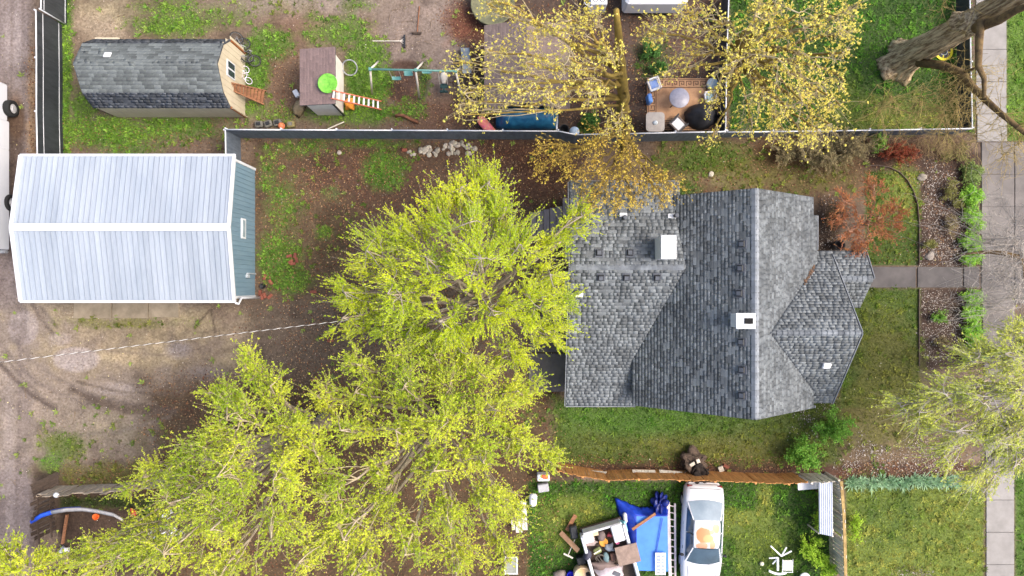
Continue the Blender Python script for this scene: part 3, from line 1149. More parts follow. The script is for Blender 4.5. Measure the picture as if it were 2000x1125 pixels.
profile_x([(5.5, -.1), (12.35, -.1), (12.35, zE(12.35) - .14), (9.33, 5.54), (5.5, zW(5.5) - .14)], -4.75, 3.5)
profile_y([(4.1, -.1), (4.1, zRN(4.1) - .14), (.845, 3.8), (-4.9, zRS(-4.9) - .14), (-4.9, -.1)], 2.7, 6.55)
profile_y([(1.1, -.1), (1.1, zFN(1.1) - .14), (-1.76, 4.94), (-4.6, zFS(-4.6) - .14), (-4.6, -.1)], 11.5, 13.4)
mb.build('wall', m_wall, house)
for cx, cy in ((14.85, 1.35), (14.75, -.65)):
    MB().cbox((cx, cy, 1.15), (.12, .12, 2.3)).build('porch_post', m_trim, house)
m_drip = M('drip_edge', C(140, 144, 150), C(124, 128, 134), rough=.6)
# fascia boards and gutters along the eaves
fas = [((2.33, .845, 3.9), (2.33, 4.4, zRN(4.4) - .04)), ((2.33, .845, 3.9), (2.33, -5.2, zRS(-5.2) - .04)),
       ((2.37, 4.44, zRN(4.4) - .05), (6.95, 4.44, zRN(4.4) - .05)), ((2.37, -5.24, zRS(-5.2) - .06), (5.45, -5.24, zRS(-5.2) - .06)),
       ((12.76, -5.05, zE(12.7) - .07), (12.76, -4.95, zE(12.7) - .07)), ((12.96, 1.62, zE(12.9) - .09), (12.96, 3.07, zE(12.9) - .09)),
       ((13.72, -1.76, 5.05), (13.72, -4.91, zFS(-4.91) - .05)), ((13.72, -1.76, 5.05), (13.72, 1.39, zFN(1.39) - .05)),
       ((15.25, .38, 3.03), (15.25, 1.6, zPN(1.6) - .04))]
for a, b in fas:
    MB().beam(a, b, .03, .14).build('fascia_board', m_drip, house)
MB().beam((2.27, 1.2, 3.35), (2.27, 2.7, 3.33), .12, .1).build('gutter', m_trim, house)
MB().beam((2.27, -.9, 3.1), (2.27, .7, 3.3), .12, .1).build('gutter', m_trim, house)

# chimneys
c1 = Vector((6.12, 1.6, 0))
mb = MB()
mb.loft([[Vector((c1.x + sx * w, c1.y + sy * l, z)) for sx, sy in ((-1, -1), (1, -1), (1, 1), (-1, 1))]
         for w, l, z in ((.27, .44, 3.1), (.27, .44, 4.95), (.24, .41, 5.08))])
ch = mb.build('chimney', m_white, house, label='taller white boxed chimney with a flat metal cap')
MB().cbox((c1.x, c1.y, 5.11), (.6, .94, .05)).build('chimney_cap', m_white, ch)
MB().cbox((c1.x + .05, c1.y - .12, 5.15), (.14, .2, .05), rz=.5).build('cap_dent', m_trim, ch)
c2 = W(1457, 627, 5.9)
mb = MB()
mb.cbox((c2.x, c2.y, 5.4), (.66, .52, .9), b=.015)
ch = mb.build('chimney', m_white, house, label='low white chimney beside the main ridge with a square flue')
mb = MB()
for dx, dy, sx, sy in ((-.22, 0, .30, .60), (.31, 0, .12, .60), (.09, .2, .32, .2), (.09, -.2, .32, .2)):
    mb.box((c2.x + dx, c2.y + dy, 5.89), (sx, sy, .07))
MB().cbox((c2.x, c2.y, 5.87), (.74, .60, .06), b=.01).build('chimney_cap', m_white, ch)
MB().cbox((c2.x + .10, c2.y, 5.92), (.32, .22, .05), b=.01).build('flue', M('flue_dark', C(24, 24, 24), C(14, 14, 14), rough=.9), ch)  # solid black block, its colour stands for the dark of the open flue


def roof_frame(x, y, z, slope_dir, slope):
    """matrix whose z is the roof normal and whose x points downhill"""
    d = Vector((slope_dir[0], slope_dir[1], -slope)).normalized()
    up = Vector((0, 0, 1))
    s = up.cross(d).normalized()
    n = d.cross(s)
    m = Matrix((d, s, n)).transposed().to_4x4()
    m.translation = (x, y, z)
    return m


def box_vent(px, py, fn, axis, sdir, slope):
    z = 4.5
    for _ in range(20):
        p = W(px, py, z)
        z = fn(p.x if axis == 'x' else p.y)
    X = roof_frame(p.x, p.y, z + .02, sdir, slope) @ Matrix.Scale(.82, 4)
    v = MB(X).cbox((0, 0, .02), (.42, .42, .03)).build('roof_vent', m_vent, house)
    mb = MB(X)
    mb.loft([[Vector((x_, y_, z_)) for x_, y_ in ((-a, -b), (c, -b), (c, b), (-a, b))] for a, b, c, z_ in
             ((.13, .15, .17, .03), (.13, .15, .17, .10), (.10, .12, .15, .14))])
    mb.build('vent_hood', m_black, v)
    MB(X).box((.02, 0, .145), (.2, .2, .012)).build('vent_cover', m_vent, v)


for px, py in ((1450, 477), (1447, 524), (1445, 573), (1449, 668), (1450, 722), (1450, 772)):
    box_vent(px, py, zW, 'x', (-1, 0), .79)
for px, py in ((1170, 495), (1230, 495)):
    box_vent(px, py, zRN, 'y', (0, 1), .135)
for px, py in ((1173, 541), (1223, 541), (1283, 541)):
    box_vent(px, py, zRS, 'y', (0, -1), .387)


def pipe_vent(px, py, fn, axis, off=(0.1, 0), w=.32):
    z = 4.0
    for _ in range(20):
        p = W(px, py, z)
        z = fn(p.x if axis == 'x' else p.y)
    v = MB().cbox((p.x, p.y, z + .05), (w, w * .55, .05), b=.01).build('pipe_flashing', m_white, house)
    q = Vector((p.x + off[0], p.y + off[1], z))
    MB().lathe(q, [(.085, 0), (.085, .2), (.07, .36)], 12).build('vent_pipe', m_black, v, smooth=True)
    MB().lathe(q + Vector((0, 0, .36)), [(.09, 0), (.09, .03), (.05, .05)], 12).build('pipe_cap', m_vent, v)


pipe_vent(1217, 420, zRN, 'y', (.02, -.12))
pipe_vent(1312, 422, zRN, 'y', (.12, 0), .34)
pipe_vent(1131, 576, zRS, 'y', (0, .13))
# flat white vent on the front gable
z = 3.4
p = W(1612, 713, zFS(-3.2))
p.z = zFS(p.y) + .05
X = roof_frame(p.x, p.y, p.z, (0, -1), .794)
MB(X).cbox((0, 0, .04), (.26, .34, .1), b=.03).build('white_vent', m_white, house)
# leaves caught in the valley
mb = MB()
for i in range(40):
    t = rnd.random()
    x = 12.4 + rnd.uniform(-.35, .3)
    y = -1.76 + (x - 10.09) * .995
    y += rnd.uniform(-.06, .12)
    mb.blob((x, y, max(zE(x), zFN(y)) + .05), (.05, .035, .02), seed=i, sub=1, rz=rnd.uniform(0, 6))
o = mb.build('valley_leaves', M('wet_leaves', C(110, 84, 62), C(84, 62, 48), rand=.25), None)
put(o, 'brown leaves caught in the roof valley above the entry', 'leaves', kind='stuff')

# service drop: three strands twisted round each other, from the mast on the roof towards the alley
mast = W(1127, 572, 3.6)
tgt = W(-260, 739, 6.6)
axis_d = (tgt - mast)
Ls = axis_d.length
ad = axis_d.normalized()
as_ = ad.cross(Vector((0, 0, 1))).normalized()
au = as_.cross(ad)
cable = thing('service_cable', 'twisted white and black overhead cable running from alley to house', 'cable', mast)
nseg = int(Ls / .05)
for k, (mt, rr_) in enumerate(((M('bare_aluminium', C(236, 234, 230), C(222, 220, 216), rough=.5), .0095), (M('cable_black', C(80, 70, 64), C(70, 60, 54), rough=.7), .006), (MATS['cable_black'], .006))):
    pts = []
    for i in range(nseg + 1):
        s = i / nseg * Ls
        sag = -1.0 * 4 * (i / nseg) * (1 - i / nseg) * .55
        a = s * 2 * math.pi / .45 + k * 2.094
        pts.append(mast + ad * s + Vector((0, 0, sag)) + as_ * math.cos(a) * .009 + au * math.sin(a) * .009)
    MB().tube(pts, rr_, 5, cap=True).build('strand', mt, cable, smooth=True)
MB().tube([mast + Vector((.06, -.05, -.9)), mast + Vector((.06, -.05, .05)), mast + Vector((-.06, -.05, .12))], .045, 8).build('service_mast', MATS['vent_grey'], house)

# ================================================================== GARAGE
gar = thing('garage', 'pale metal roofed garage with blue plank gable end beside alley', 'garage', (-16.4, 2.54, 0))
m_metal = M('ribbed_roof_metal', C(160, 168, 179), C(139, 149, 161), scale=1.3, rough=.45, metal=0.0, world=True, stretch=(1.0, .10, 1.0), rand=.05, spec=.6, contrast=(.3, .7))
m_gtrim = M('white_roof_trim', C(208, 210, 214), C(200, 202, 206), scale=2, rough=.45)
m_blue = M('blue_siding', C(112, 136, 150), C(98, 124, 140), scale=1.5, rough=.65, rand=.05, stretch=(6, 6, .6))
gx0, gx1, gr_y, gr_z, ge_z, hw = -20.89, -11.83, 2.54, 3.26, 2.70, 3.07
slope_g = (gr_z - ge_z) / hw
roof_g = MB()
for s in (1, -1):
    roof_g.slab([(gx0, gr_y, gr_z - .03), (gx1, gr_y, gr_z - .03), (gx1, gr_y + s * hw, ge_z - .03), (gx0, gr_y + s * hw, ge_z - .03)], .08)
roof_go = roof_g.build('roof', m_deck, gar)
npan = 40
pw = (gx1 - gx0) / npan


def panel_mesh(s):
    mb = MB()
    a, b = Vector((0, .02, 0)), Vector((0, hw + .02, -slope_g * hw))
    prof = [(0, 0), (.028, .0), (.036, .032), (.05, .032), (.058, 0), (pw * .52, 0), (pw * .55, .008), (pw * .58, 0), (pw - .011, 0)]
    rings = []
    for q in (a, b):
        rings.append([Vector((x_, s * q.y, q.z + z_)) for x_, z_ in prof] + [Vector((x_, s * q.y, q.z - .012)) for x_, z_ in ((pw - .011, 0), (0, 0))])
    mb.loft(rings)
    me = bpy.data.meshes.new('roof_panel')
    me.from_pydata([tuple(v) for v in mb.v], [], mb.f)
    me.materials.append(m_metal)
    return me


for s in (1, -1):
    me = panel_mesh(s)
    for i in range(npan):
        inst('roof_panel', me, roof_go, Matrix.Translation((gx0 + i * pw, gr_y, gr_z)))
mb = MB()
for s in (1, -1):
    mb.slab([(gx0 - .02, gr_y, gr_z + .075), (gx1 + .02, gr_y, gr_z + .075), (gx1 + .02, gr_y + s * .15, gr_z + .055), (gx0 - .02, gr_y + s * .15, gr_z + .055)], .03)
mb.build('ridge_trim', m_gtrim, gar)
for x_ in (gx0 - .01, gx1 + .01):
    for s in (1, -1):
        MB().beam((x_, gr_y, gr_z + .02), (x_, gr_y + s * (hw + .03), ge_z + .02), .13, .12).build('rake_trim', m_gtrim, gar)
for s in (1, -1):
    MB().beam((gx0 - .05, gr_y + s * (hw + .05), ge_z - .02), (gx1 + .05, gr_y + s * (hw + .05), ge_z - .02), .1, .1).build('eave_gutter', m_gtrim, gar)
wx = -11.97
mb = MB()
mb.loft([[Vector((x, y, z)) for y, z in ((gr_y - 2.93, -.1), (gr_y + 2.95, -.1), (gr_y + 2.95, 2.62), (gr_y, 3.1), (gr_y - 2.93, 2.62))] for x in (-20.75, wx)])
wall_g = mb.build('wall', m_blue, gar)
npl = 29
y0, y1 = gr_y - 2.9, gr_y + 2.92
for i in range(npl):
    a = y0 + (y1 - y0) * i / npl
    b = y0 + (y1 - y0) * (i + 1) / npl - .014
    ht = 3.12 - slope_g * abs((a + b) / 2 - gr_y) - .05
    mb = MB()
    mb.cbox((wx + .012, (a + b) / 2, ht / 2), (.024, b - a, ht), b=.004)
    mb.build('plank', m_blue, wall_g)
for y_ in (gr_y - 2.94, gr_y + 2.97):
    MB().cbox((wx + .02, y_, 1.33), (.10, .12, 2.66), b=.01).build('corner_board', m_gtrim, gar)
p = W(470, 447, 1.3)
wd = MB().cbox((wx + .045, p.y, 1.45), (.05, .9, .48), b=.008).build('window', m_gtrim, gar)
MB().cbox((wx + .075, p.y, 1.45), (.02, .74, .26), b=.004).build('pane', M('pane_glass', C(150, 166, 172), C(130, 146, 154), rough=.12, scale=2), wd)
mb = MB()
mb.tube([(wx + .05, W(485, 535).y, 1.1), (wx + .12, W(485, 535).y, 1.1), (wx + .12, W(485, 535).y, .2)], .03, 6)
mb.cbox((wx + .06, W(485, 535).y - .12, 1.0), (.1, .16, .3))
mb.build('meter_box', M('galvanised', C(176, 184, 190), C(150, 158, 164), rough=.5), gar)
p = W(463, 585, 2.5)
mb = MB()
mb.tube([(p.x, gr_y - hw - .1, 2.66), (p.x + .06, gr_y - hw - .16, 2.5), (p.x + .1, gr_y - 2.98, 2.3), (p.x + .1, gr_y - 2.98, .1)], .05, 8)
mb.build('downspout', m_gtrim, gar, smooth=True)

# ================================================================== GAMBREL SHED
sx0, sx1, syc = -18.42, -12.37, 9.42
sh1 = thing('garden_shed', 'beige gambrel shed with worn grey shingle roof near alley', 'shed', (-15.4, syc, 0))
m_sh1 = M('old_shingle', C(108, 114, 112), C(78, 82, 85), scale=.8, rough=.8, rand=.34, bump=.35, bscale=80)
m_sh1_shade = M('old_shingle_shaded', C(84, 88, 94), C(64, 67, 73), scale=1.5, rough=.8, rand=.4, bump=.35, bscale=80)  # old shingle darkened: shade of the steep lower slopes put into the colour
m_beige = M('beige_siding', C(192, 181, 157), C(182, 170, 147), scale=1.5, rough=.75, rand=.03)
m_brown = M('brown_trim', C(150, 92, 50), C(126, 76, 42), scale=3, rough=.7)
GP = [(-1.5, 1.75), (-1.05, 2.52), (0, 3.13), (1.05, 2.52), (1.5, 1.75)]
mb = MB()
pls = []
for (ya, za), (yb, zb) in zip(GP[:-1], GP[1:]):
    poly = [(sx0, syc + ya, za), (sx1, syc + ya, za), (sx1, syc + yb, zb), (sx0, syc + yb, zb)]
    pls.append(poly)
    mb.slab(poly, .06)
rf = mb.build('roof', m_deck, sh1)
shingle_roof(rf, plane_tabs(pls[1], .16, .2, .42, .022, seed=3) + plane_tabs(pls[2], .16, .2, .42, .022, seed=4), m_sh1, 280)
shingle_roof(rf, plane_tabs(pls[0], .16, .16, .34, .022, seed=5) + plane_tabs(pls[3], .16, .2, .42, .022, seed=6), m_sh1_shade, 20)
mb = MB()
mb.loft([[Vector((x, syc + y * .985, z - .07)) for y, z in [(-1.48, .05)] + GP + [(1.48, .05)]] for x in (sx0 + .1, sx1 - .04)])
wl_ = mb.build('wall', m_beige, sh1)
for i in range(12):
    y_ = syc - 1.44 + i * .262
    yy = abs(y_ - syc)
    hz = 1.75 + (1.5 - yy) / .45 * .77 if yy > 1.05 else 2.52 + (1.05 - yy) * .58
    if i % 2 == 0:
        MB().box((sx1 - .033, y_ + .11, (hz - .1) / 2), (.012, .235, hz - .12)).build('plank', m_beige, wl_)
    else:
        MB().box((sx1 - .032, y_ + .11, (hz - .1) / 2), (.012, .235, hz - .12)).build('plank', m_beige, wl_)
for i in range(23):
    MB().box((sx0 + .25 + i * .262, syc - 1.485, .85), (.245, .02, 1.62)).build('plank', m_beige, wl_)
for y_ in (syc - 1.47, syc + 1.47):
    MB().cbox((sx1 - .01, y_, .86), (.06, .1, 1.7), b=.008).build('corner_board', m_brown, sh1)
p = W(441, 136, 1.75)
wd = MB().cbox((sx1 - .01, p.y, 1.7), (.05, .72, .82), b=.008).build('window', m_gtrim, sh1)
for dy in (-.17, .17):
    MB().box((sx1 + .018, p.y + dy, 1.7), (.012, .26, .68)).build('pane', M('dark_pane', C(58, 66, 76), C(42, 48, 56), rough=.1), wd)
X = roof_frame(W(211, 108, 2.9).x, W(211, 108, 2.9).y, 2.93, (0, 1), .58)
MB(X).cbox((0, 0, .03), (.27, .3, .05), b=.02).build('skylight', m_gtrim, sh1)
ramp = MB()
a, b = W(190, 69, .6), W(237, 76, .6)
ramp.beam((a.x, syc + 1.72, .75), (b.x, syc + 1.72, .75), .45, .08)
ramp.build('door_canopy', m_beige, sh1)

# wooden stair leaning at the shed
st = thing('wooden_steps', 'brown wooden open stair leaning against the beige shed', 'stairs', W(510, 200))
m_wood = M('brown_wood', C(150, 104, 72), C(108, 72, 50), scale=4, rough=.75, rand=.15, stretch=(1, 4, 4))
top1, top2 = W(441, 160, 1.75), W(443, 172, 1.55)
bot1, bot2 = W(519, 178, .1), W(515, 204, .1)
MB().beam(top1, bot1, .05, .16).build('stringer', m_wood, st)
MB().beam(top2, bot2, .05, .16).build('stringer', m_wood, st)
for i in range(11):
    t = (i + .4) / 11
    a, b = top1.lerp(bot1, t), top2.lerp(bot2, t)
    MB().beam(a + Vector((0, 0, .03)), b + Vector((0, 0, .03)), .13, .04).build('tread', m_wood, st)

# ================================================================== SMALL BROWN SHED
sh2 = thing('tool_shed', 'small white shed with brown shingle lean-to roof and green disc', 'shed', (-8.4, 9.2, 0))
m_shb = M('brown_shingle', C(128, 108, 104), C(106, 90, 88), scale=1.2, rough=.85, rand=.12, bump=.3, bscale=80)
m_cream = M('cream_wall', C(222, 218, 208), C(206, 200, 190), scale=1.5, rough=.75)
pl2 = [(-9.28, 7.98, 1.9), (-7.66, 7.98, 2.2), (-7.66, 10.45, 2.2), (-9.28, 10.45, 1.9)]
rf = MB().slab(pl2, .06).build('roof', m_deck, sh2)
shingle_roof(rf, plane_tabs(pl2, .15, .28, .42, .014, seed=9), m_shb)
mb = MB()
mb.loft([[Vector((x, y, z)) for x, z in ((-9.02, .02), (-7.82, .02), (-7.82, 2.08), (-9.02, 1.85))] for y in (8.02, 10.35)])
mb.build('wall', m_cream, sh2)
MB().cbox((-7.8, 8.02, 1.02), (.06, .08, 2.04), b=.008).build('corner_board', m_black, sh2)
# green disc
p = W(640, 163, 2.25)
mb = MB()
mb.lathe((p.x, p.y, 2.15), [(.02, .02), (.2, .03), (.36, .06), (.42, .11), (.43, .13), (.4, .13), (.3, .09), (.02, .06)], 28, cap=True)
one('saucer_sled', mb, M('lime_plastic', C(118, 186, 66), C(90, 156, 50), scale=7, rough=.5, contrast=(.4, .62)), 'lime green saucer lying on the brown shed roof', 'sled', smooth=True)
# fibreglass ladder
ld = thing('ladder', 'orange railed ladder with white rungs leaning on small brown shed', 'ladder', W(742, 205))
m_or = M('orange_rail', C(206, 120, 92), C(186, 100, 80), scale=4, rough=.5)
m_al = M('aluminium', C(222, 224, 226), C(204, 206, 210), scale=6, rough=.4)
t1, t2 = W(649, 177, 2.35), W(647, 192, 2.35)
b1, b2 = W(744, 198, .05), W(744, 214, .05)
MB().beam(t1, b1, .04, .08).build('rail', m_or, ld)
MB().beam(t2, b2, .04, .08).build('rail', m_or, ld)
for i in range(10):
    t = (i + .35) / 10
    MB().beam(t1.lerp(b1, t), t2.lerp(b2, t), .075, .035).build('rung', m_al, ld)

# ================================================================== LARGE SHED UNDER THE MAPLE
m_shm = M('mauve_shingle', C(128, 112, 106), C(104, 90, 86), scale=1.0, rough=.85, rand=.12, bump=.3, bscale=70)
zs = 2.4
sh3 = thing('barn_shed', 'broad brown gabled shed half hidden under the blooming maple', 'shed', (.7, 10.0, 0))
xa, xb, xm = W(946, 130, 2.2).x, W(1113, 130, 2.2).x, W(1030, 130, 2.9).x
ya, yb = W(1030, 214, 2.3).y, W(1030, 48, 2.3).y
pls = [[(xm, ya + .12, 2.9), (xa, ya - .02, 2.2), (xa, yb, 2.2), (xm, yb, 2.9)], [(xm, ya + .12, 2.9), (xb, ya - .02, 2.2), (xb, yb, 2.2), (xm, yb, 2.9)]]
rf = MB().slab(pls[0], .06).slab(pls[1], .06).build('roof', m_deck, sh3)
shingle_roof(rf, plane_tabs(pls[0], .17, .22, .5, .014, seed=31) + plane_tabs(pls[1], .17, .22, .5, .014, seed=32), m_shm, 300)
mb = MB()
mb.loft([[Vector((x, y, z)) for x, z in ((xa + .15, .02), (xb - .15, .02), (xb - .15, 2.1), (xm, 2.72), (xa + .15, 2.1))] for y in (ya + .55, yb - .15)])
mb.build('wall', M('dark_wall', C(96, 82, 74), C(80, 68, 60), rough=.85), sh3)
# blue tarp over a heap against its south end
tp = MB()
c = W(1030, 228, .9)
rings = []
for i in range(15):
    t = i / 14
    x = W(968, 230, .9).x + (W(1092, 230, .9).x - W(968, 230, .9).x) * t
    k = min(1, math.sin(math.pi * min(max(t, .04), .96)) * 2.2)
    ring = []
    for j in range(13):
        a = math.pi * j / 12
        wv = 1 + .05 * math.sin(i * 1.7 + j * 2.1) + .03 * math.sin(i * 4.1 + j)
        ring.append(Vector((x, c.y + .05 + math.cos(a) * .52 * wv * (.6 + .4 * k), math.sin(a) ** .7 * 1.25 * k * wv)))
    rings.append(ring)
tp.loft(rings, closed=False, cap=False)
m_tarp = M('blue_tarp', C(52, 122, 162), C(30, 86, 126), scale=2.5, rough=.35, spec=.5)
o = one('tarp_cover', tp, m_tarp, 'dark blue tarp draped over heap at south end of brown shed', 'tarp', smooth=True)
o.modifiers.new('solid', 'SOLIDIFY').thickness = .01


# ================================================================== FENCES
m_rail = M('galvanised_rail', C(214, 216, 220), C(196, 198, 202), scale=5, rough=.4)
m_screen = M('dark_screen', C(102, 112, 124), C(80, 89, 100), scale=2.2, rough=.6, stretch=(3, 3, .7), bump=.4, bscale=60)
m_screen2 = M('black_screen', C(58, 62, 66), C(42, 45, 49), scale=2.2, rough=.6, stretch=(3, 3, .7), bump=.4, bscale=60)


def chain_fence(name, label, tops, h, rails=(1.0,), mat=None, bay=2.6):
    """tops: photo pixels of the top rail at height h"""
    P = [W(a, b, h) for a, b in tops]
    root = thing(name, label, 'fence', Vector((P[0].x, P[0].y, 0)))
    for i, (a, b) in enumerate(zip(P[:-1], P[1:])):
        dd = (b - a).normalized()
        bk = Vector((-dd.y, dd.x, 0))
        bk = bk * (.06 if bk.dot(a) > 0 else -.06)
        n = max(1, round((b - a).length / bay))
        for k in range(n):
            p, q = a.lerp(b, k / n), a.lerp(b, (k + 1) / n)
            lo = Vector((0, 0, -(h - .05) / 2 - .02))
            MB().beam(p + lo, q + lo, .018, h - .08).build('screen_panel', mat or m_screen, root)
            for rl in rails:
                z = Vector((0, 0, rl * h - h))
                MB().tube([p + z, q + z], .03 if rl == 1.0 else .022, 8).build('rail', m_rail, root, smooth=True)
            MB().tube([p + bk + Vector((0, 0, .02)), p + bk - Vector((0, 0, h))], .035, 8).build('post', m_rail, root, smooth=True)
        if i == len(P) - 2:
            MB().tube([b + bk + Vector((0, 0, .02)), b + bk - Vector((0, 0, h))], .035, 8).build('post', m_rail, root, smooth=True)
    return root


chain_fence('privacy_fence', 'long dark privacy fence with white top rail north of the house', [(440, 253), (1090, 256), (1125, 263), (1417, 257)], 1.75)
chain_fence('privacy_fence', 'short dark privacy fence running up to the garage corner', [(440, 253.5), (441, 312)], 1.73)
chain_fence('lawn_fence', 'low dark fence with pale rail along shaded corner lawn', [(1421, 258), (1600, 256), (1899, 251)], 1.15)
chain_fence('front_fence', 'low dark chain fence beside the sidewalk and big trunk', [(1899, 249), (1896, 120), (1894, -20)], 1.0, mat=m_screen2)
chain_fence('cross_fence', 'thin pale railed fence between patio and corner lawn', [(1417, 254), (1419, 120), (1424, -20)], 1.15, mat=m_screen2)
lf = chain_fence('alley_fence', 'tall black screened fence with three pale rails along alley', [(73, 312), (71, 217), (71, 112), (70, 19)], 1.8, rails=(1.0, .76, .16), mat=m_screen2, bay=4)
gt = chain_fence('alley_gate', 'black screened gate with diagonal brace at the alley corner', [(80, 17), (80, -40)], 1.8, rails=(1.0, .9, .1), mat=m_screen2, bay=4)
a, b = W(80, 17, 1.7), W(80, -40, .3)
MB().tube([a, b], .022, 6).build('brace', m_rail, gt)
mb = MB()
mb.tube([W(1088, 227, 1.0), W(1087, 253, 1.7)], .04, 8)
one('pipe_prop', mb, m_rail, 'short white pipe propped at the bend of privacy fence', 'pipe', smooth=True)

m_cedar = M('cedar_board', C(214, 154, 92), C(178, 120, 68), scale=3, rough=.75, rand=.16, stretch=(5, 5, .8))
m_grey = M('weathered_board', C(226, 216, 200), C(176, 164, 148), scale=3, rough=.85, rand=.22, stretch=(5, 5, .8))
m_dkw = M('dark_board', C(82, 68, 58), C(58, 47, 40), scale=3, rough=.85, rand=.22, stretch=(5, 5, .8))


def board_fence(name, label, tops, h, mat, wd=.145, gap=.012, jit=.03, miss=0.0, cap=None, lean=(0, 0), railmat=None):
    P = [W(a, b, h) for a, b in tops]
    root = thing(name, label, 'fence', Vector((P[0].x, P[0].y, 0)))
    rr = random.Random(len(label))
    for a, b in zip(P[:-1], P[1:]):
        d = (b - a)
        L = d.length
        d.normalize()
        n = int(L / (wd + gap))
        for k in range(n):
            if rr.random() < miss:
                continue
            c = a + d * ((k + .5) * (wd + gap))
            hh = h + rr.uniform(-jit, jit) * 3
            t = Vector((c.x + d.x * rr.uniform(-jit, jit), c.y + d.y * rr.uniform(-jit, jit), hh))
            q = Vector((c.x + lean[0], c.y + lean[1], 0))
            up = Vector((-d.y, d.x, 0))
            MB().beam(q, t, wd, .02, up=up).build('board', mat, root)
        nn = Vector((-d.y, d.x, 0)) * (-.035 if P[0].y < 0 and abs(d.x) > .5 else .035)
        for rz in (.35, h - .3):
            MB().beam(Vector((a.x, a.y, rz)) + nn, Vector((b.x, b.y, rz)) + nn, .04, .09).build('rail', railmat or mat, root)
        for k in range(int(L / 2.4) + 1):
            c = a + d * min(k * 2.4, L) + nn * 2.2
            MB().box((c.x, c.y, h / 2 - .1), (.09, .09, h - .2)).build('post', railmat or mat, root)
    return root


board_fence('board_fence', 'orange brown cedar board fence south of the house lawn',
            [(1092, 921), (1140, 931), (1190, 939), (1250, 936), (1330, 938), (1400, 940), (1480, 943), (1545, 945), (1583, 943)], 1.7, m_cedar)
board_fence('old_fence', 'weathered grey board fence east of the junk yard',
            [(1590, 943), (1640, 942), (1648, 1000), (1650, 1060), (1652, 1140)], 1.55, m_grey, jit=.05, miss=.05, gap=.02)
mb = MB()
for a, b in (((1643, 940), (1648, 1000)), ((1648, 1000), (1650, 1060)), ((1650, 1060), (1652, 1140))):
    mb.beam(W(a[0], a[1], 1.62), W(b[0], b[1], 1.62), .13, .05)
one('fence_cap', mb, M('mossy_wood', C(176, 150, 96), C(140, 116, 72), scale=4, rough=.85), 'mossy yellow cap rail on top of weathered grey fence', 'rail')
board_fence('plank_fence', 'sagging pale grey plank fence at the alley corner yard',
            [(66, 968), (120, 966), (200, 963), (262, 957), (340, 946)], 1.5, M('pale_plank', C(190, 174, 154), C(150, 134, 116), scale=3, rough=.85, rand=.2, stretch=(5, 5, .8)),
            wd=.2, gap=.02, jit=.09)
board_fence('slat_fence', 'dark wooden slat fence along the alley corner yard', [(64, 970), (62, 1020), (66, 1068)], 1.5, m_dkw, wd=.16, gap=.06, jit=.05)
mb = MB()
for k in range(4):
    mb2 = MB().beam(W(60 + k * 2, 950 + k * 7, 1.3 - k * .15), W(114, 924 + k * 6, .35), .16, .03)
    put(mb2.build('loose_plank', m_dkw, None), ['topmost', 'second', 'third', 'lowest'][k] + ' dark plank leaning at the corner of plank fence', 'plank')
# grey boards and rubbish along the cedar fence
for i, (a, b, w) in enumerate((((1135, 921), (1185, 925), .22), ((1235, 920), (1280, 921), .16), ((1288, 921), (1333, 925), .22), ((1395, 927), (1418, 929), .1))):
    p, q = W(*a, .5), W(*b, .5)
    put(MB().beam(p, q, .03, w, up=(0, -.6, 1)).build('grey_board', m_grey, None),
        ['long grey board leaning on west end of cedar fence', 'thin grey board on the middle of cedar fence',
         'wide grey board on cedar fence beside the burnt barrel', 'short pale strip of wood right of the burnt barrel'][i], 'board')

# ================================================================== VEHICLES
m_car = M('car_white', C(212, 214, 219), C(206, 208, 214), scale=1, rough=.25, spec=.6)
m_glass = M('car_glass', C(66, 86, 100), C(48, 64, 76), scale=1.2, rough=.06, spec=.9)
m_glassr = M('car_rear_glass', C(142, 156, 166), C(118, 134, 146), scale=1.2, rough=.08, spec=.9)
m_tyre = M('tyre', C(36, 36, 36), C(28, 28, 28), rough=.85)
m_rim = M('rim', C(190, 190, 192), C(150, 150, 152), rough=.35, scale=9)
# the roof paint with peeled orange primer patches
mroof = bpy.data.materials.new('peeling_roof')
mroof.use_nodes = True
nt = mroof.node_tree
N, L = nt.nodes, nt.links
bs = N['Principled BSDF']
bs.inputs['Roughness'].default_value = .35
tcn = N.new('ShaderNodeTexCoord')
col_out = None
prev = None
nzz = N.new('ShaderNodeTexNoise')
nzz.inputs['Scale'].default_value = 5
L.new(tcn.outputs['Object'], nzz.inputs['Vector'])
car_c = W(1364, 1030, 0)
cz = thing('sedan', 'white sedan with peeling orange patches on its roof', 'car', (car_c.x, car_c.y, 0))
base_c = (*C(216, 217, 220), 1)
patches = [(-.16, .14, .32, .36, C(206, 136, 92)), (.06, -.02, .22, .18, C(212, 160, 108)), (.40, .42, .16, .2, C(206, 138, 96)), (.24, .28, .12, .1, C(212, 160, 120)),
           (-.2, -.34, .27, .14, C(212, 156, 124)), (.25, -.3, .13, .2, C(212, 162, 126))]
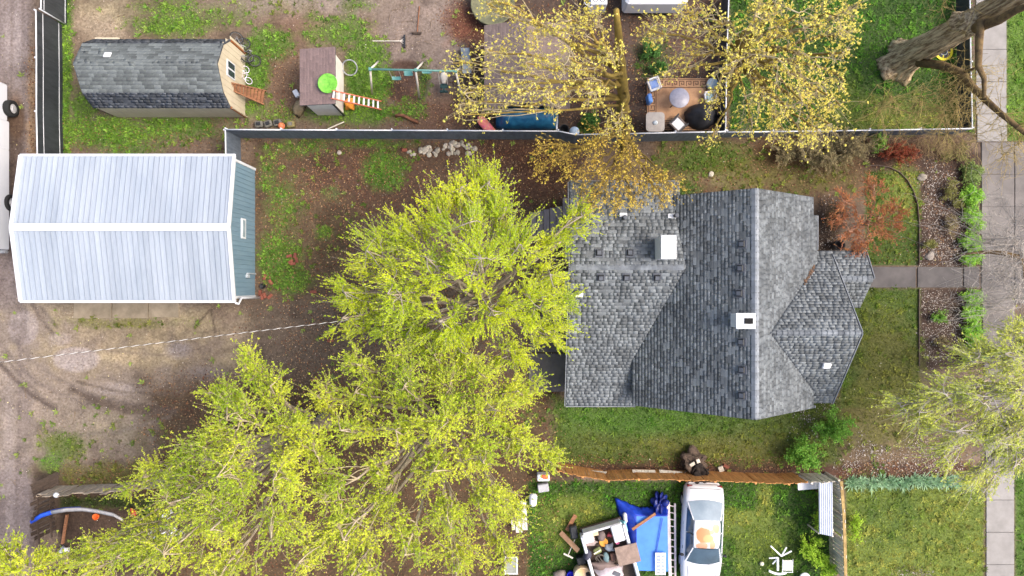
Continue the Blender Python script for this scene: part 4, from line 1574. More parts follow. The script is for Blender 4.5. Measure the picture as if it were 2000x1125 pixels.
for px_, py_, rx_, ry_, pc_ in patches:
    sp = N.new('ShaderNodeVectorMath')
    sp.operation = 'SUBTRACT'
    sp.inputs[1].default_value = (px_, py_, 0)
    L.new(tcn.outputs['Object'], sp.inputs[0])
    sm = N.new('ShaderNodeVectorMath')
    sm.operation = 'MULTIPLY'
    sm.inputs[1].default_value = (1 / rx_, 1 / ry_, 0)
    L.new(sp.outputs[0], sm.inputs[0])
    ln_ = N.new('ShaderNodeVectorMath')
    ln_.operation = 'LENGTH'
    L.new(sm.outputs[0], ln_.inputs[0])
    ad_ = N.new('ShaderNodeMath')
    ad_.operation = 'ADD'
    L.new(ln_.outputs['Value'], ad_.inputs[0])
    nm = N.new('ShaderNodeMath')
    nm.operation = 'MULTIPLY_ADD'
    nm.inputs[1].default_value = .6
    nm.inputs[2].default_value = -.3
    L.new(nzz.outputs['Fac'], nm.inputs[0])
    L.new(nm.outputs[0], ad_.inputs[1])
    mr = N.new('ShaderNodeMapRange')
    mr.inputs[1].default_value, mr.inputs[2].default_value = 1.12, .92
    L.new(ad_.outputs[0], mr.inputs[0])
    mx = N.new('ShaderNodeMix')
    mx.data_type = 'RGBA'
    L.new(mr.outputs[0], mx.inputs[0])
    mx.inputs[7].default_value = (*pc_, 1)
    if prev is None:
        mx.inputs[6].default_value = base_c
    else:
        L.new(prev, mx.inputs[6])
    prev = mx.outputs[2]
L.new(prev, bs.inputs['Base Color'])

# local frame: s from the rear (north) to the front (south); slight turn of the car
XC = Matrix.Translation((car_c.x, car_c.y, 0)) @ Matrix.Rotation(R(-2.2), 4, 'Z')


def cp(s, w, z):
    return Vector((w, 2.22 - s, z))


st_ = [(0.0, .66, .66), (.06, .76, .80), (.2, .84, .90), (.55, .87, .97), (.9, .885, .98), (1.5, .9, .95), (2.4, .905, .93), (3.2, .90, .93), (3.55, .89, .92),
       (4.0, .87, .84), (4.35, .82, .75), (4.5, .74, .66), (4.56, .62, .56)]
rings = []
for s, w, h in st_:
    w = w * 1.03
    half = [(w * .90, .22), (w * .985, .38), (w, .58), (w * .985, h - .16), (w * .90, h - .035), (w * .62, h), (0, h + .015)]
    rings.append([cp(s, -x, z) for x, z in half] + [cp(s, x, z) for x, z in reversed(half[:-1])])
MB(XC).loft(rings).build('body', m_car, cz, smooth=True)
# bumper groove, tail lights, licence recess
for sx in (-1, 1):
    MB(XC).cbox(cp(.10, sx * .66, .72), (.26, .12, .16), b=.03).build('tail_light', M('tail_red', C(120, 30, 34), C(96, 22, 28), rough=.25), cz)
MB(XC).cbox(cp(.02, 0, .56), (1.4, .12, .16), b=.03).build('rear_bumper', m_car, cz)
MB(XC).beam(cp(.17, -.7, .895), cp(.17, .7, .895), .015, .02).build('trunk_seam', m_black, cz)


def glass_patch(name, pts, mat, inset=0.0, thick=.02):
    mb = MB(XC)
    mb.slab([cp(*p) for p in pts], thick)
    return mb.build(name, mat, cz)


# greenhouse
rf_ = []
for s, w, z in ((1.42, .58, 1.355), (1.65, .60, 1.40), (2.05, .605, 1.415), (2.4, .60, 1.40), (2.68, .58, 1.365)):
    rf_.append([cp(s, -w, z - .05), cp(s, -w * .9, z - .012), cp(s, 0, z + .02), cp(s, w * .9, z - .012), cp(s, w, z - .05), cp(s, w * .9, z - .08), cp(s, -w * .9, z - .08)])
ro = MB(XC).loft(rf_).build('roof_panel', mroof, cz, smooth=True)
tcn.object = None
rows = []
for k in range(6):
    t = k / 5
    s = .74 + (1.44 - .74) * t
    wv = .76 + (.60 - .76) * t
    z = .985 + (1.345 - .985) * (t ** .85)
    rows.append([cp(s - .10 * (1 - (x_) ** 2) * (1 - t), x_ * wv, z + .03 * (1 - x_ ** 2)) for x_ in (-1, -.6, -.2, .2, .6, 1)])
MB(XC).loft(rows, closed=False, cap=False).build('rear_window', m_glassr, cz, smooth=True)
rows = []
for k in range(6):
    t = k / 5
    s = 2.67 + (3.42 - 2.67) * t
    wv = .58 + (.76 - .58) * t
    z = 1.35 + (.955 - 1.35) * (t ** 1.15)
    rows.append([cp(s + .14 * (1 - (x_) ** 2) * (.4 + .6 * t), x_ * wv, z + .02 * (1 - x_ ** 2)) for x_ in (-1, -.6, -.2, .2, .6, 1)])
MB(XC).loft(rows, closed=False, cap=False).build('windshield', m_glass, cz, smooth=True)
for sx in (-1, 1):
    for k, (sa_, sb_) in enumerate(((1.0, 2.08), (2.13, 3.3))):
        top0 = max(sa_, 1.44)
        top1_ = min(sb_, 2.68)
        mb = MB(XC)
        P = [cp(sa_, sx * .81, .95), cp(sb_, sx * .82, .94), cp(top1_, sx * .565, 1.33), cp(top0, sx * .575, 1.33)]
        mb.add(P, [(0, 1, 2, 3) if sx > 0 else (3, 2, 1, 0)])
        w_ = mb.build('side_window', m_glass, cz)
    MB(XC).beam(cp(.78, sx * .79, .985), cp(1.45, sx * .60, 1.345), .045, .03).build('pillar', m_car, cz)
    MB(XC).beam(cp(3.42, sx * .79, .95), cp(2.68, sx * .585, 1.35), .05, .03).build('pillar', m_car, cz)
    MB(XC).cbox(cp(3.14, sx * .97, .98), (.17, .1, .12), b=.03).build('mirror', m_black, cz)
    for s in (.85, 3.62):
        wv = MB(XC).lathe(cp(s, sx * .80, .31), [(.31, -.1), (.315, -.05), (.315, .05), (.30, .1), (.20, .1), (.2, -.1)], 24, cap=True, axis=Matrix.Rotation(R(90), 3, 'Y')).build('wheel', m_tyre, cz, smooth=True)
        MB(XC).lathe(cp(s, sx * .80, .31), [(.19, -.105), (.19, .105)], 16, axis=Matrix.Rotation(R(90), 3, 'Y')).build('rim', m_rim, wv)
for s_, zz_ in ((1.0, .955), (2.1, .935), (3.25, .93)):
    for sx in (-1, 1):
        MB(XC).beam(cp(s_, sx * .835, zz_ - .03), cp(s_, sx * .905, .6), .012, .012).build('door_seam', m_black, cz)
for sx in (-1, 1):
    MB(XC).beam(cp(3.66, sx * .66, .925), cp(4.3, sx * .6, .80), .012, .014).build('hood_seam', m_black, cz)
    for s_ in (1.75, 2.85):
        MB(XC).cbox(cp(s_, sx * .905, .78), (.02, .16, .03)).build('door_handle', m_black, cz)
MB(XC).beam(cp(3.55, -.02, .93), cp(3.58, .5, .925), .015, .015).build('wiper', m_black, cz)

# pickup with a white canopy at the left edge
tk = thing('pickup_truck', 'white pickup truck with canopy parked in the alley', 'truck', W(-40, 350))
xr = W(13, 400, .6).x
XT = Matrix.Translation((xr - .95, 0, 0))
yT = lambda py, z=1.6: W(0, py, z).y
yb0, yb1, yf = yT(487), yT(288), yT(200)


def tbox(y0, y1, z0, z1, w0, w1, name, mat, bev=.06):
    ring = lambda w, y, za, zb: [Vector((-w, y, za)), Vector((w, y, za)), Vector((w, y, zb - bev)), Vector((w1 + (w - w0), y, zb)), Vector((-(w1 + (w - w0)), y, zb)), Vector((-w, y, zb - bev))]
    return MB(XT).loft([ring(w0 - bev * .5, y0, z0, z1 - bev), ring(w0, y0 + bev, z0, z1), ring(w0, y1 - bev, z0, z1), ring(w0 - bev * .5, y1, z0, z1 - bev)]).build(name, mat, tk)


tbox(yb0 + .05, yT(282), .45, 1.15, .95, .92, 'bed', m_car)
tbox(yb0, yT(289), 1.15, 1.85, .93, .80, 'canopy', m_car, .1)
tbox(yT(284), yT(225), .45, 1.1, .95, .92, 'cab', m_car)
tbox(yT(284), yT(238), 1.1, 1.8, .88, .68, 'cab_roof', m_car, .1)
tbox(yT(225), yT(150), .45, 1.0, .86, .8, 'hood', m_car, .08)
tbox(yb0 - .12, yb0 + .03, .45, .65, .9, .88, 'rear_bumper', M('chrome', C(170, 172, 176), C(120, 122, 126), rough=.25), .03)
for yy, xo in ((yT(212, .4), .98), (yT(396, .4), .93)):
    for sx in (-1, 1):
        wv = MB(XT).lathe((sx * xo, yy, .38), [(.37, -.13), (.385, -.06), (.385, .06), (.37, .13), (.22, .13), (.22, -.13)], 24, axis=Matrix.Rotation(R(90), 3, 'Y')).build('wheel', m_tyre, tk, smooth=True)
        MB(XT).lathe((sx * xo, yy, .38), [(.215, -.1), (.215, .11), (.12, .125), (.1, .15)], 16, axis=Matrix.Rotation(R(90 * sx), 3, 'Y')).build('rim', m_rim, wv)
MB(XT).beam((.93, yT(360), 1.5), (.93, yT(430), 1.5), .01, .3).build('canopy_window', m_glass, tk)

# vehicles and things cut by the top edge
a, b = W(1222, 6, 1.6), W(1345, 6, 1.6)
tr = thing('parked_trailer', 'pale long trailer roof cut by the top edge', 'trailer', Vector(((a.x + b.x) / 2, a.y + 1.1, 0)))
MB().cbox(((a.x + b.x) / 2, a.y + 1.1, 1.05), (b.x - a.x, 2.2, 1.1), b=.12).build('body', m_car, tr)
MB().cbox(((a.x + b.x) / 2, a.y + 1.1, 1.63), (b.x - a.x - .3, 1.9, .06), b=.03).build('roof_panel', m_white, tr)
for dx in (-.6, .6):
    MB().lathe(((a.x + b.x) / 2 + dx, a.y + .2, .3), [(.3, -.1), (.3, .1)], 18, axis=Matrix.Rotation(R(90), 3, 'X')).build('wheel', m_tyre, tr)
p = W(1170, 2, .9)
ap = thing('white_stove', 'white appliance with black rings cut by the top edge', 'stove', (p.x, p.y, 0))
MB().cbox((p.x, p.y + .2, .45), (.75, .7, .9), b=.03).build('cabinet', m_white, ap)
for dx, dy in ((-.16, 0), (.16, 0), (-.16, .28), (.16, .28)):
    MB().torus((p.x + dx, p.y + .06 + dy, .91), .1, .012).build('burner', m_black, ap)
p = W(1150, 4, .8)
tb = thing('wire_stand', 'grey metal wire stand beside the white appliance', 'stand', (p.x, p.y, 0))
mb = MB()
for dx in (-.16, .16):
    for dy in (-.2, .2):
        mb.tube([(p.x + dx, p.y + dy, 0), (p.x + dx, p.y + dy, .8)], .015, 6)
mb.build('frame', m_rail, tb)
MB().torus((p.x - .05, p.y, .8), .14, .02).build('ring', m_rail, tb)
MB().torus((p.x + .05, p.y - .12, .8), .1, .02).build('ring', m_rail, tb)
p = W(962, 6, .7)
mb = MB()
mb.lathe((p.x, p.y, 0), [(.95, .55), (1.0, .62), (1.0, .68), (.96, .7), (.9, .62), (.02, .60)], 30)
po = thing('round_pool', 'round olive topped tub cut by the top edge', 'tub', (p.x, p.y, 0))
mb.build('rim', M('olive_cover', C(112, 112, 84), C(84, 84, 66), rough=.8), po, smooth=True)
MB().lathe((p.x, p.y, 0), [(.9, 0), (.92, .56)], 30).build('wall', m_dkw, po)

# ================================================================== YARD: SWING SET
sw = thing('swing_set', 'green and white metal swing set with a glider', 'swing set', W(810, 165))
m_grn = M('swing_green', C(104, 152, 142), C(82, 132, 124), scale=5, rough=.5)
m_wht = M('swing_white', C(226, 218, 206), C(208, 198, 184), scale=5, rough=.55)
m_dgr = M('dark_green', C(36, 70, 68), C(26, 52, 52), rough=.55)
m_teal = M('teal_seat', C(96, 150, 146), C(76, 128, 124), rough=.55)
zt = 2.0
A, B = W(722, 135, zt), W(893, 139, zt)
MB().tube([A, B], .045, 10).build('top_bar', m_grn, sw, smooth=True)
for (tx, ty), (sx_, sy_), (nx2, ny2) in (((723, 135), (727, 185), (733, 126)), ((812, 137), (819, 191), (822, 126)), ((890, 139), (903, 194), (899, 134))):
    t = W(tx, ty, zt)
    MB().tube([t, W(sx_, sy_, 0)], .045, 8).build('leg', m_wht, sw, smooth=True)
    MB().tube([t, W(nx2, ny2, .7), Vector((W(nx2, ny2, .7).x, t.y + 1.0, 0))], .045, 8).build('leg', m_wht, sw, smooth=True)
    MB().cbox((t.x, t.y, zt), (.14, .14, .12)).build('bracket', m_grn, sw)


def seat(px, py, z, w, d, mat, c0, c1, name='swing_seat'):
    p = W(px, py, z)
    s = MB()
    rings = []
    for i in range(9):
        t = i / 8 * 2 - 1
        x = p.x + t * w / 2
        dz = .06 * t * t
        rings.append([Vector((x, p.y - d / 2, z + dz)), Vector((x, p.y + d / 2, z + dz)), Vector((x, p.y + d / 2, z + dz - .03)), Vector((x, p.y - d / 2, z + dz - .03))])
    so = s.loft(rings).build(name, mat, sw)
    for sx, c_ in ((-1, c0), (1, c1)):
        MB().tube([W(c_[0], c_[1], zt), Vector((p.x + sx * w / 2, p.y, z + .06))], .014, 5).build('chain', m_wht, so)


seat(775, 153, .6, .42, .16, m_teal, (759, 136), (778, 136))
seat(798, 143, .75, .40, .24, m_teal, (787, 136), (803, 136))
seat(834, 141, .55, .45, .12, m_teal, (826, 137), (844, 137))
p0, p1 = W(867, 142, .9), W(867, 163, .6)
gl = MB()
rings = []
for i in range(9):
    t = i / 8
    q = p0.lerp(p1, t)
    wv = .10 + .09 * math.sin(math.pi * min(1, t * 1.1 + .08))
    rings.append([q + Vector((-wv, 0, 0)), q + Vector((-wv * .5, 0, .05)), q + Vector((wv * .5, 0, .05)), q + Vector((wv, 0, 0)), q + Vector((0, 0, -.06))])
glo = gl.loft(rings).build('glider', m_wht, sw, smooth=True)
q = W(867, 170, .5)
MB().cbox((q.x, q.y + .05, .48), (.34, .2, .08)).build('glider_seat', m_dgr, glo)
MB().cbox((q.x, q.y - .2, .48), (.38, .1, .1)).build('foot_rest', m_dgr, glo)
MB().beam(q + Vector((0, .2, 0)), q + Vector((0, -.25, 0)), .08, .06).build('spine', m_dgr, glo)
for c_, dx in (((855, 139), -.17), ((873, 139), .17)):
    MB().tube([W(*c_, zt), q + Vector((dx, .1, .1))], .018, 6).build('hanger', m_wht, glo)
sl = MB()
rings = []
for i in range(10):
    t = i / 9
    q = W(908, 92, .25).lerp(W(912, 142, 1.7), t)
    q.z = .15 + 1.5 * t ** 1.2
    rings.append([q + Vector((-.2, 0, .1)), q + Vector((-.17, 0, 0)), q + Vector((.17, 0, 0)), q + Vector((.2, 0, .1)), q + Vector((.2, 0, -.02)), q + Vector((-.2, 0, -.04))])
sl.loft(rings)
slo = one('slide', sl, M('slide_grey', C(140, 150, 156), C(120, 130, 138), rough=.5), 'grey plastic slide beside the swing set', 'slide')

# brooms
def broom(name, label, a, b, hd, mat, z=.12):
    t = thing(name, label, 'broom', W(*b))
    MB().tube([W(*a, .06), W(*b, z)], .02, 6).build('handle', mat, t)
    h = MB()
    p, q = W(hd[0], hd[1], z), W(hd[2], hd[3], z)
    h.beam(p, q, .08, .08)
    h.build('head', m_dkw if mat == m_brown else m_black, t)
    h = MB()
    n = 14
    for i in range(n):
        c = p.lerp(q, (i + .5) / n)
        h.box((c.x, c.y, z - .08), (.03, .03, .12))
    h.build('bristles', m_black, t, kind='stuff')
    if mat != m_brown:
        d = W(*b, z) - W(*a, .06)
        e = W(*a, .06) + d * .88
        for hh in (p.lerp(q, .25), p.lerp(q, .75)):
            MB().tube([e, hh], .012, 5).build('brace', mat, t)


broom('push_broom', 'white handled push broom lying on bare dirt', (728, 80), (788, 80), (790, 68, 790, 93), m_wht)
broom('push_broom', 'brown handled push broom lying at top of dirt yard', (819, 12), (815, 64), (804, 64, 823, 65), m_brown)


# ================================================================== BICYCLES
m_bkr = M('bike_rim', C(120, 120, 120), C(80, 80, 80), rough=.4)


def bicycle(label, px, py, rz, tilt, sc_, tyre_m, frame_m, seat_m, z=.12):
    p = W(px, py, 0)
    b = thing('bicycle', label, 'bicycle', (p.x, p.y, 0))
    X = Matrix.Translation((p.x, p.y, z)) @ Matrix.Rotation(rz, 4, 'Z') @ Matrix.Rotation(tilt, 4, 'X') @ Matrix.Scale(sc_, 4)
    rot = Matrix.Rotation(R(90), 3, 'X')
    for x in (-.52, .52):
        w = MB(X).torus((x, 0, .33), .31, .026, rot, 28, 6).build('wheel', tyre_m, b, smooth=True)
        MB(X).torus((x, 0, .33), .28, .012, rot, 28, 4).build('rim', m_bkr, w)
        sp = MB(X)
        for k in range(12):
            a = k * math.pi / 6
            sp.tube([(x, 0, .33), (x + .28 * math.cos(a), 0, .33 + .28 * math.sin(a))], .004, 3)
        sp.tube([(x, -.05, .33), (x, .05, .33)], .025, 8)
        s_ = sp.build('spokes', m_bkr, w)
        s_['kind'] = 'stuff'
    f = MB(X)
    bb, st, hd, hd2 = (-.06, 0, .30), (-.2, 0, .78), (.36, 0, .80), (.38, 0, .66)
    for q, r_, wd_ in ((bb, st, .022), (bb, hd2, .024), (st, hd, .02), (bb, (-.52, 0, .33), .014), (st, (-.52, 0, .33), .012), (hd, (.52, 0, .33), .018)):
        f.tube([q, r_], wd_, 7)
    f.build('frame', frame_m, b, smooth=True)
    MB(X).tube([(.30, -.28, .93), (.38, -.12, .95), (.36, 0, .90), (.38, .12, .95), (.30, .28, .93)], .016, 6).build('handlebar', m_black, b, smooth=True)
    MB(X).blob((-.24, 0, .9), (.13, .07, .04), amp=.05).build('saddle', seat_m, b, smooth=True)
    mb = MB(X)
    mb.torus((-.06, -.05, .30), .09, .012, rot, 16, 4)
    mb.beam((-.06, .07, .30), (.06, .07, .18), .02, .02)
    mb.beam((-.06, -.08, .30), (-.18, -.08, .42), .02, .02)
    mb.build('crank', m_rim, b)
    return b


m_bk = M('bike_grey', C(170, 172, 176), C(120, 122, 126), rough=.4)
m_bw = M('bike_white', C(232, 226, 238), C(214, 206, 224), rough=.45)
m_bluec = M('light_blue', C(170, 206, 224), C(150, 190, 210), rough=.5)
bicycle('grey adult bicycle lying against beige shed with pale blue saddle', 486, 92, R(-62), R(48), .95, m_tyre, m_bk, m_bluec, .1)
bicycle('dark bicycle lying under the grey bicycle beside beige shed', 499, 98, R(-58), R(70), .9, m_tyre, m_black, m_black, .06)
bicycle('small white child bicycle beside the wooden steps', 491, 148, R(-75), R(45), .52, m_bw, m_bw, m_bw, .08)
mb = MB()
mb.torus(W(683, 132, .25), .34, .03, Matrix.Rotation(R(20), 3, 'X'), 26, 6)
one('hoop', mb, m_bk, 'loose grey hoop lying beside small brown shed', 'hoop', smooth=True)
mb = MB()
p = W(683, 203, .25)
mb.blob(p, (.28, .3, .26), seed=4, amp=.35, fr=3)
one('orange_bag', mb, M('orange_cloth', C(232, 160, 60), C(200, 120, 44), scale=5, rough=.7), 'crumpled orange bag beneath the orange railed ladder', 'bag', smooth=True)
mb = MB()
p = W(579, 183, .12)
mb.cbox(p, (.22, .34, .2), rz=.5)
one('white_box', mb, m_white, 'small white box beside west wall of brown shed', 'box')

# ================================================================== LOOSE THINGS
m_stone = M('field_stone', C(190, 182, 168), C(132, 122, 110), scale=5, rough=.85, rand=.35, hue=.02)
m_brick = M('red_brick', C(140, 80, 62), C(106, 60, 48), scale=6, rough=.85, rand=.15)
stone_me = []
for s in range(5):
    mb = MB().blob((0, 0, 0), (1, .75, .5), seed=s, sub=2, amp=.3, fr=1.6)
    me = bpy.data.meshes.new('stone')
    me.from_pydata([tuple(v) for v in mb.v], [], mb.f)
    me.materials.append(m_stone)
    stone_me.append(me)


def stone(px, py, r, label, group=None, k=0, rz=0.0, z=None):
    p = W(px, py, 0)
    o = bpy.data.objects.new('stone', stone_me[k % 5])
    COL.objects.link(o)
    o.location = (p.x, p.y, r * .3 if z is None else z)
    o.scale = (r, r, r)
    o.rotation_euler = (0, 0, rz)
    put(o, label, 'stone', group)


rs = random.Random(3)
for i in range(46):
    t = rs.random()
    px = 797 + 136 * t
    py = 292 + rs.uniform(-9, 12) + (4 * math.sin(t * 6))
    stone(px, py, rs.uniform(.06, .15), 'rounded pale stone in the heap along long privacy fence', 'stones heaped along the fence', i, rs.uniform(0, 6))
stone(884, 279, .17, 'brightest white stone at the fence edge of the stone heap', None, 1, .3)
for i, (px, py, r) in enumerate(((1800, 346, .2), (1815, 500, .26), (1388, 340, .14), (664, 299, .12))):
    stone(px, py, r, ['pale oval stone in the pebble bed by red shrub', 'pale upright stone in pebble bed beside front walk', 'small tan stone on bare soil north of the house', 'lone pale stone in the leaf litter of back yard'][i], None, i, i * .8)
mb = MB()
mb.cbox(W(790, 293, .06), (.24, .15, .12), rz=.1)
one('brick', mb, m_brick, 'single reddish brick at west end of the stone heap', 'brick')


def brick(px, py, rz, label, group=None, z=.05, s=(.24, .12, .09)):
    mb = MB().cbox(W(px, py, z), s, rz=rz, b=.008)
    return one('brick', mb, m_brick, label, 'brick', group)


for i, (px, py, rz) in enumerate(((565, 500, .2), (576, 499, 1.4), (568, 511, .6), (579, 508, 1.8), (572, 515, .1))):
    brick(px, py, rz, ['upper left', 'upper right', 'lower left', 'right hand', 'lowest'][i] + ' red brick of the little heap on back yard grass', 'bricks heaped on the back yard', .05 + .04 * (i % 2), (.25, .13, .1))
for i, (px, py, rz) in enumerate(((517, 541, 1.2), (529, 551, 2.2), (508, 572, 1.5), (517, 577, 2.0), (527, 579, .8), (511, 580, 1.9))):
    brick(px, py, rz, ['topmost', 'rightmost', 'leftmost', 'middle lower', 'lower right', 'bottom'][i] + ' red brick scattered by southeast corner of the garage', 'bricks by the garage corner', .05, (.26, .13, .1))
for px, py, rz, lb in ((612, 570, .1, 'lone red brick lying in the open soil east of garage'), (645, 665, .1, 'red brick on the driveway under the overhead cable'),
                       (614, 742, .3, 'red brick half hidden at the edge of lower trees'), (1418, 911, -.5, 'broken red brick beside the burnt barrel')):
    brick(px, py, rz, lb, None, .05, (.28, .14, .1))
mb = MB()
p = W(514, 559, .1)
mb.lathe((p.x, p.y, 0), [(.1, 0), (.13, .22), (.12, .22), (.09, .03)], 14)
one('flower_pot', mb, m_black, 'black pot among the bricks at garage corner', 'pot', smooth=True)
# planters by the fence
m_slate = M('slate_planter', C(120, 116, 108), C(88, 86, 80), scale=4, rough=.8, rand=.12)
for i, (px, py, rz) in enumerate(((506, 243, .1), (524, 242, .35), (542, 240, .2), (568, 243, .1))):
    p = W(px, py, .12)
    t = thing('stone_block', ['leftmost grey block', 'second grey block', 'third grey block', 'olive tinted block right of orange ball'][i] + ' in the row behind privacy fence', 'block', (p.x, p.y, 0))
    MB().cbox((p.x, p.y, .12), (.36, .3, .24), rz=rz, b=.05).build('block', m_slate if i < 3 else M('olive_block', C(140, 128, 84), C(112, 104, 70), rough=.8), t)
    MB().cbox((p.x, p.y, .25), (.2, .16, .05), rz=rz, b=.02).build('lid', m_black if i < 3 else m_slate, t)
mb = MB().blob(W(550, 246, .16), (.17, .17, .16), seed=2, amp=.06)
one('orange_ball', mb, M('faded_orange', C(206, 124, 84), C(184, 104, 70), rough=.7), 'faded orange ball among the grey blocks by fence', 'ball', smooth=True)
mb = MB()
mb.tube([W(772, 226, .1), W(786, 225, .12), W(817, 240, .12)], [.07, .08, .06], 9)
one('log', mb, M('rotten_log', C(136, 92, 66), C(92, 60, 44), scale=6, rough=.9), 'reddish rotten log lying near the privacy fence', 'log', smooth=True)
mb = MB().blob(W(586, 212, .12), (.24, .34, .2), seed=8, amp=.5, fr=2.4)
one('stump', mb, M('stump_wood', C(150, 134, 104), C(108, 96, 74), scale=5, rough=.9), 'mossy tree stump southwest of small brown shed', 'stump', smooth=True)
mb = MB().tube([W(640, 252, .1), W(672, 238, .12)], .03, 6)
one('pale_stick', mb, m_wht, 'pale straight stick lying below small brown shed', 'stick')
# pink sled
P = []
c = W(946, 238, .5)
mb = MB()
rings = []
for i in range(13):
    t = i / 12
    q = W(934, 228, .55).lerp(W(962, 260, .25), t)
    w = .22 * min(1, math.sqrt(max(0.02, 1 - (1 - min(t * 3.5, 1)) ** 2)))
    d = Vector((.62, .72, 0)).normalized()
    rings.append([q - d * w, q - d * w * .8 + Vector((0, 0, .05)), q + d * w * .8 + Vector((0, 0, .05)), q + d * w, q + Vector((0, 0, -.03))])
mb.loft(rings)
one('toboggan', mb, M('pink_plastic', C(226, 108, 136), C(232, 140, 110), scale=4, rough=.5), 'pink toboggan standing against the privacy fence', 'sled', smooth=True)
# tubs by the fence bend
p = W(1102, 252, .5)
mb = MB().lathe((p.x, p.y, 0), [(.18, 0), (.2, .5), (.22, .52), (.19, .5), (.17, .1), (.01, .08)], 20)
one('black_tub', mb, m_black, 'open black tub behind the bend of privacy fence', 'tub', smooth=True)
p = W(1122, 257, .6)
mb = MB().lathe((p.x, p.y, 0), [(.2, 0), (.22, .55), (.23, .6), (.02, .62)], 20)
one('lidded_tub', mb, M('pale_blue', C(176, 196, 214), C(160, 180, 200), rough=.5), 'pale blue lidded tub behind the bend of privacy fence', 'tub', smooth=True)

# ================================================================== PATIO under the maple
pr = W(1330, 204)
rug = thing('outdoor_rug', 'brown outdoor rug with dark key border under the patio set', 'rug', (pr.x, pr.y, 0))
a, b = W(1263, 254), W(1396, 154)
MB().box(((a.x + b.x) / 2, (a.y + b.y) / 2, .055), (b.x - a.x, b.y - a.y, .03)).build('mat', M('rug_tan', C(186, 146, 110), C(160, 122, 92), scale=3, rough=.9), rug)
mb = MB()
mrug = M('rug_dark', C(84, 62, 50), C(66, 48, 40), rough=.9)
zr_ = .074


def bar(x0, y0, x1, y1):
    mb.box(((x0 + x1) / 2, (y0 + y1) / 2, zr_), (abs(x1 - x0), abs(y1 - y0), .006))


th = .03
for y in (b.y - .06, b.y - .42, a.y + .06, a.y + .42):
    bar(a.x + .05, y - th / 2, b.x - .05, y + th / 2)
for x in (a.x + .06, a.x + .42, b.x - .06, b.x - .42):
    bar(x - th / 2, a.y + .05, x + th / 2, b.y - .05)
for k in range(7):
    x = a.x + .5 + k * .33
    for y0 in (b.y - .36, a.y + .12):
        bar(x, y0, x + th, y0 + .24)
        bar(x, y0 + .21, x + .24, y0 + .24)
        bar(x + .21, y0 + .07, x + .24, y0 + .24)
        bar(x + .1, y0 + .07, x + .24, y0 + .1)
        bar(x + .1, y0 + .07, x + .13, y0 + .16)
for k in range(5):
    y = a.y + .55 + k * .33
    for x0 in (a.x + .12, b.x - .36):
        bar(x0, y, x0 + .24, y + th)
        bar(x0 + .21, y, x0 + .24, y + .24)
        bar(x0 + .07, y + .21, x0 + .24, y + .24)
        bar(x0 + .07, y + .1, x0 + .1, y + .24)
o = mb.build('key_border', mrug, rug)
o['kind'] = 'stuff'


def roundrect(cx, cy, hx, hy, r, n=6):
    out = []
    for sx, sy, a0 in ((1, 1, 0), (-1, 1, 90), (-1, -1, 180), (1, -1, 270)):
        for k in range(n + 1):
            an = R(a0 + 90 * k / n)
            out.append((cx + sx * (hx - r) + r * math.cos(an), cy + sy * (hy - r) + r * math.sin(an)))
    return out


p = W(1280, 238, .75)
t = thing('fire_table', 'square pale grey table with rounded corners on patio rug', 'table', (p.x, p.y, 0))
m_tab = M('table_grey', C(178, 170, 162), C(160, 152, 146), scale=4, rough=.7)
MB().prism(roundrect(p.x, p.y, .42, .44, .16), .69, .75).build('table_top', m_tab, t)
MB().prism(roundrect(p.x, p.y, .22, .22, .06), .05, .69).build('base', m_dkw, t)
MB().lathe((p.x, p.y - .05, .75), [(.1, 0), (.1, .06), (.06, .09)], 14).build('lid', M('pale_metal', C(206, 214, 216), C(190, 198, 202), rough=.4), t)
p = W(1327, 191, .72)
t = thing('round_table', 'round grey glass topped table in middle of patio rug', 'table', (p.x, p.y, 0))
MB().lathe((p.x, p.y, .69), [(.44, 0), (.46, .02), (.44, .04), (.01, .045)], 24).build('table_top', M('lavender_grey', C(160, 158, 170), C(140, 138, 150), scale=4, rough=.35), t, smooth=True)
for k in range(4):
    an = R(45 + 90 * k)
    MB().tube([(p.x + .12 * math.cos(an), p.y + .12 * math.sin(an), .69), (p.x + .38 * math.cos(an), p.y + .38 * math.sin(an), .05)], .02, 6).build('leg', m_black, t)


def patio_chair(name, label, px, py, rz, frame, cushion, seatm, s=.62):
    p = W(px, py, .4)
    X = Matrix.Translation((p.x, p.y, 0)) @ Matrix.Rotation(rz, 4, 'Z')
    t = thing(name, label, 'chair', (p.x, p.y, 0))
    MB(X).cbox((0, 0, .38), (s, s, .08)).build('seat', seatm, t)
    MB(X).cbox((0, .02, .45), (s * .8, s * .7, .08), b=.03).build('cushion', cushion, t)
    MB(X).beam((-s / 2, s / 2, .5), (s / 2, s / 2, .5), .06, .35).build('backrest', seatm, t)
    for sx in (-1, 1):
        MB(X).beam((sx * s / 2, -s / 2, .58), (sx * s / 2, s / 2, .58), .06, .03).build('armrest', frame, t)
        for sy in (-1, 1):
            MB(X).tube([(sx * s / 2, sy * s / 2, .58), (sx * s / 2, sy * s / 2, .03)], .02, 6).build('leg', frame, t)


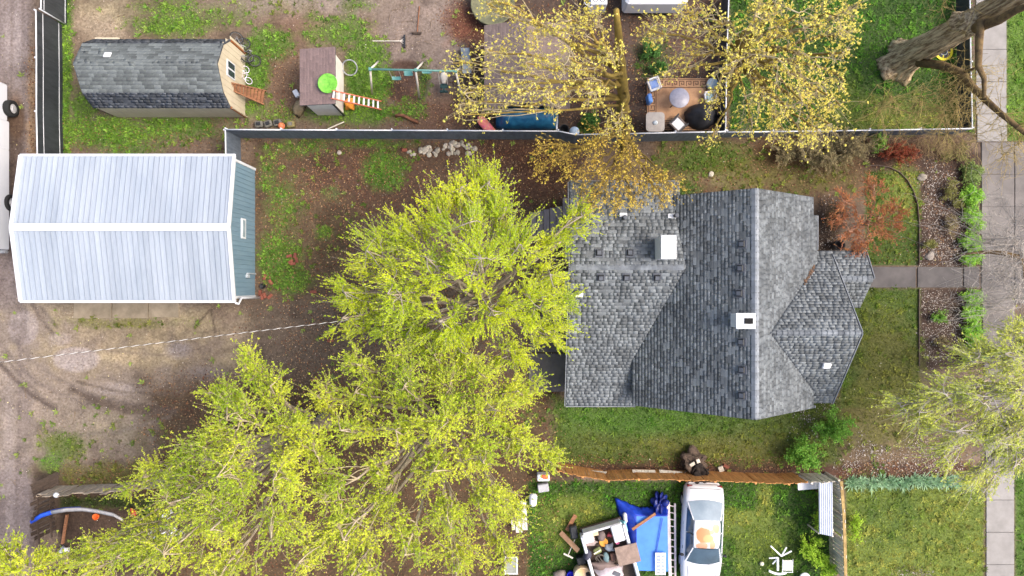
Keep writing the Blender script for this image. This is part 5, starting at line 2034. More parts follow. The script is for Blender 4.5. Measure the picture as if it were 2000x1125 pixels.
patio_chair('patio_chair', 'dark wicker chair with white cushion turned towards patio table', 1324, 243, R(135), m_black, m_white, M('brown_wicker', C(110, 98, 92), C(84, 74, 70), rough=.8))
patio_chair('patio_chair', 'pale folding chair at northwest corner of patio rug', 1277, 166, R(20), m_wht, M('blue_cushion', C(110, 140, 200), C(170, 180, 200), rough=.7, scale=3), m_white, .5)
patio_chair('patio_chair', 'pale blue chair at east side of patio rug', 1386, 190, R(-80), m_wht, M('mint_cushion', C(170, 204, 208), C(150, 180, 188), rough=.7), m_white, .45)
mb = MB().cbox(W(1268, 194, .4), (.2, .42, .5), rz=.2, b=.04)
one('cooler', mb, M('blue_box', C(110, 156, 220), C(80, 128, 200), rough=.5), 'bright blue cooler on west edge of patio rug', 'cooler')
p = W(1375, 222, .7)
mb = MB()
rings = []
for k in range(8):
    tt = k / 7
    rr_ = (1 - tt ** 2.2) * .62 + .1
    rings.append([Vector((p.x + rr_ * (1 + .12 * math.sin(3 * j + k)) * math.cos(2 * math.pi * j / 16) * 1.05, p.y + rr_ * math.sin(2 * math.pi * j / 16) * .85, 1.05 * tt)) for j in range(16)])
mb.loft(rings)
one('grill_cover', mb, M('black_cover', C(52, 52, 56), C(30, 30, 34), scale=2.5, rough=.55), 'black draped cover over a grill on patio corner', 'cover', smooth=True)
p = W(1392, 163, .4)
mb = MB().lathe((p.x, p.y, 0), [(.2, 0), (.26, .4), (.24, .42), (.02, .38)], 16)
one('planter', mb, M('pale_planter', C(180, 196, 202), C(150, 166, 174), rough=.6), 'pale round planter at northeast corner of patio rug', 'planter', smooth=True)

# landing pad by the trunk
p = W(1843, 101, .04)
lp = thing('landing_pad', 'round black and yellow pad on grass beside big trunk', 'pad', (p.x, p.y, 0))
MB().lathe((p.x, p.y, .05), [(.42, 0), (.42, .02)], 32).build('mat', M('pad_black', C(60, 58, 66), C(50, 48, 56), rough=.6), lp)
m_yel = M('pad_yellow', C(238, 220, 50), C(226, 206, 40), rough=.6)
mb = MB()
for i in range(32):
    a0, a1 = 2 * math.pi * i / 32, 2 * math.pi * (i + 1) / 32
    mb.slab([(p.x + r_ * math.cos(a), p.y + r_ * math.sin(a), .078) for r_, a in ((.31, a0), (.42, a0), (.42, a1), (.31, a1))], .006)
mb.build('yellow_ring', m_yel, lp)
mb = MB()
for an in (R(-100), R(-10), R(80)):
    mb.beam((p.x + .16 * math.cos(an), p.y + .16 * math.sin(an), .076), (p.x + .32 * math.cos(an), p.y + .32 * math.sin(an), .076), .04, .006)
mb.build('yellow_bars', m_yel, lp)
MB().torus((p.x, p.y, .072), .16, .015, None, 24, 4).build('white_ring', m_white, lp)

# burnt barrel in the cedar fence
p = W(1366, 922, .9)
bb_ = thing('burnt_barrel', 'charred black barrel heaped with ash at cedar fence gap', 'barrel', (p.x, p.y, 0))
m_char = M('charred', C(52, 42, 36), C(26, 21, 19), scale=6, rough=.9, bump=.6, bscale=20)
MB().lathe((p.x + .05, p.y - .1, 0), [(.33, 0), (.36, .4), (.36, .85), (.33, .86), (.31, .74), (.01, .72)], 20).build('drum', m_char, bb_)
MB().blob((p.x + .05, p.y - .1, .72), (.3, .3, .18), seed=9, sub=4, amp=.6, fr=4).build('charred_wood', m_char, bb_)
for k_ in range(9):
    an_ = k_ * .7 + .3
    MB().tube([(p.x - .1 + .1 * math.cos(an_), p.y + .15 + .1 * math.sin(an_), .4), (p.x - .1 + (.5 + .1 * (k_ % 3)) * math.cos(an_), p.y + .2 + .5 * math.sin(an_), .55 + .1 * (k_ % 2))], .03, 6).build('burnt_branch', m_char, bb_)
MB().blob((p.x - .15, p.y + .3, .3), (.5, .42, .4), seed=5, sub=4, amp=.6, fr=3).build('ash_heap', M('ash', C(96, 80, 68), C(54, 44, 38), scale=5, rough=.95, bump=.8, bscale=14), bb_)
for i, (px, py, rz) in enumerate(((1352, 907, .5), (1364, 902, 1.9))):
    mb = MB().cbox(W(px, py, .75), (.26, .16, .06), rz=rz)
    put(mb.build('brick_shard', m_grey, None), ['left', 'right'][i] + ' grey slab piece lying on the burnt heap', 'slab')
mb = MB().cbox(W(1408, 916, .1), (.24, .26, .1), rz=.4)
one('grey_slab', mb, m_grey, 'grey slab piece lying beside the broken red brick', 'slab')

# ================================================================== JUNK YARD
# tarp over a pallet
tpb = thing('blue_tarp', 'bright blue tarp stretched over a flat stack beside ladder', 'tarp', W(1268, 1040))
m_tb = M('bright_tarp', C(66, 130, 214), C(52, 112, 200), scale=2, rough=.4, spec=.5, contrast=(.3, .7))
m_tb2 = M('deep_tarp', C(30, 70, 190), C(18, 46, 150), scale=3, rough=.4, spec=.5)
q = [W(1243, 1008, .7), W(1304, 1008, .7), W(1305, 1116, .7), W(1243, 1114, .7)]
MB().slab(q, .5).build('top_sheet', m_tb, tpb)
# skirt with folds
mb = MB()
top = [q[3], q[0].lerp(q[3], .5), q[0], q[0].lerp(q[1], .33), q[0].lerp(q[1], .66), q[1]]
outp = [W(1236, 1118, .05), W(1226, 1062, .05), W(1199, 970, .15), W(1246, 990, .1), W(1272, 990, .12), W(1306, 985, .1)]
rings = []
for k in range(7):
    tt = k / 6
    row = []
    for j in range(31):
        u = j / 30 * 5
        i = min(int(u), 4)
        f_ = u - i
        a = top[i].lerp(top[i + 1], f_)
        b = outp[i].lerp(outp[i + 1], f_)
        v_ = a.lerp(b, tt)
        v_.z += (.06 * math.sin(j * 1.9 + k * .6) + .04 * math.sin(j * 3.7)) * tt + .01 - .15 * math.sin(math.pi * tt) * .3
        v_.x += .03 * math.sin(j * 2.3 + k) * tt
        v_.y += .03 * math.cos(j * 2.9 + k) * tt
        row.append(v_)
    rings.append(row)
mb.loft(rings, closed=False, cap=False)
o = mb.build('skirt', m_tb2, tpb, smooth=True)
o.modifiers.new('solid', 'SOLIDIFY').thickness = .012
MB().blob(W(1289, 983, .3), (.26, .42, .3), seed=12, sub=4, amp=.5, fr=4.5).build('bunched_end', M('navy_tarp', C(24, 44, 130), C(14, 24, 84), scale=5, rough=.45), tpb, smooth=True)
mb = MB().beam(W(1235, 1034, .82), W(1280, 1003, .84), .12, .06)
one('plank', mb, m_wood, 'brown plank lying across the blue tarp', 'plank')
mb = MB().beam(W(1294, 1012, .78), W(1280, 1088, .76), .03, .03)
one('cord', mb, m_tb2, 'dark blue cord lying along the tarp', 'cord')
# lattice shutter
p = W(1290, 1101, .85)
sh_ = thing('white_shutter', 'white louvred window frame leaning on blue tarp', 'shutter', (p.x, p.y, 0))
mb = MB()
for dx in (-.21, 0, .21):
    mb.box((p.x + dx, p.y, .85), (.05, .96, .05))
for dy in (-.47, 0, .47):
    mb.box((p.x, p.y + dy, .852), (.47, .06, .05))
mb.build('frame', m_white, sh_)
for i in range(14):
    for dx in (-.105, .105):
        MB().box((p.x + dx, p.y - .42 + i * .065, .85), (.165, .03, .02)).build('slat', m_trim, sh_)
# ladder lying along the car
ld = thing('ladder', 'old white ladder lying between blue tarp and sedan', 'ladder', W(1313, 1060))
ladder_m = M('chalky_white', C(228, 216, 210), C(200, 186, 178), scale=3, rough=.75)
MB().beam(W(1305, 980, .25), W(1309, 1140, .25), .14, .1).build('rail', ladder_m, ld)
MB().beam(W(1318, 983, .25), W(1319, 1140, .25), .08, .1).build('rail', ladder_m, ld)
for i in range(12):
    t_ = (i + .5) / 12
    MB().beam(W(1305, 980, .25).lerp(W(1309, 1140, .25), t_), W(1318, 983, .25).lerp(W(1319, 1140, .25), t_), .04, .04).build('rung', ladder_m, ld)
# trailer full of junk
tc_ = W(1190, 1085, 0)
tl = thing('utility_trailer', 'white open box trailer heaped with junk', 'trailer', (tc_.x, tc_.y, 0))
XJ = Matrix.Translation((tc_.x, tc_.y, 0)) @ Matrix.Rotation(R(16), 4, 'Z')
hwid, hlen = .98, 1.75
MB(XJ).cbox((0, 0, .42), (2 * hwid, 2 * hlen, .1)).build('floor', m_dkw, tl)
for nm, c_, s_ in (('side_wall', (-hwid, -.1, .72), (.14, 2 * hlen - .2, .6)), ('side_wall', (hwid, -.1, .72), (.14, 2 * hlen - .2, .6)), ('front_wall', (0, hlen - .1, .72), (2 * hwid - .16, .1, .6))):
    MB(XJ).cbox(c_, s_, b=.03).build(nm, m_white, tl)
MB(XJ).cbox((-hwid + .24, hlen - .33, 1.0), (.5, .42, .12), b=.04).build('corner_locker', m_white, tl)
MB(XJ).cbox((hwid - .36, hlen - .46, 1.03), (.5, .78, .12), b=.04).build('corner_locker', m_white, tl)
for sx in (-1, 1):
    MB(XJ).lathe((sx * (hwid + .2), -.4, .33), [(.33, -.1), (.33, .1)], 20, axis=Matrix.Rotation(R(90), 3, 'Y')).build('wheel', m_tyre, tl)


def junk(name, label, cat, shape, mat, smooth=False):
    return one(name, shape, mat, label, cat, smooth=smooth)


mat_c = lambda n, r_, g_, b_, ro=.7: M(n, C(r_, g_, b_), C(int(r_ * .86), int(g_ * .86), int(b_ * .86)), scale=5, rough=ro)
junk('cardboard_box', 'tan cardboard box at front of junk trailer', 'box', MB().cbox(W(1160, 1040, .75), (.36, .24, .3), rz=R(12)), mat_c('cardboard', 206, 182, 148))
junk('grey_cushion', 'grey brown cushion in middle of junk trailer', 'cushion', MB().blob(W(1174, 1047, .8), (.2, .22, .12), seed=3, amp=.15), mat_c('taupe', 112, 98, 94), True)
junk('orange_bowl', 'orange yellow bowl under the grey cushion in trailer', 'bowl', MB().lathe(W(1178, 1057, .62), [(.05, 0), (.16, .08), (.2, .14), (.18, .14), (.03, .04)], 18), mat_c('amber', 216, 150, 60), True)
junk('grey_cloth', 'pale grey cloth bundle at west side of trailer', 'cloth', MB().blob(W(1153, 1057, .72), (.26, .2, .16), seed=22, amp=.45, fr=3), mat_c('dove', 176, 158, 154), True)
junk('navy_bag', 'dark navy bag on west wall of junk trailer', 'bag', MB().blob(W(1147, 1082, .9), (.17, .27, .18), seed=14, amp=.4, fr=3), mat_c('navy_cloth', 62, 62, 78), True)
junk('red_cloth', 'small red cloth beside the trailer locker', 'cloth', MB().blob(W(1191, 1045, .7), (.14, .1, .08), seed=17, amp=.4, fr=3), mat_c('red_cloth', 178, 70, 76), True)
junk('green_cushion', 'olive green padded cushion in middle of junk trailer', 'cushion', MB().cbox(W(1167, 1076, .75), (.36, .26, .14), rz=R(30), b=.05), mat_c('olive_pad', 132, 140, 88))
junk('white_strip', 'cream strip along the olive cushion in trailer', 'strip', MB().beam(W(1160, 1082, .86), W(1173, 1074, .86), .05, .04), mat_c('cream', 236, 232, 206))
junk('chair_frame', 'dark folding chair in the middle of junk trailer', 'chair', MB().torus(W(1172, 1090, .75), .2, .03, Matrix.Rotation(R(25), 3, 'X')).tube([W(1168, 1084, .8), W(1176, 1096, .8)], .02, 6).tube([W(1164, 1088, .8), W(1172, 1098, .8)], .02, 6), mat_c('dark_taupe', 92, 86, 78))
junk('teal_cushion', 'dusty teal cushion beside the dark folding chair in trailer', 'cushion', MB().blob(W(1184, 1089, .75), (.14, .25, .1), seed=6, amp=.15), mat_c('dusty_teal', 112, 138, 142), True)
junk('grey_tool', 'grey metal tool tangle right of olive cushion in trailer', 'tools', MB().blob(W(1189, 1068, .72), (.2, .16, .1), seed=26, amp=.7, fr=4), mat_c('steel', 150, 156, 164, .4), True)
junk('spray_bottle', 'white bottle with pink base beside trailer locker', 'bottle', MB().lathe(W(1204, 1047, .85), [(.07, 0), (.09, .12), (.07, .2), (.03, .22)], 14), mat_c('bottle_white', 236, 232, 234, .4), True)
junk('pink_cup', 'pink cup next to the white bottle in trailer', 'cup', MB().lathe(W(1205, 1057, .8), [(.07, 0), (.09, .16), (.08, .16), (.05, .02)], 14), mat_c('pink', 206, 108, 150), True)
junk('brown_carton', 'dark brown carton beside grey board in trailer', 'carton', MB().cbox(W(1197, 1086, .72), (.24, .34, .26), rz=R(10)), mat_c('dark_carton', 98, 66, 54))
junk('board_sheet', 'large grey brown board lying across east wall of trailer', 'board', MB().cbox(W(1226, 1083, 1.12), (1.02, .86, .04), rz=R(14), b=.008), M('particle_board', C(150, 130, 118), C(126, 108, 98), scale=5, rough=.9, bump=.3))
junk('fleece_blanket', 'pale mauve blanket heaped at south end of trailer', 'blanket', MB().blob(W(1190, 1118, .8), (.62, .34, .22), seed=33, amp=.4, fr=3), mat_c('mauve_cloth', 206, 192, 196), True)
junk('dark_blanket', 'brown grey blanket behind the pale mauve blanket in trailer', 'blanket', MB().blob(W(1180, 1104, .74), (.6, .2, .16), seed=35, amp=.35, fr=3), mat_c('brown_cloth', 126, 108, 102), True)
junk('dark_sheet', 'dark grey sheet lying on pale mauve blanket', 'sheet', MB().cbox(W(1204, 1121, 1.0), (.36, .2, .04), rz=R(-25)), mat_c('slate', 92, 94, 100))
junk('teal_case', 'pale turquoise case with dark ring beside trailer locker', 'case', MB().cbox(W(1217, 1029, .7), (.34, .5, .16), rz=R(14), b=.04), mat_c('turquoise', 140, 202, 210, .5))
junk('dark_ring', 'dark ring on the pale turquoise case', 'ring', MB().torus(W(1213, 1021, .8), .1, .022), mat_c('ring_teal', 50, 112, 122))
junk('white_jug', 'slim white jug standing at corner of blue tarp', 'jug', MB().lathe(W(1220, 1002, .3), [(.08, 0), (.1, .1), (.09, .4), (.05, .46)], 14, axis=Matrix.Rotation(R(50), 3, 'X')), m_white, True)
junk('plank', 'brown plank pointing northeast beside junk trailer', 'plank', MB().beam(W(1107, 1036, .25), W(1124, 1006, .3), .18, .05), m_wood)
junk('plank', 'longer tan plank leaning on west side of trailer', 'plank', MB().beam(W(1095, 1040, .15), W(1130, 1076, .6), .22, .05), M('tan_plank', C(172, 136, 106), C(146, 112, 86), rough=.8, scale=4))
junk('metal_pole', 'white metal pole crossing beside junk trailer', 'pole', MB().tube([W(1123, 1053, .3), W(1110, 1083, .3)], .022, 6), m_wht)
junk('metal_pole', 'short white bar at foot of the white pole', 'pole', MB().beam(W(1101, 1081, .2), W(1119, 1090, .25), .07, .05), m_wht)
junk('black_case', 'black suitcase with silver side leaning on trailer', 'suitcase', MB().cbox(W(1120, 1037, .35), (.34, .6, .5), rz=R(8), b=.06), m_black)
junk('dark_crate', 'dark crate beside the southwest wall of trailer', 'crate', MB().cbox(W(1135, 1093, .25), (.4, .36, .4), rz=R(14), b=.03), m_black)
junk('washing_drum', 'grey and tan metal drum at southwest of trailer', 'drum', MB().lathe(W(1136, 1116, .1), [(.4, 0), (.42, .2), (.42, .6), (.38, .62), (.36, .5), (.02, .48)], 22), M('drum_metal', C(182, 172, 156), C(214, 176, 126), scale=2, rough=.45), True)
junk('blue_bucket', 'deep blue bucket left of the metal drum', 'bucket', MB().lathe(W(1114, 1120, .1), [(.16, 0), (.2, .36), (.18, .36), (.14, .04), (.01, .03)], 18), mat_c('deep_blue', 20, 24, 206, .4), True)
junk('grey_rug_roll', 'rolled fuzzy grey rug left of the blue bucket', 'rug', MB().blob(W(1094, 1122, .2), (.3, .2, .2), seed=44, amp=.2), mat_c('fuzzy', 140, 126, 118), True)

# broken chair and stand on the grass
p = W(1525, 1080, .5)
um = thing('umbrella_stand', 'white upturned umbrella stand with five legs on grass', 'stand', (p.x, p.y, 0))
for i, (px, py, z) in enumerate(((1505, 1066, .8), (1536, 1069, .7), (1546, 1076, .6), (1502, 1090, .4), (1509, 1101, .3))):
    c_ = W(1526, 1086, .55) if i < 3 else W(1520, 1089, .5)
    MB().beam(c_, W(px, py, z), .06, .05).build('leg', m_white, um)
MB().beam(W(1519, 1090, .5), W(1519, 1114, .3), .09, .06).build('pole', m_white, um)
rings = []
for k in range(9):
    tt = k / 8
    q_ = W(1502, 1115, .35).lerp(W(1536, 1119, .35), tt)
    rings.append([q_ + Vector((0, .05 - .1 * math.sin(math.pi * tt), 0)), q_ + Vector((0, -.05 - .1 * math.sin(math.pi * tt), 0)), q_ + Vector((0, -.05 - .1 * math.sin(math.pi * tt), -.05)), q_ + Vector((0, .05 - .1 * math.sin(math.pi * tt), -.05))])
MB().loft(rings).build('curved_foot', m_white, um)
p = W(1538, 1104, .4)
gc = thing('garden_chair', 'pale grey sling garden chair beside white stand', 'chair', (p.x, p.y, 0))
MB().cbox((p.x, p.y, .42), (.42, .48, .03)).build('seat', M('sling', C(206, 204, 198), C(190, 188, 182), rough=.7), gc)
for sx in (-1, 1):
    MB().tube([(p.x + sx * .23, p.y - .3, .4), (p.x + sx * .23, p.y + .28, .44)], .02, 6).build('side_rail', m_white, gc)
MB().tube([(p.x - .25, p.y - .32, .4), (p.x + .25, p.y - .32, .4)], .02, 6).build('front_rail', m_white, gc)
for sx in (-1, 1):
    for sy in (-1, 1):
        MB().tube([(p.x + sx * .22, p.y + sy * .25, .42), (p.x + sx * .24, p.y + sy * .3, .02)], .015, 6).build('leg', m_black, gc)
mb = MB().blob(W(1488, 1101, .09), (.1, .1, .09), amp=.03)
one('white_ball', mb, mat_c('cream_ball', 240, 234, 206), 'cream ball lying on grass left of umbrella stand', 'ball', smooth=True)
mb = MB().lathe(W(1571, 1128, .3), [(.22, 0), (.26, .06), (.24, .1), (.02, .11)], 20)
one('white_dish', mb, m_white, 'round white dish at bottom edge by grey fence', 'dish', smooth=True)
# metal sheet roof
ms = thing('metal_lean_to', 'pale corrugated metal sheet propped beside old grey fence', 'sheet', W(1600, 990))
a0, a1, b0, b1 = W(1599, 941, 1.2), W(1626, 942, 1.35), W(1600, 1042, 1.2), W(1627, 1048, 1.35)
nb = 7
for i in range(nb):
    t0, t1_ = i / nb, (i + 1) / nb
    mb = MB()
    A0, A1, B0, B1 = a0.lerp(a1, t0), a0.lerp(a1, t1_), b0.lerp(b1, t0), b0.lerp(b1, t1_)
    M0, M1 = A0.lerp(A1, .5) + Vector((0, 0, .03)), B0.lerp(B1, .5) + Vector((0, 0, .03))
    mb.loft([[A0, M0, A1, A1 - Vector((0, 0, .01)), A0 - Vector((0, 0, .01))], [B0, M1, B1, B1 - Vector((0, 0, .01)), B0 - Vector((0, 0, .01))]])
    mb.build('corrugation', M('lean_metal', C(214, 218, 226), C(190, 196, 206), scale=1.5, rough=.4, spec=.6), ms)
for q_ in (a0, b0, a1, b1):
    MB().beam(Vector((q_.x, q_.y, 0)), q_ - Vector((0, 0, .02)), .06, .06).build('prop', m_grey, ms)
mb = MB().beam(W(1558, 950, .5), W(1598, 947, .5), .34, .06)
one('white_board', mb, m_white, 'white board lying at east end of cedar fence', 'board')
# boards at the west side of junk yard
for i, (a, b, w) in enumerate((((1012, 990), (1014, 1040), .3), ((1022, 978), (1025, 1035), .26), ((1001, 1010), (1003, 1035), .14))):
    mb = MB().beam(W(*a, .4), W(*b, .4), w, .05)
    one('pale_board', mb, M('bleached_board', C(214, 208, 202), C(186, 180, 174), scale=4, rough=.8), ['wide', 'right hand', 'narrow left'][i] + ' bleached board standing under lower tree edge', 'board')
p = W(1041, 965, .3)
mb = MB().lathe(p, [(.14, 0), (.2, .1), (.15, .5), (.06, .56)], 16, axis=Matrix.Rotation(R(60), 3, 'X'))
one('white_jug', mb, m_white, 'large white jug lying at edge of lower tree', 'jug', smooth=True)
mb = MB().cbox(W(1061, 931, .5), (.56, .3, .5), b=.04)
one('white_cabinet', mb, m_white, 'white cabinet with orange stain by west end of cedar fence', 'cabinet')
mb = MB().blob(W(1064, 931, .76), (.2, .09, .03), amp=.3, seed=2)
one('orange_rag', mb, mat_c('rag', 220, 106, 66), 'orange rag lying on the white cabinet', 'rag', smooth=True)
mb = MB().cbox(W(1061, 952, .3), (.5, .36, .3), rz=.15, b=.03)
one('grey_crate', mb, mat_c('crate_grey', 176, 176, 180), 'grey crate south of the white cabinet', 'crate')
t = thing('window_frame', 'old white window frame lying at bottom under tree edge', 'window', W(998, 1104))
p = W(998, 1104, .4)
mb = MB()
for dx in (-.28, .28):
    mb.box((p.x + dx, p.y, .4), (.06, .78, .05))
for dy in (-.38, .38):
    mb.box((p.x, p.y + dy, .402), (.62, .06, .05))
mb.build('frame', m_white, t)
MB().box((p.x, p.y, .39), (.52, .72, .012)).build('pane', M('dusty_glass', C(150, 152, 140), C(130, 132, 120), rough=.2), t)

# ================================================================== SOUTHWEST CORNER YARD
mb = MB()
pts = [(60, 1020), (80, 1007), (105, 999), (130, 995), (158, 994)]
rings = []
for i, (a, b) in enumerate(pts):
    q_ = W(a, b, 1.3)
    rings.append([q_ + Vector((-.02, .1, 0)), q_ + Vector((0, .04, .06)), q_ + Vector((.02, -.1, 0)), q_ + Vector((0, -.02, -.05))])
mb.loft(rings)
one('blue_pole', mb, M('cobalt', C(40, 84, 220), C(60, 110, 230), rough=.4), 'bright blue curved strip over the slat fence', 'strip', smooth=True)
mb = MB()
pts = [(100, 1001), (130, 996), (160, 995), (190, 999), (222, 1006), (240, 1016)]
rings = []
for i, (a, b) in enumerate(pts):
    q_ = W(a, b, 1.36)
    rings.append([q_ + Vector((-.02, .10, 0)), q_ + Vector((0, .04, .05)), q_ + Vector((.02, -.08, 0)), q_ + Vector((0, -.02, -.05))])
mb.loft(rings)
one('grey_strip', mb, mat_c('awning_grey', 190, 186, 184), 'pale grey curved awning edge continuing the blue strip', 'strip', smooth=True)
junk('orange_cup', 'round orange pot on dark soil of corner yard', 'pot', MB().lathe(W(191, 1007, .1), [(.1, 0), (.15, .2), (.12, .2), (.08, .04), (.01, .03)], 16), mat_c('hot_orange', 240, 110, 40), True)
junk('red_toy', 'red cone shaped toy on grass of corner yard', 'toy', MB().lathe(W(262, 1003, .2), [(.17, 0), (.15, .06), (.07, .25), (.05, .38), (.02, .42)], 14, axis=Matrix.Rotation(R(-50), 3, 'X')), mat_c('toy_red', 206, 52, 50), True)
junk('white_toy_car', 'white toy with dark ring in the corner yard', 'toy', MB().cbox(W(325, 1006, .3), (.5, .4, .3), rz=.6, b=.08).torus(W(320, 1003, .48), .08, .015), m_white)
junk('white_sheet', 'crumpled white sheet under twigs in corner yard', 'sheet', MB().blob(W(315, 1040, .3), (.65, .3, .12), seed=51, sub=3, amp=.4, fr=3), m_white, True)
junk('white_sheet', 'smaller crumpled white sheet right of larger one', 'sheet', MB().blob(W(350, 1046, .3), (.26, .2, .1), seed=52, amp=.4, fr=3), m_white, True)
junk('white_bag', 'white bag at foot of the slat fence', 'bag', MB().blob(W(125, 1075, .3), (.2, .14, .14), seed=53, amp=.4, fr=3), m_white, True)
junk('lamp_globe', 'pale round globe on top of plank fence', 'globe', MB().blob(W(110, 967, 1.5), (.13, .11, .1), seed=54, amp=.1), m_white, True)
junk('timber_post', 'brown timber lying on dark soil of corner yard', 'timber', MB().beam(W(131, 1005, .15), W(122, 1062, .15), .1, .1), m_wood)
# rear deck boards by the house
dk = thing('rear_deck', 'grey wooden deck boards at the northwest house corner', 'deck', W(1075, 420))
m_dkb = M('deck_board', C(150, 140, 142), C(124, 116, 118), scale=3, rough=.8, rand=.1, stretch=(5, .6, 5))
for i in range(6):
    x0 = 1036 + i * 12.6
    a, b = W(x0, 395 + (20 - i * 3 if i < 5 else -8), .3), W(x0 + 12, 460, .3)
    MB().cbox(((a.x + b.x) / 2, (a.y + b.y) / 2, .28), (b.x - a.x - .012, a.y - b.y, .05), b=.006).build('deck_board', m_dkb, dk)
junk('white_pole', 'thin white pole between tree and house fascia', 'pole', MB().tube([W(1074, 452, 2.6), W(1104, 449, 2.7)], .025, 6), m_white)
junk('black_bin', 'black bin among shrubs beside the entry roof', 'bin', MB().lathe(W(1631, 480, .1), [(.2, 0), (.24, .5), (.22, .5), (.18, .1), (.01, .08)], 16), m_black, True)
junk('white_card', 'small white card lying on ground cover by willow', 'card', MB().box(W(1888, 692, .3), (.36, .14, .02), rz=-.1), m_white)


# ================================================================== TREES
def bez(a, b, c, n):
    t = np.linspace(0, 1, n)[:, None]
    return (1 - t) ** 2 * a + 2 * t * (1 - t) * b + t * t * c


def grow(name, label, trunk, lobes, mats, nB=12, nT=14, nL=12, leaf=(.10, .04), twig=.55, spread=.5, out_pull=.5, droop=0.0,
         limb_r=.10, br_r=.022, tw_r=.006, cat='tree', seed=1, leafmode='leaf', group=None, flat_up=.6, along=.6, bare=0.0, tip=.25, shell=.45, limb_end=.4, wisp=.12):
    """trunk: list of (point, radius). lobes: (centre Vector, rx, ry, rz) of the crown's masses.
    mats: bark, twig, leaf"""
    global rng
    keep = rng
    rng = np.random.default_rng(seed)
    base = trunk[0][0]
    root = thing(name, label, cat, (base.x, base.y, 0), group)
    tp = np.array([p for p, r in trunk])
    tr_ = np.array([r for p, r in trunk])
    # trunk and limbs
    mb = MB()
    nn = 4 * (len(trunk) - 1) + 1
    ti = np.linspace(0, len(trunk) - 1, nn)
    tpts = np.stack([np.interp(ti, np.arange(len(trunk)), tp[:, k]) for k in range(3)], 1)
    trad = np.interp(ti, np.arange(len(trunk)), tr_)
    wob = rng.normal(0, .25, (nn, 3)) * trad[:, None]
    wob[0] = 0
    mb.tube([tuple(p) for p in tpts + wob * .5], list(trad), 10)
    mb.build('trunk', mats[0], root, smooth=True)
    ztop = tpts[-1, 2]
    LP, LR = [], []
    BP, BR = [], []
    TP, TR = [], []
    LC, LD, LN = [], [], []
    for li, (c, rx, ry, rz) in enumerate(lobes):
        c = np.array(c)
        d2 = c - tpts
        zi = np.argmin(np.abs(tpts[:, 2] - (c[2] * .55 - .25 * np.linalg.norm(d2[:, :2], axis=1).min())))
        zi = min(max(zi + rng.integers(-1, 2), nn // 4), nn - 1)
        a = tpts[zi]
        mid = a * .45 + c * .55 + np.array([0, 0, .12 * np.linalg.norm(c - a)]) + rng.normal(0, .25, 3)
        lim = bez(a, mid, c + unit(c - a) * rx * .45 + np.array([0, 0, rz * .45]), 9)
        lim[1:-1] += rng.normal(0, .07, (7, 3))
        LP.append(lim)
        r0 = min(trad[zi] * .55, limb_r * rng.uniform(.7, 1.2))
        LR.append(np.linspace(r0, max(br_r, r0 * limb_end * .6), 9))
        # branches into the lobe
        n = max(3, int(nB * (rx * ry / .9) ** .5))
        v = rand_dirs(n) * (rng.random(n) ** shell)[:, None]
        v[:, 2] = v[:, 2] * .8 + .15
        end = c + v * np.array([rx, ry, rz])
        st = lim[rng.integers(4, 9, n)]
        md = st * .5 + end * .5 + rng.normal(0, .12, (n, 3)) + np.array([0, 0, .12])
        t = np.linspace(0, 1, 6)[None, :, None]
        br = (1 - t) ** 2 * st[:, None] + 2 * t * (1 - t) * md[:, None] + t * t * end[:, None]
        br[:, 1:-1] += rng.normal(0, .025, (n, 4, 3))
        BP.append(br)
        BR.append(np.linspace(br_r, br_r * .35, 6)[None].repeat(n, 0) * rng.uniform(.7, 1.3, (n, 1)))
        # twigs
        k = n * nT
        bi = np.repeat(np.arange(n), nT)
        u = rng.uniform(.3, 1.0, k) ** .7 * 4.999
        i0 = u.astype(int)
        f = (u - i0)[:, None]
        ts = br[bi, i0] * (1 - f) + br[bi, i0 + 1] * f
        bd = unit(br[bi, -1] - br[bi, 0])
        ax = np.array([tpts[nn // 2, 0], tpts[nn // 2, 1], ts[:, 2].mean() - 1.5])
        od = unit(ts - ax)
        dr = unit(bd * (1 - spread) + rand_dirs(k) * spread + od * out_pull + np.array([0, 0, -droop]))
        ln = twig * rng.uniform(.5, 1.35, k)
        ws = rng.random(k) < wisp
        ln = np.where(ws, ln * rng.uniform(1.4, 2.2, k), ln)
        dr = np.where(ws[:, None], unit(od * .8 + bd * .5 + rand_dirs(k) * .45), dr)
        e = ts + dr * ln[:, None] + np.array([0, 0, -droop]) * (ln ** 2)[:, None] * .8
        m = ts + dr * ln[:, None] * .5 + rng.normal(0, .03, (k, 3)) + np.array([0, 0, .02])
        tw = np.stack([ts, m, e], 1)
        TP.append(tw)
        TR.append(np.array([tw_r, tw_r * .8, tw_r * .4])[None].repeat(k, 0))
        lv = rng.random(k) >= bare
        tw, dr, ln = tw[lv], dr[lv], ln[lv]
        k = len(tw)
        if nL and k:
            ti_ = np.repeat(np.arange(k), nL)
            uu = rng.uniform(tip, 1.0, k * nL)
            f = uu[:, None]
            pos = (1 - f) ** 2 * tw[ti_, 0] + 2 * f * (1 - f) * tw[ti_, 1] + f * f * tw[ti_, 2]
            if leafmode == 'cluster':
                # flower tufts near the tip of each twig
                cl = np.where(rng.random(k * nL) < .65, 1.0, .5)[:, None]
                pos = (1 - cl) * tw[ti_, 1] + cl * tw[ti_, 2] + rand_dirs(k * nL) * rng.uniform(.2, 1, (k * nL, 1)) * leaf[0] * 1.0
            else:
                pos = pos + rand_dirs(k * nL) * leaf[0] * .35
            ld = unit(dr[ti_] * along + rand_dirs(k * nL) * (1 - along))
            lnm = rand_dirs(k * nL) * (1 - flat_up) + np.array([0, 0, flat_up])
            LC.append(pos)
            LD.append(ld)
            LN.append(lnm)
    V, F = tubes(np.array(LP), np.array(LR), 7)
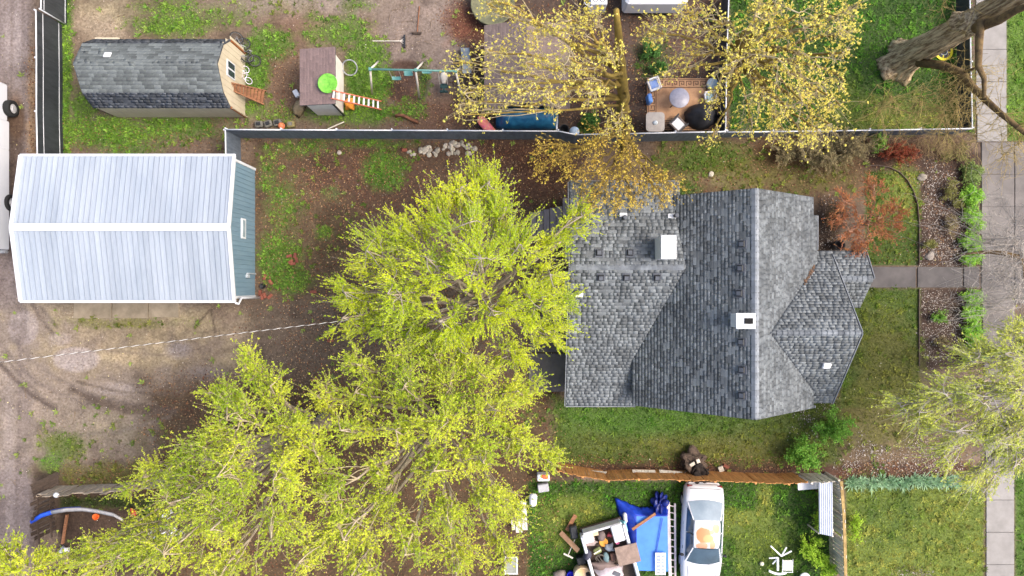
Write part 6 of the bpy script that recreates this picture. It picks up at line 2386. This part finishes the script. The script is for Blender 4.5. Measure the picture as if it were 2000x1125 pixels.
    o = link('limbs', mesh_from_arrays('limbs', V, F, mats[0], True), root)
    o['kind'] = 'stuff'
    V, F = tubes(np.concatenate(BP), np.concatenate(BR), 4)
    V2, F2 = tubes(np.concatenate(TP), np.concatenate(TR), 3)
    o = link('twigs', mesh_from_arrays('twigs', np.concatenate([V, V2]), np.concatenate([F, F2 + len(V)]), mats[1], True), root)
    o['kind'] = 'stuff'
    if LC:
        c, d, nr = np.concatenate(LC), np.concatenate(LD), np.concatenate(LN)
        n = len(c)
        V, F = leaf_quads(c, d, nr, leaf[0] * rng.uniform(.45, 1.6, n), leaf[1] * rng.uniform(.5, 1.5, n))
        o = link('crown', mesh_from_arrays('crown', V, F, mats[2]), root)
        o['kind'] = 'stuff'
    rng = keep
    return root


def LB(px, py, r, z, rz=None):
    k = (CAM_H - z) / FPX
    return (W(px, py, z), r * k, r * k, (rz if rz else r * k * .7))


m_bark = M('bark_grey', C(176, 162, 140), C(128, 114, 96), scale=6, rough=.9, bump=.6, bscale=20)
m_twig = M('twig_tan', C(186, 172, 140), C(146, 132, 104), scale=4, rough=.85)
m_twigg = M('twig_grey', C(170, 160, 146), C(132, 122, 110), scale=4, rough=.85)
m_moss = M('bark_moss', C(150, 128, 58), C(116, 98, 52), scale=3, rough=.9, bump=.6, bscale=20)
m_lime = M('leaf_lime', C(226, 234, 50), C(178, 204, 42), scale=.55, rough=.55, rand=.24, trans=.5, hue=.012, spec=.3)
m_olive = M('leaf_yellowgreen', C(226, 232, 74), C(160, 188, 46), scale=.5, rough=.55, rand=.36, trans=.5, hue=.016, spec=.3)
m_flow = M('flower_yellow', C(246, 238, 126), C(226, 208, 94), scale=1.0, rough=.6, rand=.22, trans=.35, hue=.012, spec=.2)
m_red = M('leaf_copper', C(192, 126, 74), C(158, 98, 58), scale=1.5, rough=.6, rand=.28, trans=.3, hue=.02)

# the lime green tree in the middle of the back yard
B0 = W(935, 588)
grow('lime_tree', 'bright lime green tree in middle of back yard behind house',
     [(B0, .24), (W(936, 587, 2.0), .2), (W(938, 580, 4.0), .14), (W(935, 560, 6.2), .08)],
     [LB(*a) for a in ((700, 572, 55, 4.6), (692, 618, 45, 4.2), (742, 500, 62, 5.6), (800, 452, 50, 6), (862, 420, 46, 6.2), (905, 385, 46, 6.2),
                       (955, 372, 42, 6.2), (935, 350, 26, 5.6), (985, 420, 46, 6.4), (920, 452, 56, 7.2), (850, 515, 62, 7.2), (940, 515, 60, 7.8), (1005, 490, 52, 7),
                       (1060, 540, 48, 5.8), (1040, 600, 55, 6.2), (960, 610, 60, 6.8), (870, 620, 60, 6.2), (780, 575, 58, 6.2), (1070, 650, 40, 5), (905, 675, 46, 5.2),
                       (1125, 432, 34, 5.2), (1000, 690, 40, 4.8), (810, 650, 46, 5.2), (1085, 480, 30, 4.8), (1100, 585, 26, 4.6), (765, 640, 40, 4.6))],
     (m_bark, m_twigg, m_lime), nB=17, nT=17, nL=16, leaf=(.08, .03), twig=.55, spread=.5, out_pull=.45, droop=.1, seed=5, along=.55, tip=.1, wisp=.2, flat_up=.85)

# the large yellow green trees of the south side
grow('green_tree', 'large yellow green tree over the driveway west of lower trees',
     [(W(640, 815), .34), (W(625, 828, 2.2), .28), (W(590, 850, 5), .2), (W(540, 890, 8), .1)],
     [LB(*a) for a in ((490, 722, 36, 7), (432, 770, 46, 7), (540, 760, 44, 7), (472, 815, 64, 8), (402, 862, 56, 8), (560, 828, 62, 8), (356, 905, 40, 7), (455, 915, 66, 9),
                       (548, 920, 66, 9), (362, 965, 54, 8), (300, 925, 30, 6.4), (442, 1005, 72, 9), (545, 1020, 70, 9), (352, 1055, 60, 8), (262, 1065, 52, 7), (450, 1095, 66, 8),
                       (190, 1105, 50, 6.4), (490, 692, 16, 7), (205, 1062, 34, 6), (150, 1088, 34, 5.6), (300, 1085, 50, 7), (245, 955, 18, 5.6), (620, 880, 50, 8), (275, 1015, 26, 6))],
     (m_bark, m_twig, m_olive), nB=17, nT=16, nL=14, leaf=(.068, .034), twig=.5, spread=.7, out_pull=.3, seed=8, along=.3, shell=.6, br_r=.026, wisp=.1, flat_up=.82)
grow('green_tree', 'large yellow green tree between driveway and junk yard',
     [(W(868, 800), .36), (W(866, 808, 2.2), .3), (W(858, 830, 5), .2), (W(845, 860, 8), .1)],
     [LB(*a) for a in ((640, 775, 40, 6), (715, 770, 48, 6), (800, 760, 52, 7), (880, 748, 46, 6.4), (690, 835, 56, 7.4), (785, 835, 56, 8), (875, 820, 60, 8), (960, 800, 54, 7.4),
                       (1005, 860, 58, 7.4), (1060, 893, 32, 6.4), (935, 890, 60, 8), (850, 905, 54, 8), (650, 960, 56, 8), (690, 1030, 52, 8), (960, 965, 60, 8),
                       (880, 1000, 60, 8), (800, 1050, 62, 8), (700, 1100, 60, 8), (890, 1090, 56, 7.4), (985, 1070, 44, 6.6), (1000, 1000, 40, 6.6), (610, 1070, 62, 8), (745, 915, 30, 7), (1040, 760, 30, 5.4), (700, 712, 34, 6), (780, 708, 40, 6.2), (850, 700, 38, 6), (930, 735, 40, 6.2), (1000, 765, 40, 6), (1085, 885, 18, 6), (745, 980, 34, 7.4))],
     (m_bark, m_twig, m_olive), nB=17, nT=16, nL=13, leaf=(.068, .036), twig=.5, spread=.7, out_pull=.3, seed=9, along=.3, shell=.6, br_r=.026, wisp=.1, flat_up=.82)
grow('corner_tree', 'yellow green tree cut by the bottom left corner',
     [(W(115, 1130), .18), (W(100, 1140, 2), .14), (W(80, 1150, 4), .08)],
     [LB(*a) for a in ((25, 1075, 34, 4.6), (75, 1100, 40, 4.8), (20, 1125, 40, 5), (130, 1112, 34, 4.6), (100, 1130, 40, 5))],
     (m_bark, m_twig, m_olive), nB=12, nT=13, nL=11, leaf=(.10, .045), twig=.55, seed=10)

# blooming maples
grow('maple_tree', 'yellow blooming maple spreading over the brown shed',
     [(W(1214, 236), .30), (W(1217, 205, 1.6), .27), (W(1216, 150, 4.0), .22), (W(1208, 90, 6.0), .17), (W(1204, 20, 8.0), .10)],
     [LB(*a) for a in ((985, 15, 36, 8), (1045, 55, 44, 8.6), (1105, 35, 46, 9), (1160, 50, 40, 9), (962, 105, 44, 8), (1040, 130, 52, 8.6), (1118, 120, 52, 9), (895, 128, 26, 7.4),
                       (920, 185, 32, 7.2), (1000, 185, 46, 8), (1075, 190, 46, 8), (1150, 185, 46, 8), (1185, 110, 36, 9), (905, 225, 18, 7), (905, 205, 18, 7), (960, 15, 26, 8),
                       (1200, 240, 32, 6.4))],
     (m_moss, m_twig, m_flow), nB=15, nT=8, nL=8, leaf=(.056, .048), twig=.44, spread=.7, out_pull=.3, seed=12, leafmode='cluster', limb_r=.09, br_r=.02, tw_r=.007, along=.1, flat_up=.35)
m_flow2 = M('flower_ochre', C(234, 210, 98), C(208, 176, 80), scale=1.0, rough=.6, rand=.25, trans=.3, hue=.015, spec=.2)
grow('maple_tree', 'smaller ochre maple leaning over the north roof edge',
     [(W(1226, 247), .16), (W(1226, 255, 1.6), .14), (W(1222, 275, 3.4), .10), (W(1215, 305, 5.2), .05)],
     [LB(*a) for a in ((1222, 285, 40, 5.4), (1150, 312, 40, 5.2), (1240, 330, 44, 5.6), (1100, 312, 34, 5), (1065, 285, 28, 5), (1060, 335, 22, 4.6), (1285, 352, 30, 5.4), (1185, 365, 44, 5.6),
                       (1232, 385, 28, 5.4), (1130, 350, 34, 5.2), (1290, 385, 18, 5.2), (1175, 270, 34, 5.4), (1150, 388, 26, 5.4), (1262, 372, 30, 5.4), (1205, 400, 24, 5.4), (1305, 362, 22, 5.2))],
     (m_moss, m_moss, m_flow2), nB=15, nT=9, nL=7, leaf=(.05, .042), twig=.38, spread=.6, out_pull=.4, droop=.15, seed=13, leafmode='cluster', limb_r=.06, br_r=.016, tw_r=.006, along=.1, flat_up=.3)
grow('maple_tree', 'broad yellow blooming maple over patio and corner lawn',
     [(W(1428, 160), .34), (W(1434, 140, 1.8), .3), (W(1440, 105, 4), .24), (W(1448, 80, 6.2), .17), (W(1455, 60, 8), .10)],
     [LB(*a) for a in ((1275, 65, 32, 8), (1335, 35, 40, 8.6), (1400, 50, 50, 9), (1465, 45, 58, 9.4), (1540, 40, 60, 9.4), (1610, 45, 54, 9), (1655, 20, 30, 8.4), (1350, 110, 34, 8),
                       (1425, 125, 46, 9), (1505, 118, 58, 9.4), (1580, 115, 52, 9), (1632, 105, 24, 8.4), (1480, 195, 48, 8.6), (1550, 195, 52, 8.6), (1600, 185, 38, 8.2), (1612, 240, 22, 7.6),
                       (1520, 250, 36, 7.8), (1585, 250, 30, 7.8), (1465, 245, 24, 7.4), (1395, 190, 26, 7.6), (1300, 150, 20, 7.6), (1390, 265, 16, 7), (1640, 160, 20, 8), (1648, 62, 18, 8.4), (1630, 205, 24, 8), (1560, 262, 26, 7.6), (1500, 20, 50, 9))],
     (m_moss, m_twig, m_flow), nB=15, nT=8, nL=8, leaf=(.056, .048), twig=.44, spread=.7, out_pull=.3, seed=14, leafmode='cluster', limb_r=.10, br_r=.02, tw_r=.007, along=.1, flat_up=.35)

# the big bare tree of the corner lawn
m_cott = M('bark_furrowed', C(206, 184, 146), C(124, 102, 74), scale=2.2, rough=.95, bump=1.0, bscale=9, stretch=(5, 5, .7), contrast=(.4, .6))
big = thing('big_tree', 'huge bare trunk with furrowed bark on the corner lawn', 'tree', W(1757, 121))
bx = W(1757, 121)
rings = []
for i in range(46):
    z = 12.5 * i / 45
    fl = .42 * math.exp(-z / .7)
    r0 = .54 - .012 * z + fl
    ring = []
    for j in range(56):
        a = 2 * math.pi * j / 56
        rr_ = r0 * (1 + .07 * math.sin(a * 9 + 1.2 * math.sin(z * .8)) + .05 * math.sin(a * 17 + z * 1.3) + .22 * math.sin(a * 4 + .8) * math.exp(-z / .8) + rng.normal(0, .035))
        ring.append(Vector((bx.x + rr_ * math.cos(a) + .05 * z * .3, bx.y + rr_ * math.sin(a) - .01 * z, z - .05)))
    rings.append(ring)
MB().loft(rings).build('trunk', m_cott, big, smooth=True)
for i, (px, py, z, s_) in enumerate(((1815, 92, 2.4, .34), (1872, 40, 4.6, .42), (1740, 140, .1, .4), (1795, 108, 1.2, .3), (1900, 48, 5.6, .5))):
    MB().blob(W(px, py, z), (s_, s_, s_ * .8), seed=60 + i, amp=.4, fr=2.5).build('burl', m_cott, big, smooth=True)
m_dbark = M('bark_mossy_dark', C(124, 102, 66), C(80, 64, 46), scale=4, rough=.95, bump=.8, bscale=18)
limb_list = [[(1795, 122, 1.6), (1840, 128, 2.8), (1878, 142, 3.6), (1900, 170, 4.0), (1925, 195, 4.6), (1955, 222, 5.2), (2005, 262, 6.0)],
             [(1915, 40, 6.4), (1912, 90, 6.6), (1911, 130, 6.6), (1922, 152, 6.4), (1922, 190, 6.0)],
             [(1905, 55, 6.0), (1950, 40, 7.0), (1985, 20, 8.0), (2040, 0, 9.0)],
             [(1878, 142, 3.6), (1900, 135, 4.2), (1912, 128, 5)]]
for li, pts in enumerate(limb_list):
    r0 = (.2, .15, .2, .07)[li]
    MB().tube([W(*q_) for q_ in pts], [r0 * (1 - .55 * k / (len(pts) - 1)) for k in range(len(pts))], 9).build('limb', m_dbark, big, smooth=True)


def twig_spray(root, name, starts, n, length, spread, mat, r=.006, droop=.0, seed=0, gens=2, bias=None):
    """bare forked twigs springing from start points (world)"""
    g_ = np.random.default_rng(seed)
    P, Rr = [], []
    S = np.array(starts)
    for gen in range(gens):
        k = n if gen == 0 else n * 3
        st = S[g_.integers(0, len(S), k)] + g_.normal(0, .04, (k, 3))
        d = unit(g_.normal(size=(k, 3)) * spread + (np.array(bias) if bias is not None else 0))
        L_ = length * g_.uniform(.4, 1.3, k) * (1 if gen == 0 else .5)
        t = np.linspace(0, 1, 6)[None, :, None]
        pts = st[:, None] + d[:, None] * (L_[:, None, None] * t) + np.array([0, 0, -droop]) * (L_[:, None, None] * t) ** 2
        w = np.cumsum(g_.normal(0, .035, (k, 6, 3)), 1) * length
        w[:, 0] = 0
        pts = pts + w * .6
        P.append(pts)
        Rr.append(np.linspace(r if gen == 0 else r * .6, r * .25, 6)[None].repeat(k, 0))
        S = pts[:, 2:].reshape(-1, 3)
    V, F = tubes(np.concatenate(P), np.concatenate(Rr), 3)
    o = link(name, mesh_from_arrays(name, V, F, mat, True), root)
    o['kind'] = 'stuff'
    return S


m_ytwig = M('twig_yellow', C(176, 156, 96), C(140, 120, 76), scale=3, rough=.85)
m_gtwig = M('twig_silver', C(186, 178, 168), C(150, 140, 132), scale=3, rough=.85)
st1 = [W(*q_) for q_ in ((1878, 142, 3.6), (1900, 170, 4.0), (1890, 158, 3.8))]
twig_spray(big, 'bare_twigs', [W(a, b, z) for a, b, z in ((1880, 150, 3.6), (1870, 165, 3.4), (1840, 180, 3), (1800, 200, 2.8), (1780, 220, 2.6), (1840, 225, 2.8), (1740, 190, 2.6), (1720, 215, 2.6), (1870, 215, 3))], 150, 1.6, .7, m_ytwig, .013, .05, 21, bias=(-.25, -.35, 0))
twig_spray(big, 'bare_twigs', [W(a, b, z) for a, b, z in ((1900, 170, 4), (1925, 195, 4.6), (1955, 222, 5.2), (1985, 245, 5.6), (1990, 280, 5.6), (1960, 300, 5.4), (1900, 265, 4.4), (1850, 262, 4))], 120, 1.3, .8, m_ytwig, .013, .02, 22, bias=(0, -.3, 0))
twig_spray(big, 'bare_twigs', [W(a, b, z) for a, b, z in ((1912, 128, 5), (1922, 150, 6), (1905, 20, 6.5), (1840, 15, 5), (1860, 5, 5))], 40, 1.0, .9, m_ytwig, .010, 0, 23)
spots = [(1905 + rnd.uniform(-35, 35), 255 + rnd.uniform(-25, 20), 3.5 + rnd.random()) for _ in range(6)]

# willow by the street, mostly off the frame to the right
m_will = M('leaf_willow', C(214, 220, 96), C(182, 196, 78), scale=.8, rough=.55, rand=.25, trans=.42, hue=.012, spec=.3)
wroot = grow('street_willow', 'sparse yellow green willow hanging over sidewalk at right edge',
             [(W(2040, 690), .3), (W(2044, 694, 2), .26), (W(2060, 700, 5), .2), (W(2085, 700, 7.5), .1)],
             [LB(*a) for a in ((1905, 705, 40, 6), (1960, 690, 40, 6.4), (1852, 765, 44, 6), (1920, 780, 46, 6.4), (1978, 760, 40, 6.6), (1800, 798, 40, 5.6), (1868, 832, 46, 6), (1940, 850, 40, 6.2),
                               (1762, 790, 24, 5.2), (1845, 885, 30, 5.6), (1905, 915, 32, 5.6), (1975, 900, 34, 6), (1985, 830, 40, 6.4), (1990, 650, 30, 6.4), (1920, 955, 16, 5))],
             (m_bark, m_gtwig, m_will), nB=20, nT=15, nL=12, leaf=(.09, .03), twig=.62, spread=.55, out_pull=.4, droop=.2, seed=15, along=.6, bare=.12, limb_r=.08)
sb = thing('bare_street_tree', 'bare silver twigged tree with mossy limb over the driveway', 'tree', W(2060, 545))
MB().tube([W(2060, 545, 0), W(2062, 546, 2), W(2040, 530, 4.5)], [.22, .19, .15], 9).build('trunk', m_dbark, sb, smooth=True)
MB().tube([W(2040, 530, 4.5), W(2000, 506, 4.8), W(1970, 496, 5.0), W(1935, 492, 5.0), W(1900, 494, 4.8), W(1866, 500, 4.6)], [.15, .13, .10, .075, .05, .025], 9).build('limb', m_dbark, sb, smooth=True)
MB().tube([W(1990, 502, 4.9), W(1998, 520, 5.0), W(2000, 545, 5)], [.07, .05, .03], 7).build('limb', m_dbark, sb, smooth=True)
twig_spray(sb, 'bare_twigs', [W(a, b, 5 + rnd.random()) for a, b in ((1970, 496), (1990, 520), (1998, 545), (1990, 580), (1960, 540), (1940, 600), (1995, 620), (1980, 480), (1940, 470), (1985, 440), (1960, 560))], 110, 1.9, .8, m_gtwig, .013, 0, 24, bias=(-.25, 0, 0))
twig_spray(sb, 'bare_twigs', [W(a, b, 5) for a, b in ((2000, 500), (2000, 470), (2000, 560), (1995, 600))], 34, 3.2, .7, m_gtwig, .017, .02, 25, bias=(-.9, .1, 0))

# ================================================================== SHRUBS AND LOW PLANTS
def shrub(name, label, cat, px, py, rpx, h, mat, twm, n=9000, leaf=(.06, .03), ry=None, seed=0, stems=26, group=None, dens=.6, spiky=0.0):
    g_ = np.random.default_rng(seed + 100)
    c = W(px, py, 0)
    r = rpx / S0
    ry_ = (ry or rpx) / S0
    root = thing(name, label, cat, (c.x, c.y, 0), group)
    # stems fan out of the base
    d = unit(np.stack([g_.normal(0, 1, stems), g_.normal(0, 1, stems), g_.uniform(.5, 1.6, stems)], 1))
    tip = np.stack([c.x + d[:, 0] * r * g_.uniform(.5, 1.05, stems), c.y + d[:, 1] * ry_ * g_.uniform(.5, 1.05, stems), h * g_.uniform(.5, 1.0, stems) * np.clip(d[:, 2] + .35, .4, 1)], 1)
    st = np.array([c.x, c.y, .02]) + g_.normal(0, .05, (stems, 3)) * np.array([1, 1, 0])
    t = np.linspace(0, 1, 6)[None, :, None]
    md = (st + tip) / 2 + np.array([0, 0, h * .25])
    P = (1 - t) ** 2 * st[:, None] + 2 * t * (1 - t) * md[:, None] + t * t * tip[:, None]
    ps = [P]
    rs_ = [np.linspace(.014, .006, 6)[None].repeat(stems, 0)]
    k = stems * 9
    bi = g_.integers(0, stems, k)
    ji = g_.integers(2, 6, k)
    s2 = P[bi, ji]
    d2 = unit(unit(tip[bi] - st[bi]) * .7 + g_.normal(0, .55, (k, 3)))
    l2 = (r + ry_) / 2 * g_.uniform(.2, .5, k)
    P2 = s2[:, None] + d2[:, None] * l2[:, None, None] * np.linspace(0, 1, 4)[None, :, None]
    V, F = tubes(P, rs_[0], 4)
    V2, F2 = tubes(P2, np.linspace(.006, .002, 4)[None].repeat(k, 0), 3)
    o = link('stems', mesh_from_arrays('stems', np.concatenate([V, V2]), np.concatenate([F, F2 + len(V)]), twm), root)
    o['kind'] = 'stuff'
    ti = g_.integers(0, k, n)
    f = g_.uniform(.1, 1.05, n)[:, None]
    pos = P2[ti, 0] * (1 - f) + P2[ti, 3] * f + g_.normal(0, leaf[0] * .5, (n, 3))
    pos[:, 2] = np.maximum(pos[:, 2], .03)
    ld = unit(d2[ti] * spiky + g_.normal(0, 1, (n, 3)) * (1 - spiky * .7))
    nr = g_.normal(0, .5, (n, 3)) + np.array([0, 0, .8])
    V, F = leaf_quads(pos, ld, nr, leaf[0] * g_.uniform(.6, 1.4, n), leaf[1] * g_.uniform(.6, 1.4, n))
    o = link('foliage', mesh_from_arrays('foliage', V, F, mat), root)
    o['kind'] = 'stuff'
    return root


m_shrg = M('leaf_green', C(134, 182, 66), C(104, 152, 52), scale=1.2, rough=.55, rand=.3, trans=.35, hue=.015)
m_shrb = M('leaf_bright', C(172, 218, 84), C(130, 184, 60), scale=1.5, rough=.55, rand=.25, trans=.35, hue=.012)
m_greyol = M('leaf_greyolive', C(156, 144, 102), C(126, 112, 80), scale=1.5, rough=.7, rand=.28, trans=.2, hue=.02)
m_rust = M('leaf_rust', C(160, 82, 50), C(128, 62, 40), scale=1.5, rough=.7, rand=.28, trans=.2, hue=.02)
m_iris = M('leaf_iris', C(176, 204, 166), C(140, 176, 136), scale=1.5, rough=.6, rand=.22, trans=.25)
m_yg = M('leaf_vivid', C(182, 214, 66), C(150, 190, 54), scale=1.5, rough=.55, rand=.25, trans=.4)
m_stem = M('stem_brown', C(112, 88, 70), C(84, 64, 52), rough=.9)
m_stemg = M('stem_grey', C(146, 130, 104), C(116, 102, 82), rough=.9)
m_stemr = M('stem_coppery', C(178, 134, 108), C(146, 106, 86), rough=.9)

# copper leaved small tree in front of the house
grow('copper_tree', 'small copper red leaved tree beside the entry roof',
     [(W(1694, 438), .09), (W(1694, 436, .8), .08), (W(1695, 434, 1.6), .06), (W(1698, 432, 2.2), .03)],
     [LB(*a) for a in ((1650, 400, 34, 2.4), (1700, 375, 34, 2.6), (1735, 410, 34, 2.6), (1660, 450, 38, 2.6), (1705, 430, 40, 3), (1740, 455, 26, 2.4), (1690, 480, 30, 2.4), (1640, 425, 22, 2.2), (1660, 492, 14, 2.2))],
     (m_stemr, m_stemr, m_red), nB=18, nT=12, nL=7, leaf=(.06, .03), twig=.32, spread=.55, out_pull=.6, seed=16, limb_r=.035, br_r=.012, tw_r=.005, along=.6)
shrub('grey_shrub', 'large twiggy grey olive shrub below the lawn fence', 'shrub', 1610, 303, 84, 1.6, m_greyol, m_stemg, 30000, (.06, .025), ry=38, seed=1, stems=46)
shrub('grey_shrub', 'smaller twiggy grey shrub left of the large one', 'shrub', 1535, 300, 48, 1.1, m_greyol, m_stemg, 10000, (.06, .025), ry=26, seed=2)
shrub('rust_shrub', 'dense rust red shrub at head of pebble bed', 'shrub', 1742, 305, 42, 1.1, m_rust, m_stem, 8000, (.05, .025), ry=24, seed=3, stems=34)
shrub('green_shrub', 'bright green shrub growing at the lawn fence', 'shrub', 1700, 284, 16, 1.0, m_shrg, m_stem, 1500, (.08, .05), ry=20, seed=4)
shrub('green_shrub', 'bright green shrub close to southeast house corner', 'shrub', 1612, 828, 34, 1.5, m_shrg, m_stem, 4200, (.09, .05), ry=34, seed=5, stems=30)
shrub('green_shrub', 'bright green shrub beside the cedar fence', 'shrub', 1556, 880, 44, 1.3, m_shrg, m_stem, 5200, (.09, .05), ry=30, seed=6, stems=30)
shrub('dark_shrub', 'dark leafy shrub in the corner by east wall', 'shrub', 1618, 430, 24, 1.0, M('leaf_brownish', C(104, 86, 56), C(72, 58, 42), rand=.3, rough=.7), m_stem, 2200, (.07, .04), ry=44, seed=7)
for i, (px, py, rx_, ry_, lb) in enumerate(((1846, 300, 20, 22, 'olive twiggy plant at north end of pebble bed'), (1850, 372, 16, 30, 'olive plant in the middle of north pebble bed'), (1872, 300, 30, 24, 'olive shrub at the sidewalk corner'),
                                            (1850, 440, 14, 26, 'small olive plant west of ground cover'), (1808, 478, 16, 8, 'yellow green sprig beside upright stone'), (1834, 618, 22, 14, 'green plant in south pebble bed'),
                                            (1836, 668, 20, 16, 'low olive plant in south pebble bed'), (1862, 400, 12, 12, 'tiny yellow green plant in pebble bed'))):
    shrub('bed_plant', lb, 'plant', px, py, rx_, .5, [m_greyol, m_shrg, M('leaf_olive', C(150, 150, 84), C(124, 124, 68), rand=.28, trans=.3)][(i * 2) % 3 if i not in (0, 1, 2) else 2], m_stem, 900, (.07, .035), ry=ry_, seed=20 + i, stems=16)
for i, (px, py, rx_, ry_) in enumerate(((1890, 340, 22, 24), (1890, 385, 22, 26), (1892, 430, 23, 26), (1890, 475, 22, 24), (1888, 505, 22, 12))):
    shrub('ground_cover', ['northernmost', 'second', 'third', 'fourth', 'southernmost'][i] + ' bright green clump north of front walk along sidewalk', 'plant', px, py, rx_, .45, m_shrb if i > 0 else M('leaf_sage', C(150, 170, 96), C(124, 146, 78), rand=.25, trans=.3), m_stem, 3600, (.09, .03), ry=ry_, seed=40 + i, stems=40, spiky=.3)
for i, (px, py, rx_, ry_) in enumerate(((1890, 578, 24, 16), (1892, 610, 24, 24), (1896, 650, 24, 26), (1896, 690, 24, 22))):
    shrub('ground_cover', ['clump touching the front walk', 'second clump', 'third clump', 'clump under the willow'][i] + ' of bright green cover south of front walk', 'plant', px, py, rx_, .45, m_shrb, m_stem, 3400, (.09, .03), ry=ry_, seed=50 + i, stems=40, spiky=.3)
# irises along the lower lawn
ir = 0
ORD = ['westernmost', 'second', 'third', 'fourth', 'fifth', 'sixth', 'seventh', 'eighth', 'ninth', 'tenth', 'eleventh', 'easternmost']
for ir, px in enumerate((1664, 1682, 1702, 1722, 1742, 1764, 1786, 1806, 1826, 1846, 1864, 1884)):
    g_ = np.random.default_rng(300 + px)
    n = 150
    c = np.array(W(px, 941 + g_.uniform(-3, 3)))
    d = unit(np.stack([g_.normal(0, 1, n), g_.normal(0, 1, n), g_.uniform(.2, 1.2, n)], 1))
    ln = g_.uniform(.22, .48, n)
    s0 = c + g_.normal(0, .1, (n, 3)) * np.array([1, .7, 0])
    V, F = leaf_quads(s0 + d * ln[:, None] * .5 + np.array([0, 0, .02]), d, g_.normal(0, 1, (n, 3)) + np.array([0, 0, 1]), ln, ln * .11)
    o = link('iris_clump', mesh_from_arrays('iris_clump', V, F, m_iris))
    put(o, ORD[ir] + ' blue green iris clump from the grey fence along lower lawn', 'plant', 'irises edging the lower lawn')
for i, (px, py, rx_, ry_, lb) in enumerate(((1572, 1062, 26, 34, 'vivid lime bush beside the garden chair'), (1590, 1010, 12, 30, 'vivid lime sprawl left of metal sheet'), (1600, 1095, 20, 26, 'scrubby lime bush between lime bush and grey fence'),
                                            (1660, 1020, 10, 34, 'lime weeds outside the weathered grey fence'), (1596, 958, 8, 10, 'lime sprig beside the white panel'))):
    shrub('lime_bush', lb, 'bush', px, py, rx_, .9, m_yg, m_stem, 2600 if rx_ > 15 else 1100, (.08, .045), ry=ry_, seed=70 + i, stems=20)
for i, (px, py, rx_, lb) in enumerate(((1268, 105, 20, 'green leafy weed bush in shade west of patio'), (1150, 240, 18, 'green leafy bush beside the lidded tub'), (300, 1012, 22, 'dark green bush in the corner yard'), (1285, 138, 16, 'small green bush at north edge of patio'))):
    shrub('weed_bush', lb, 'bush', px, py, rx_, .6, M('leaf_deep', C(92, 140, 60), C(68, 110, 48), rand=.3, trans=.3), m_stem, 1300, (.09, .05), seed=80 + i, stems=18)
# twigs and leaf fringe hanging from the fence shrubs east of the rust shrub
tf = thing('dry_hedge', 'dry tangled twigs hanging over the lawn fence corner', 'hedge', W(1800, 275))
twig_spray(tf, 'bare_twigs', [W(1760 + 12 * k, 272 + (k % 3) * 6, .6) for k in range(11)], 160, .8, .6, M('twig_dry', C(164, 140, 104), C(124, 102, 76), rough=.9), .008, .05, 31, bias=(.1, -.5, .2))
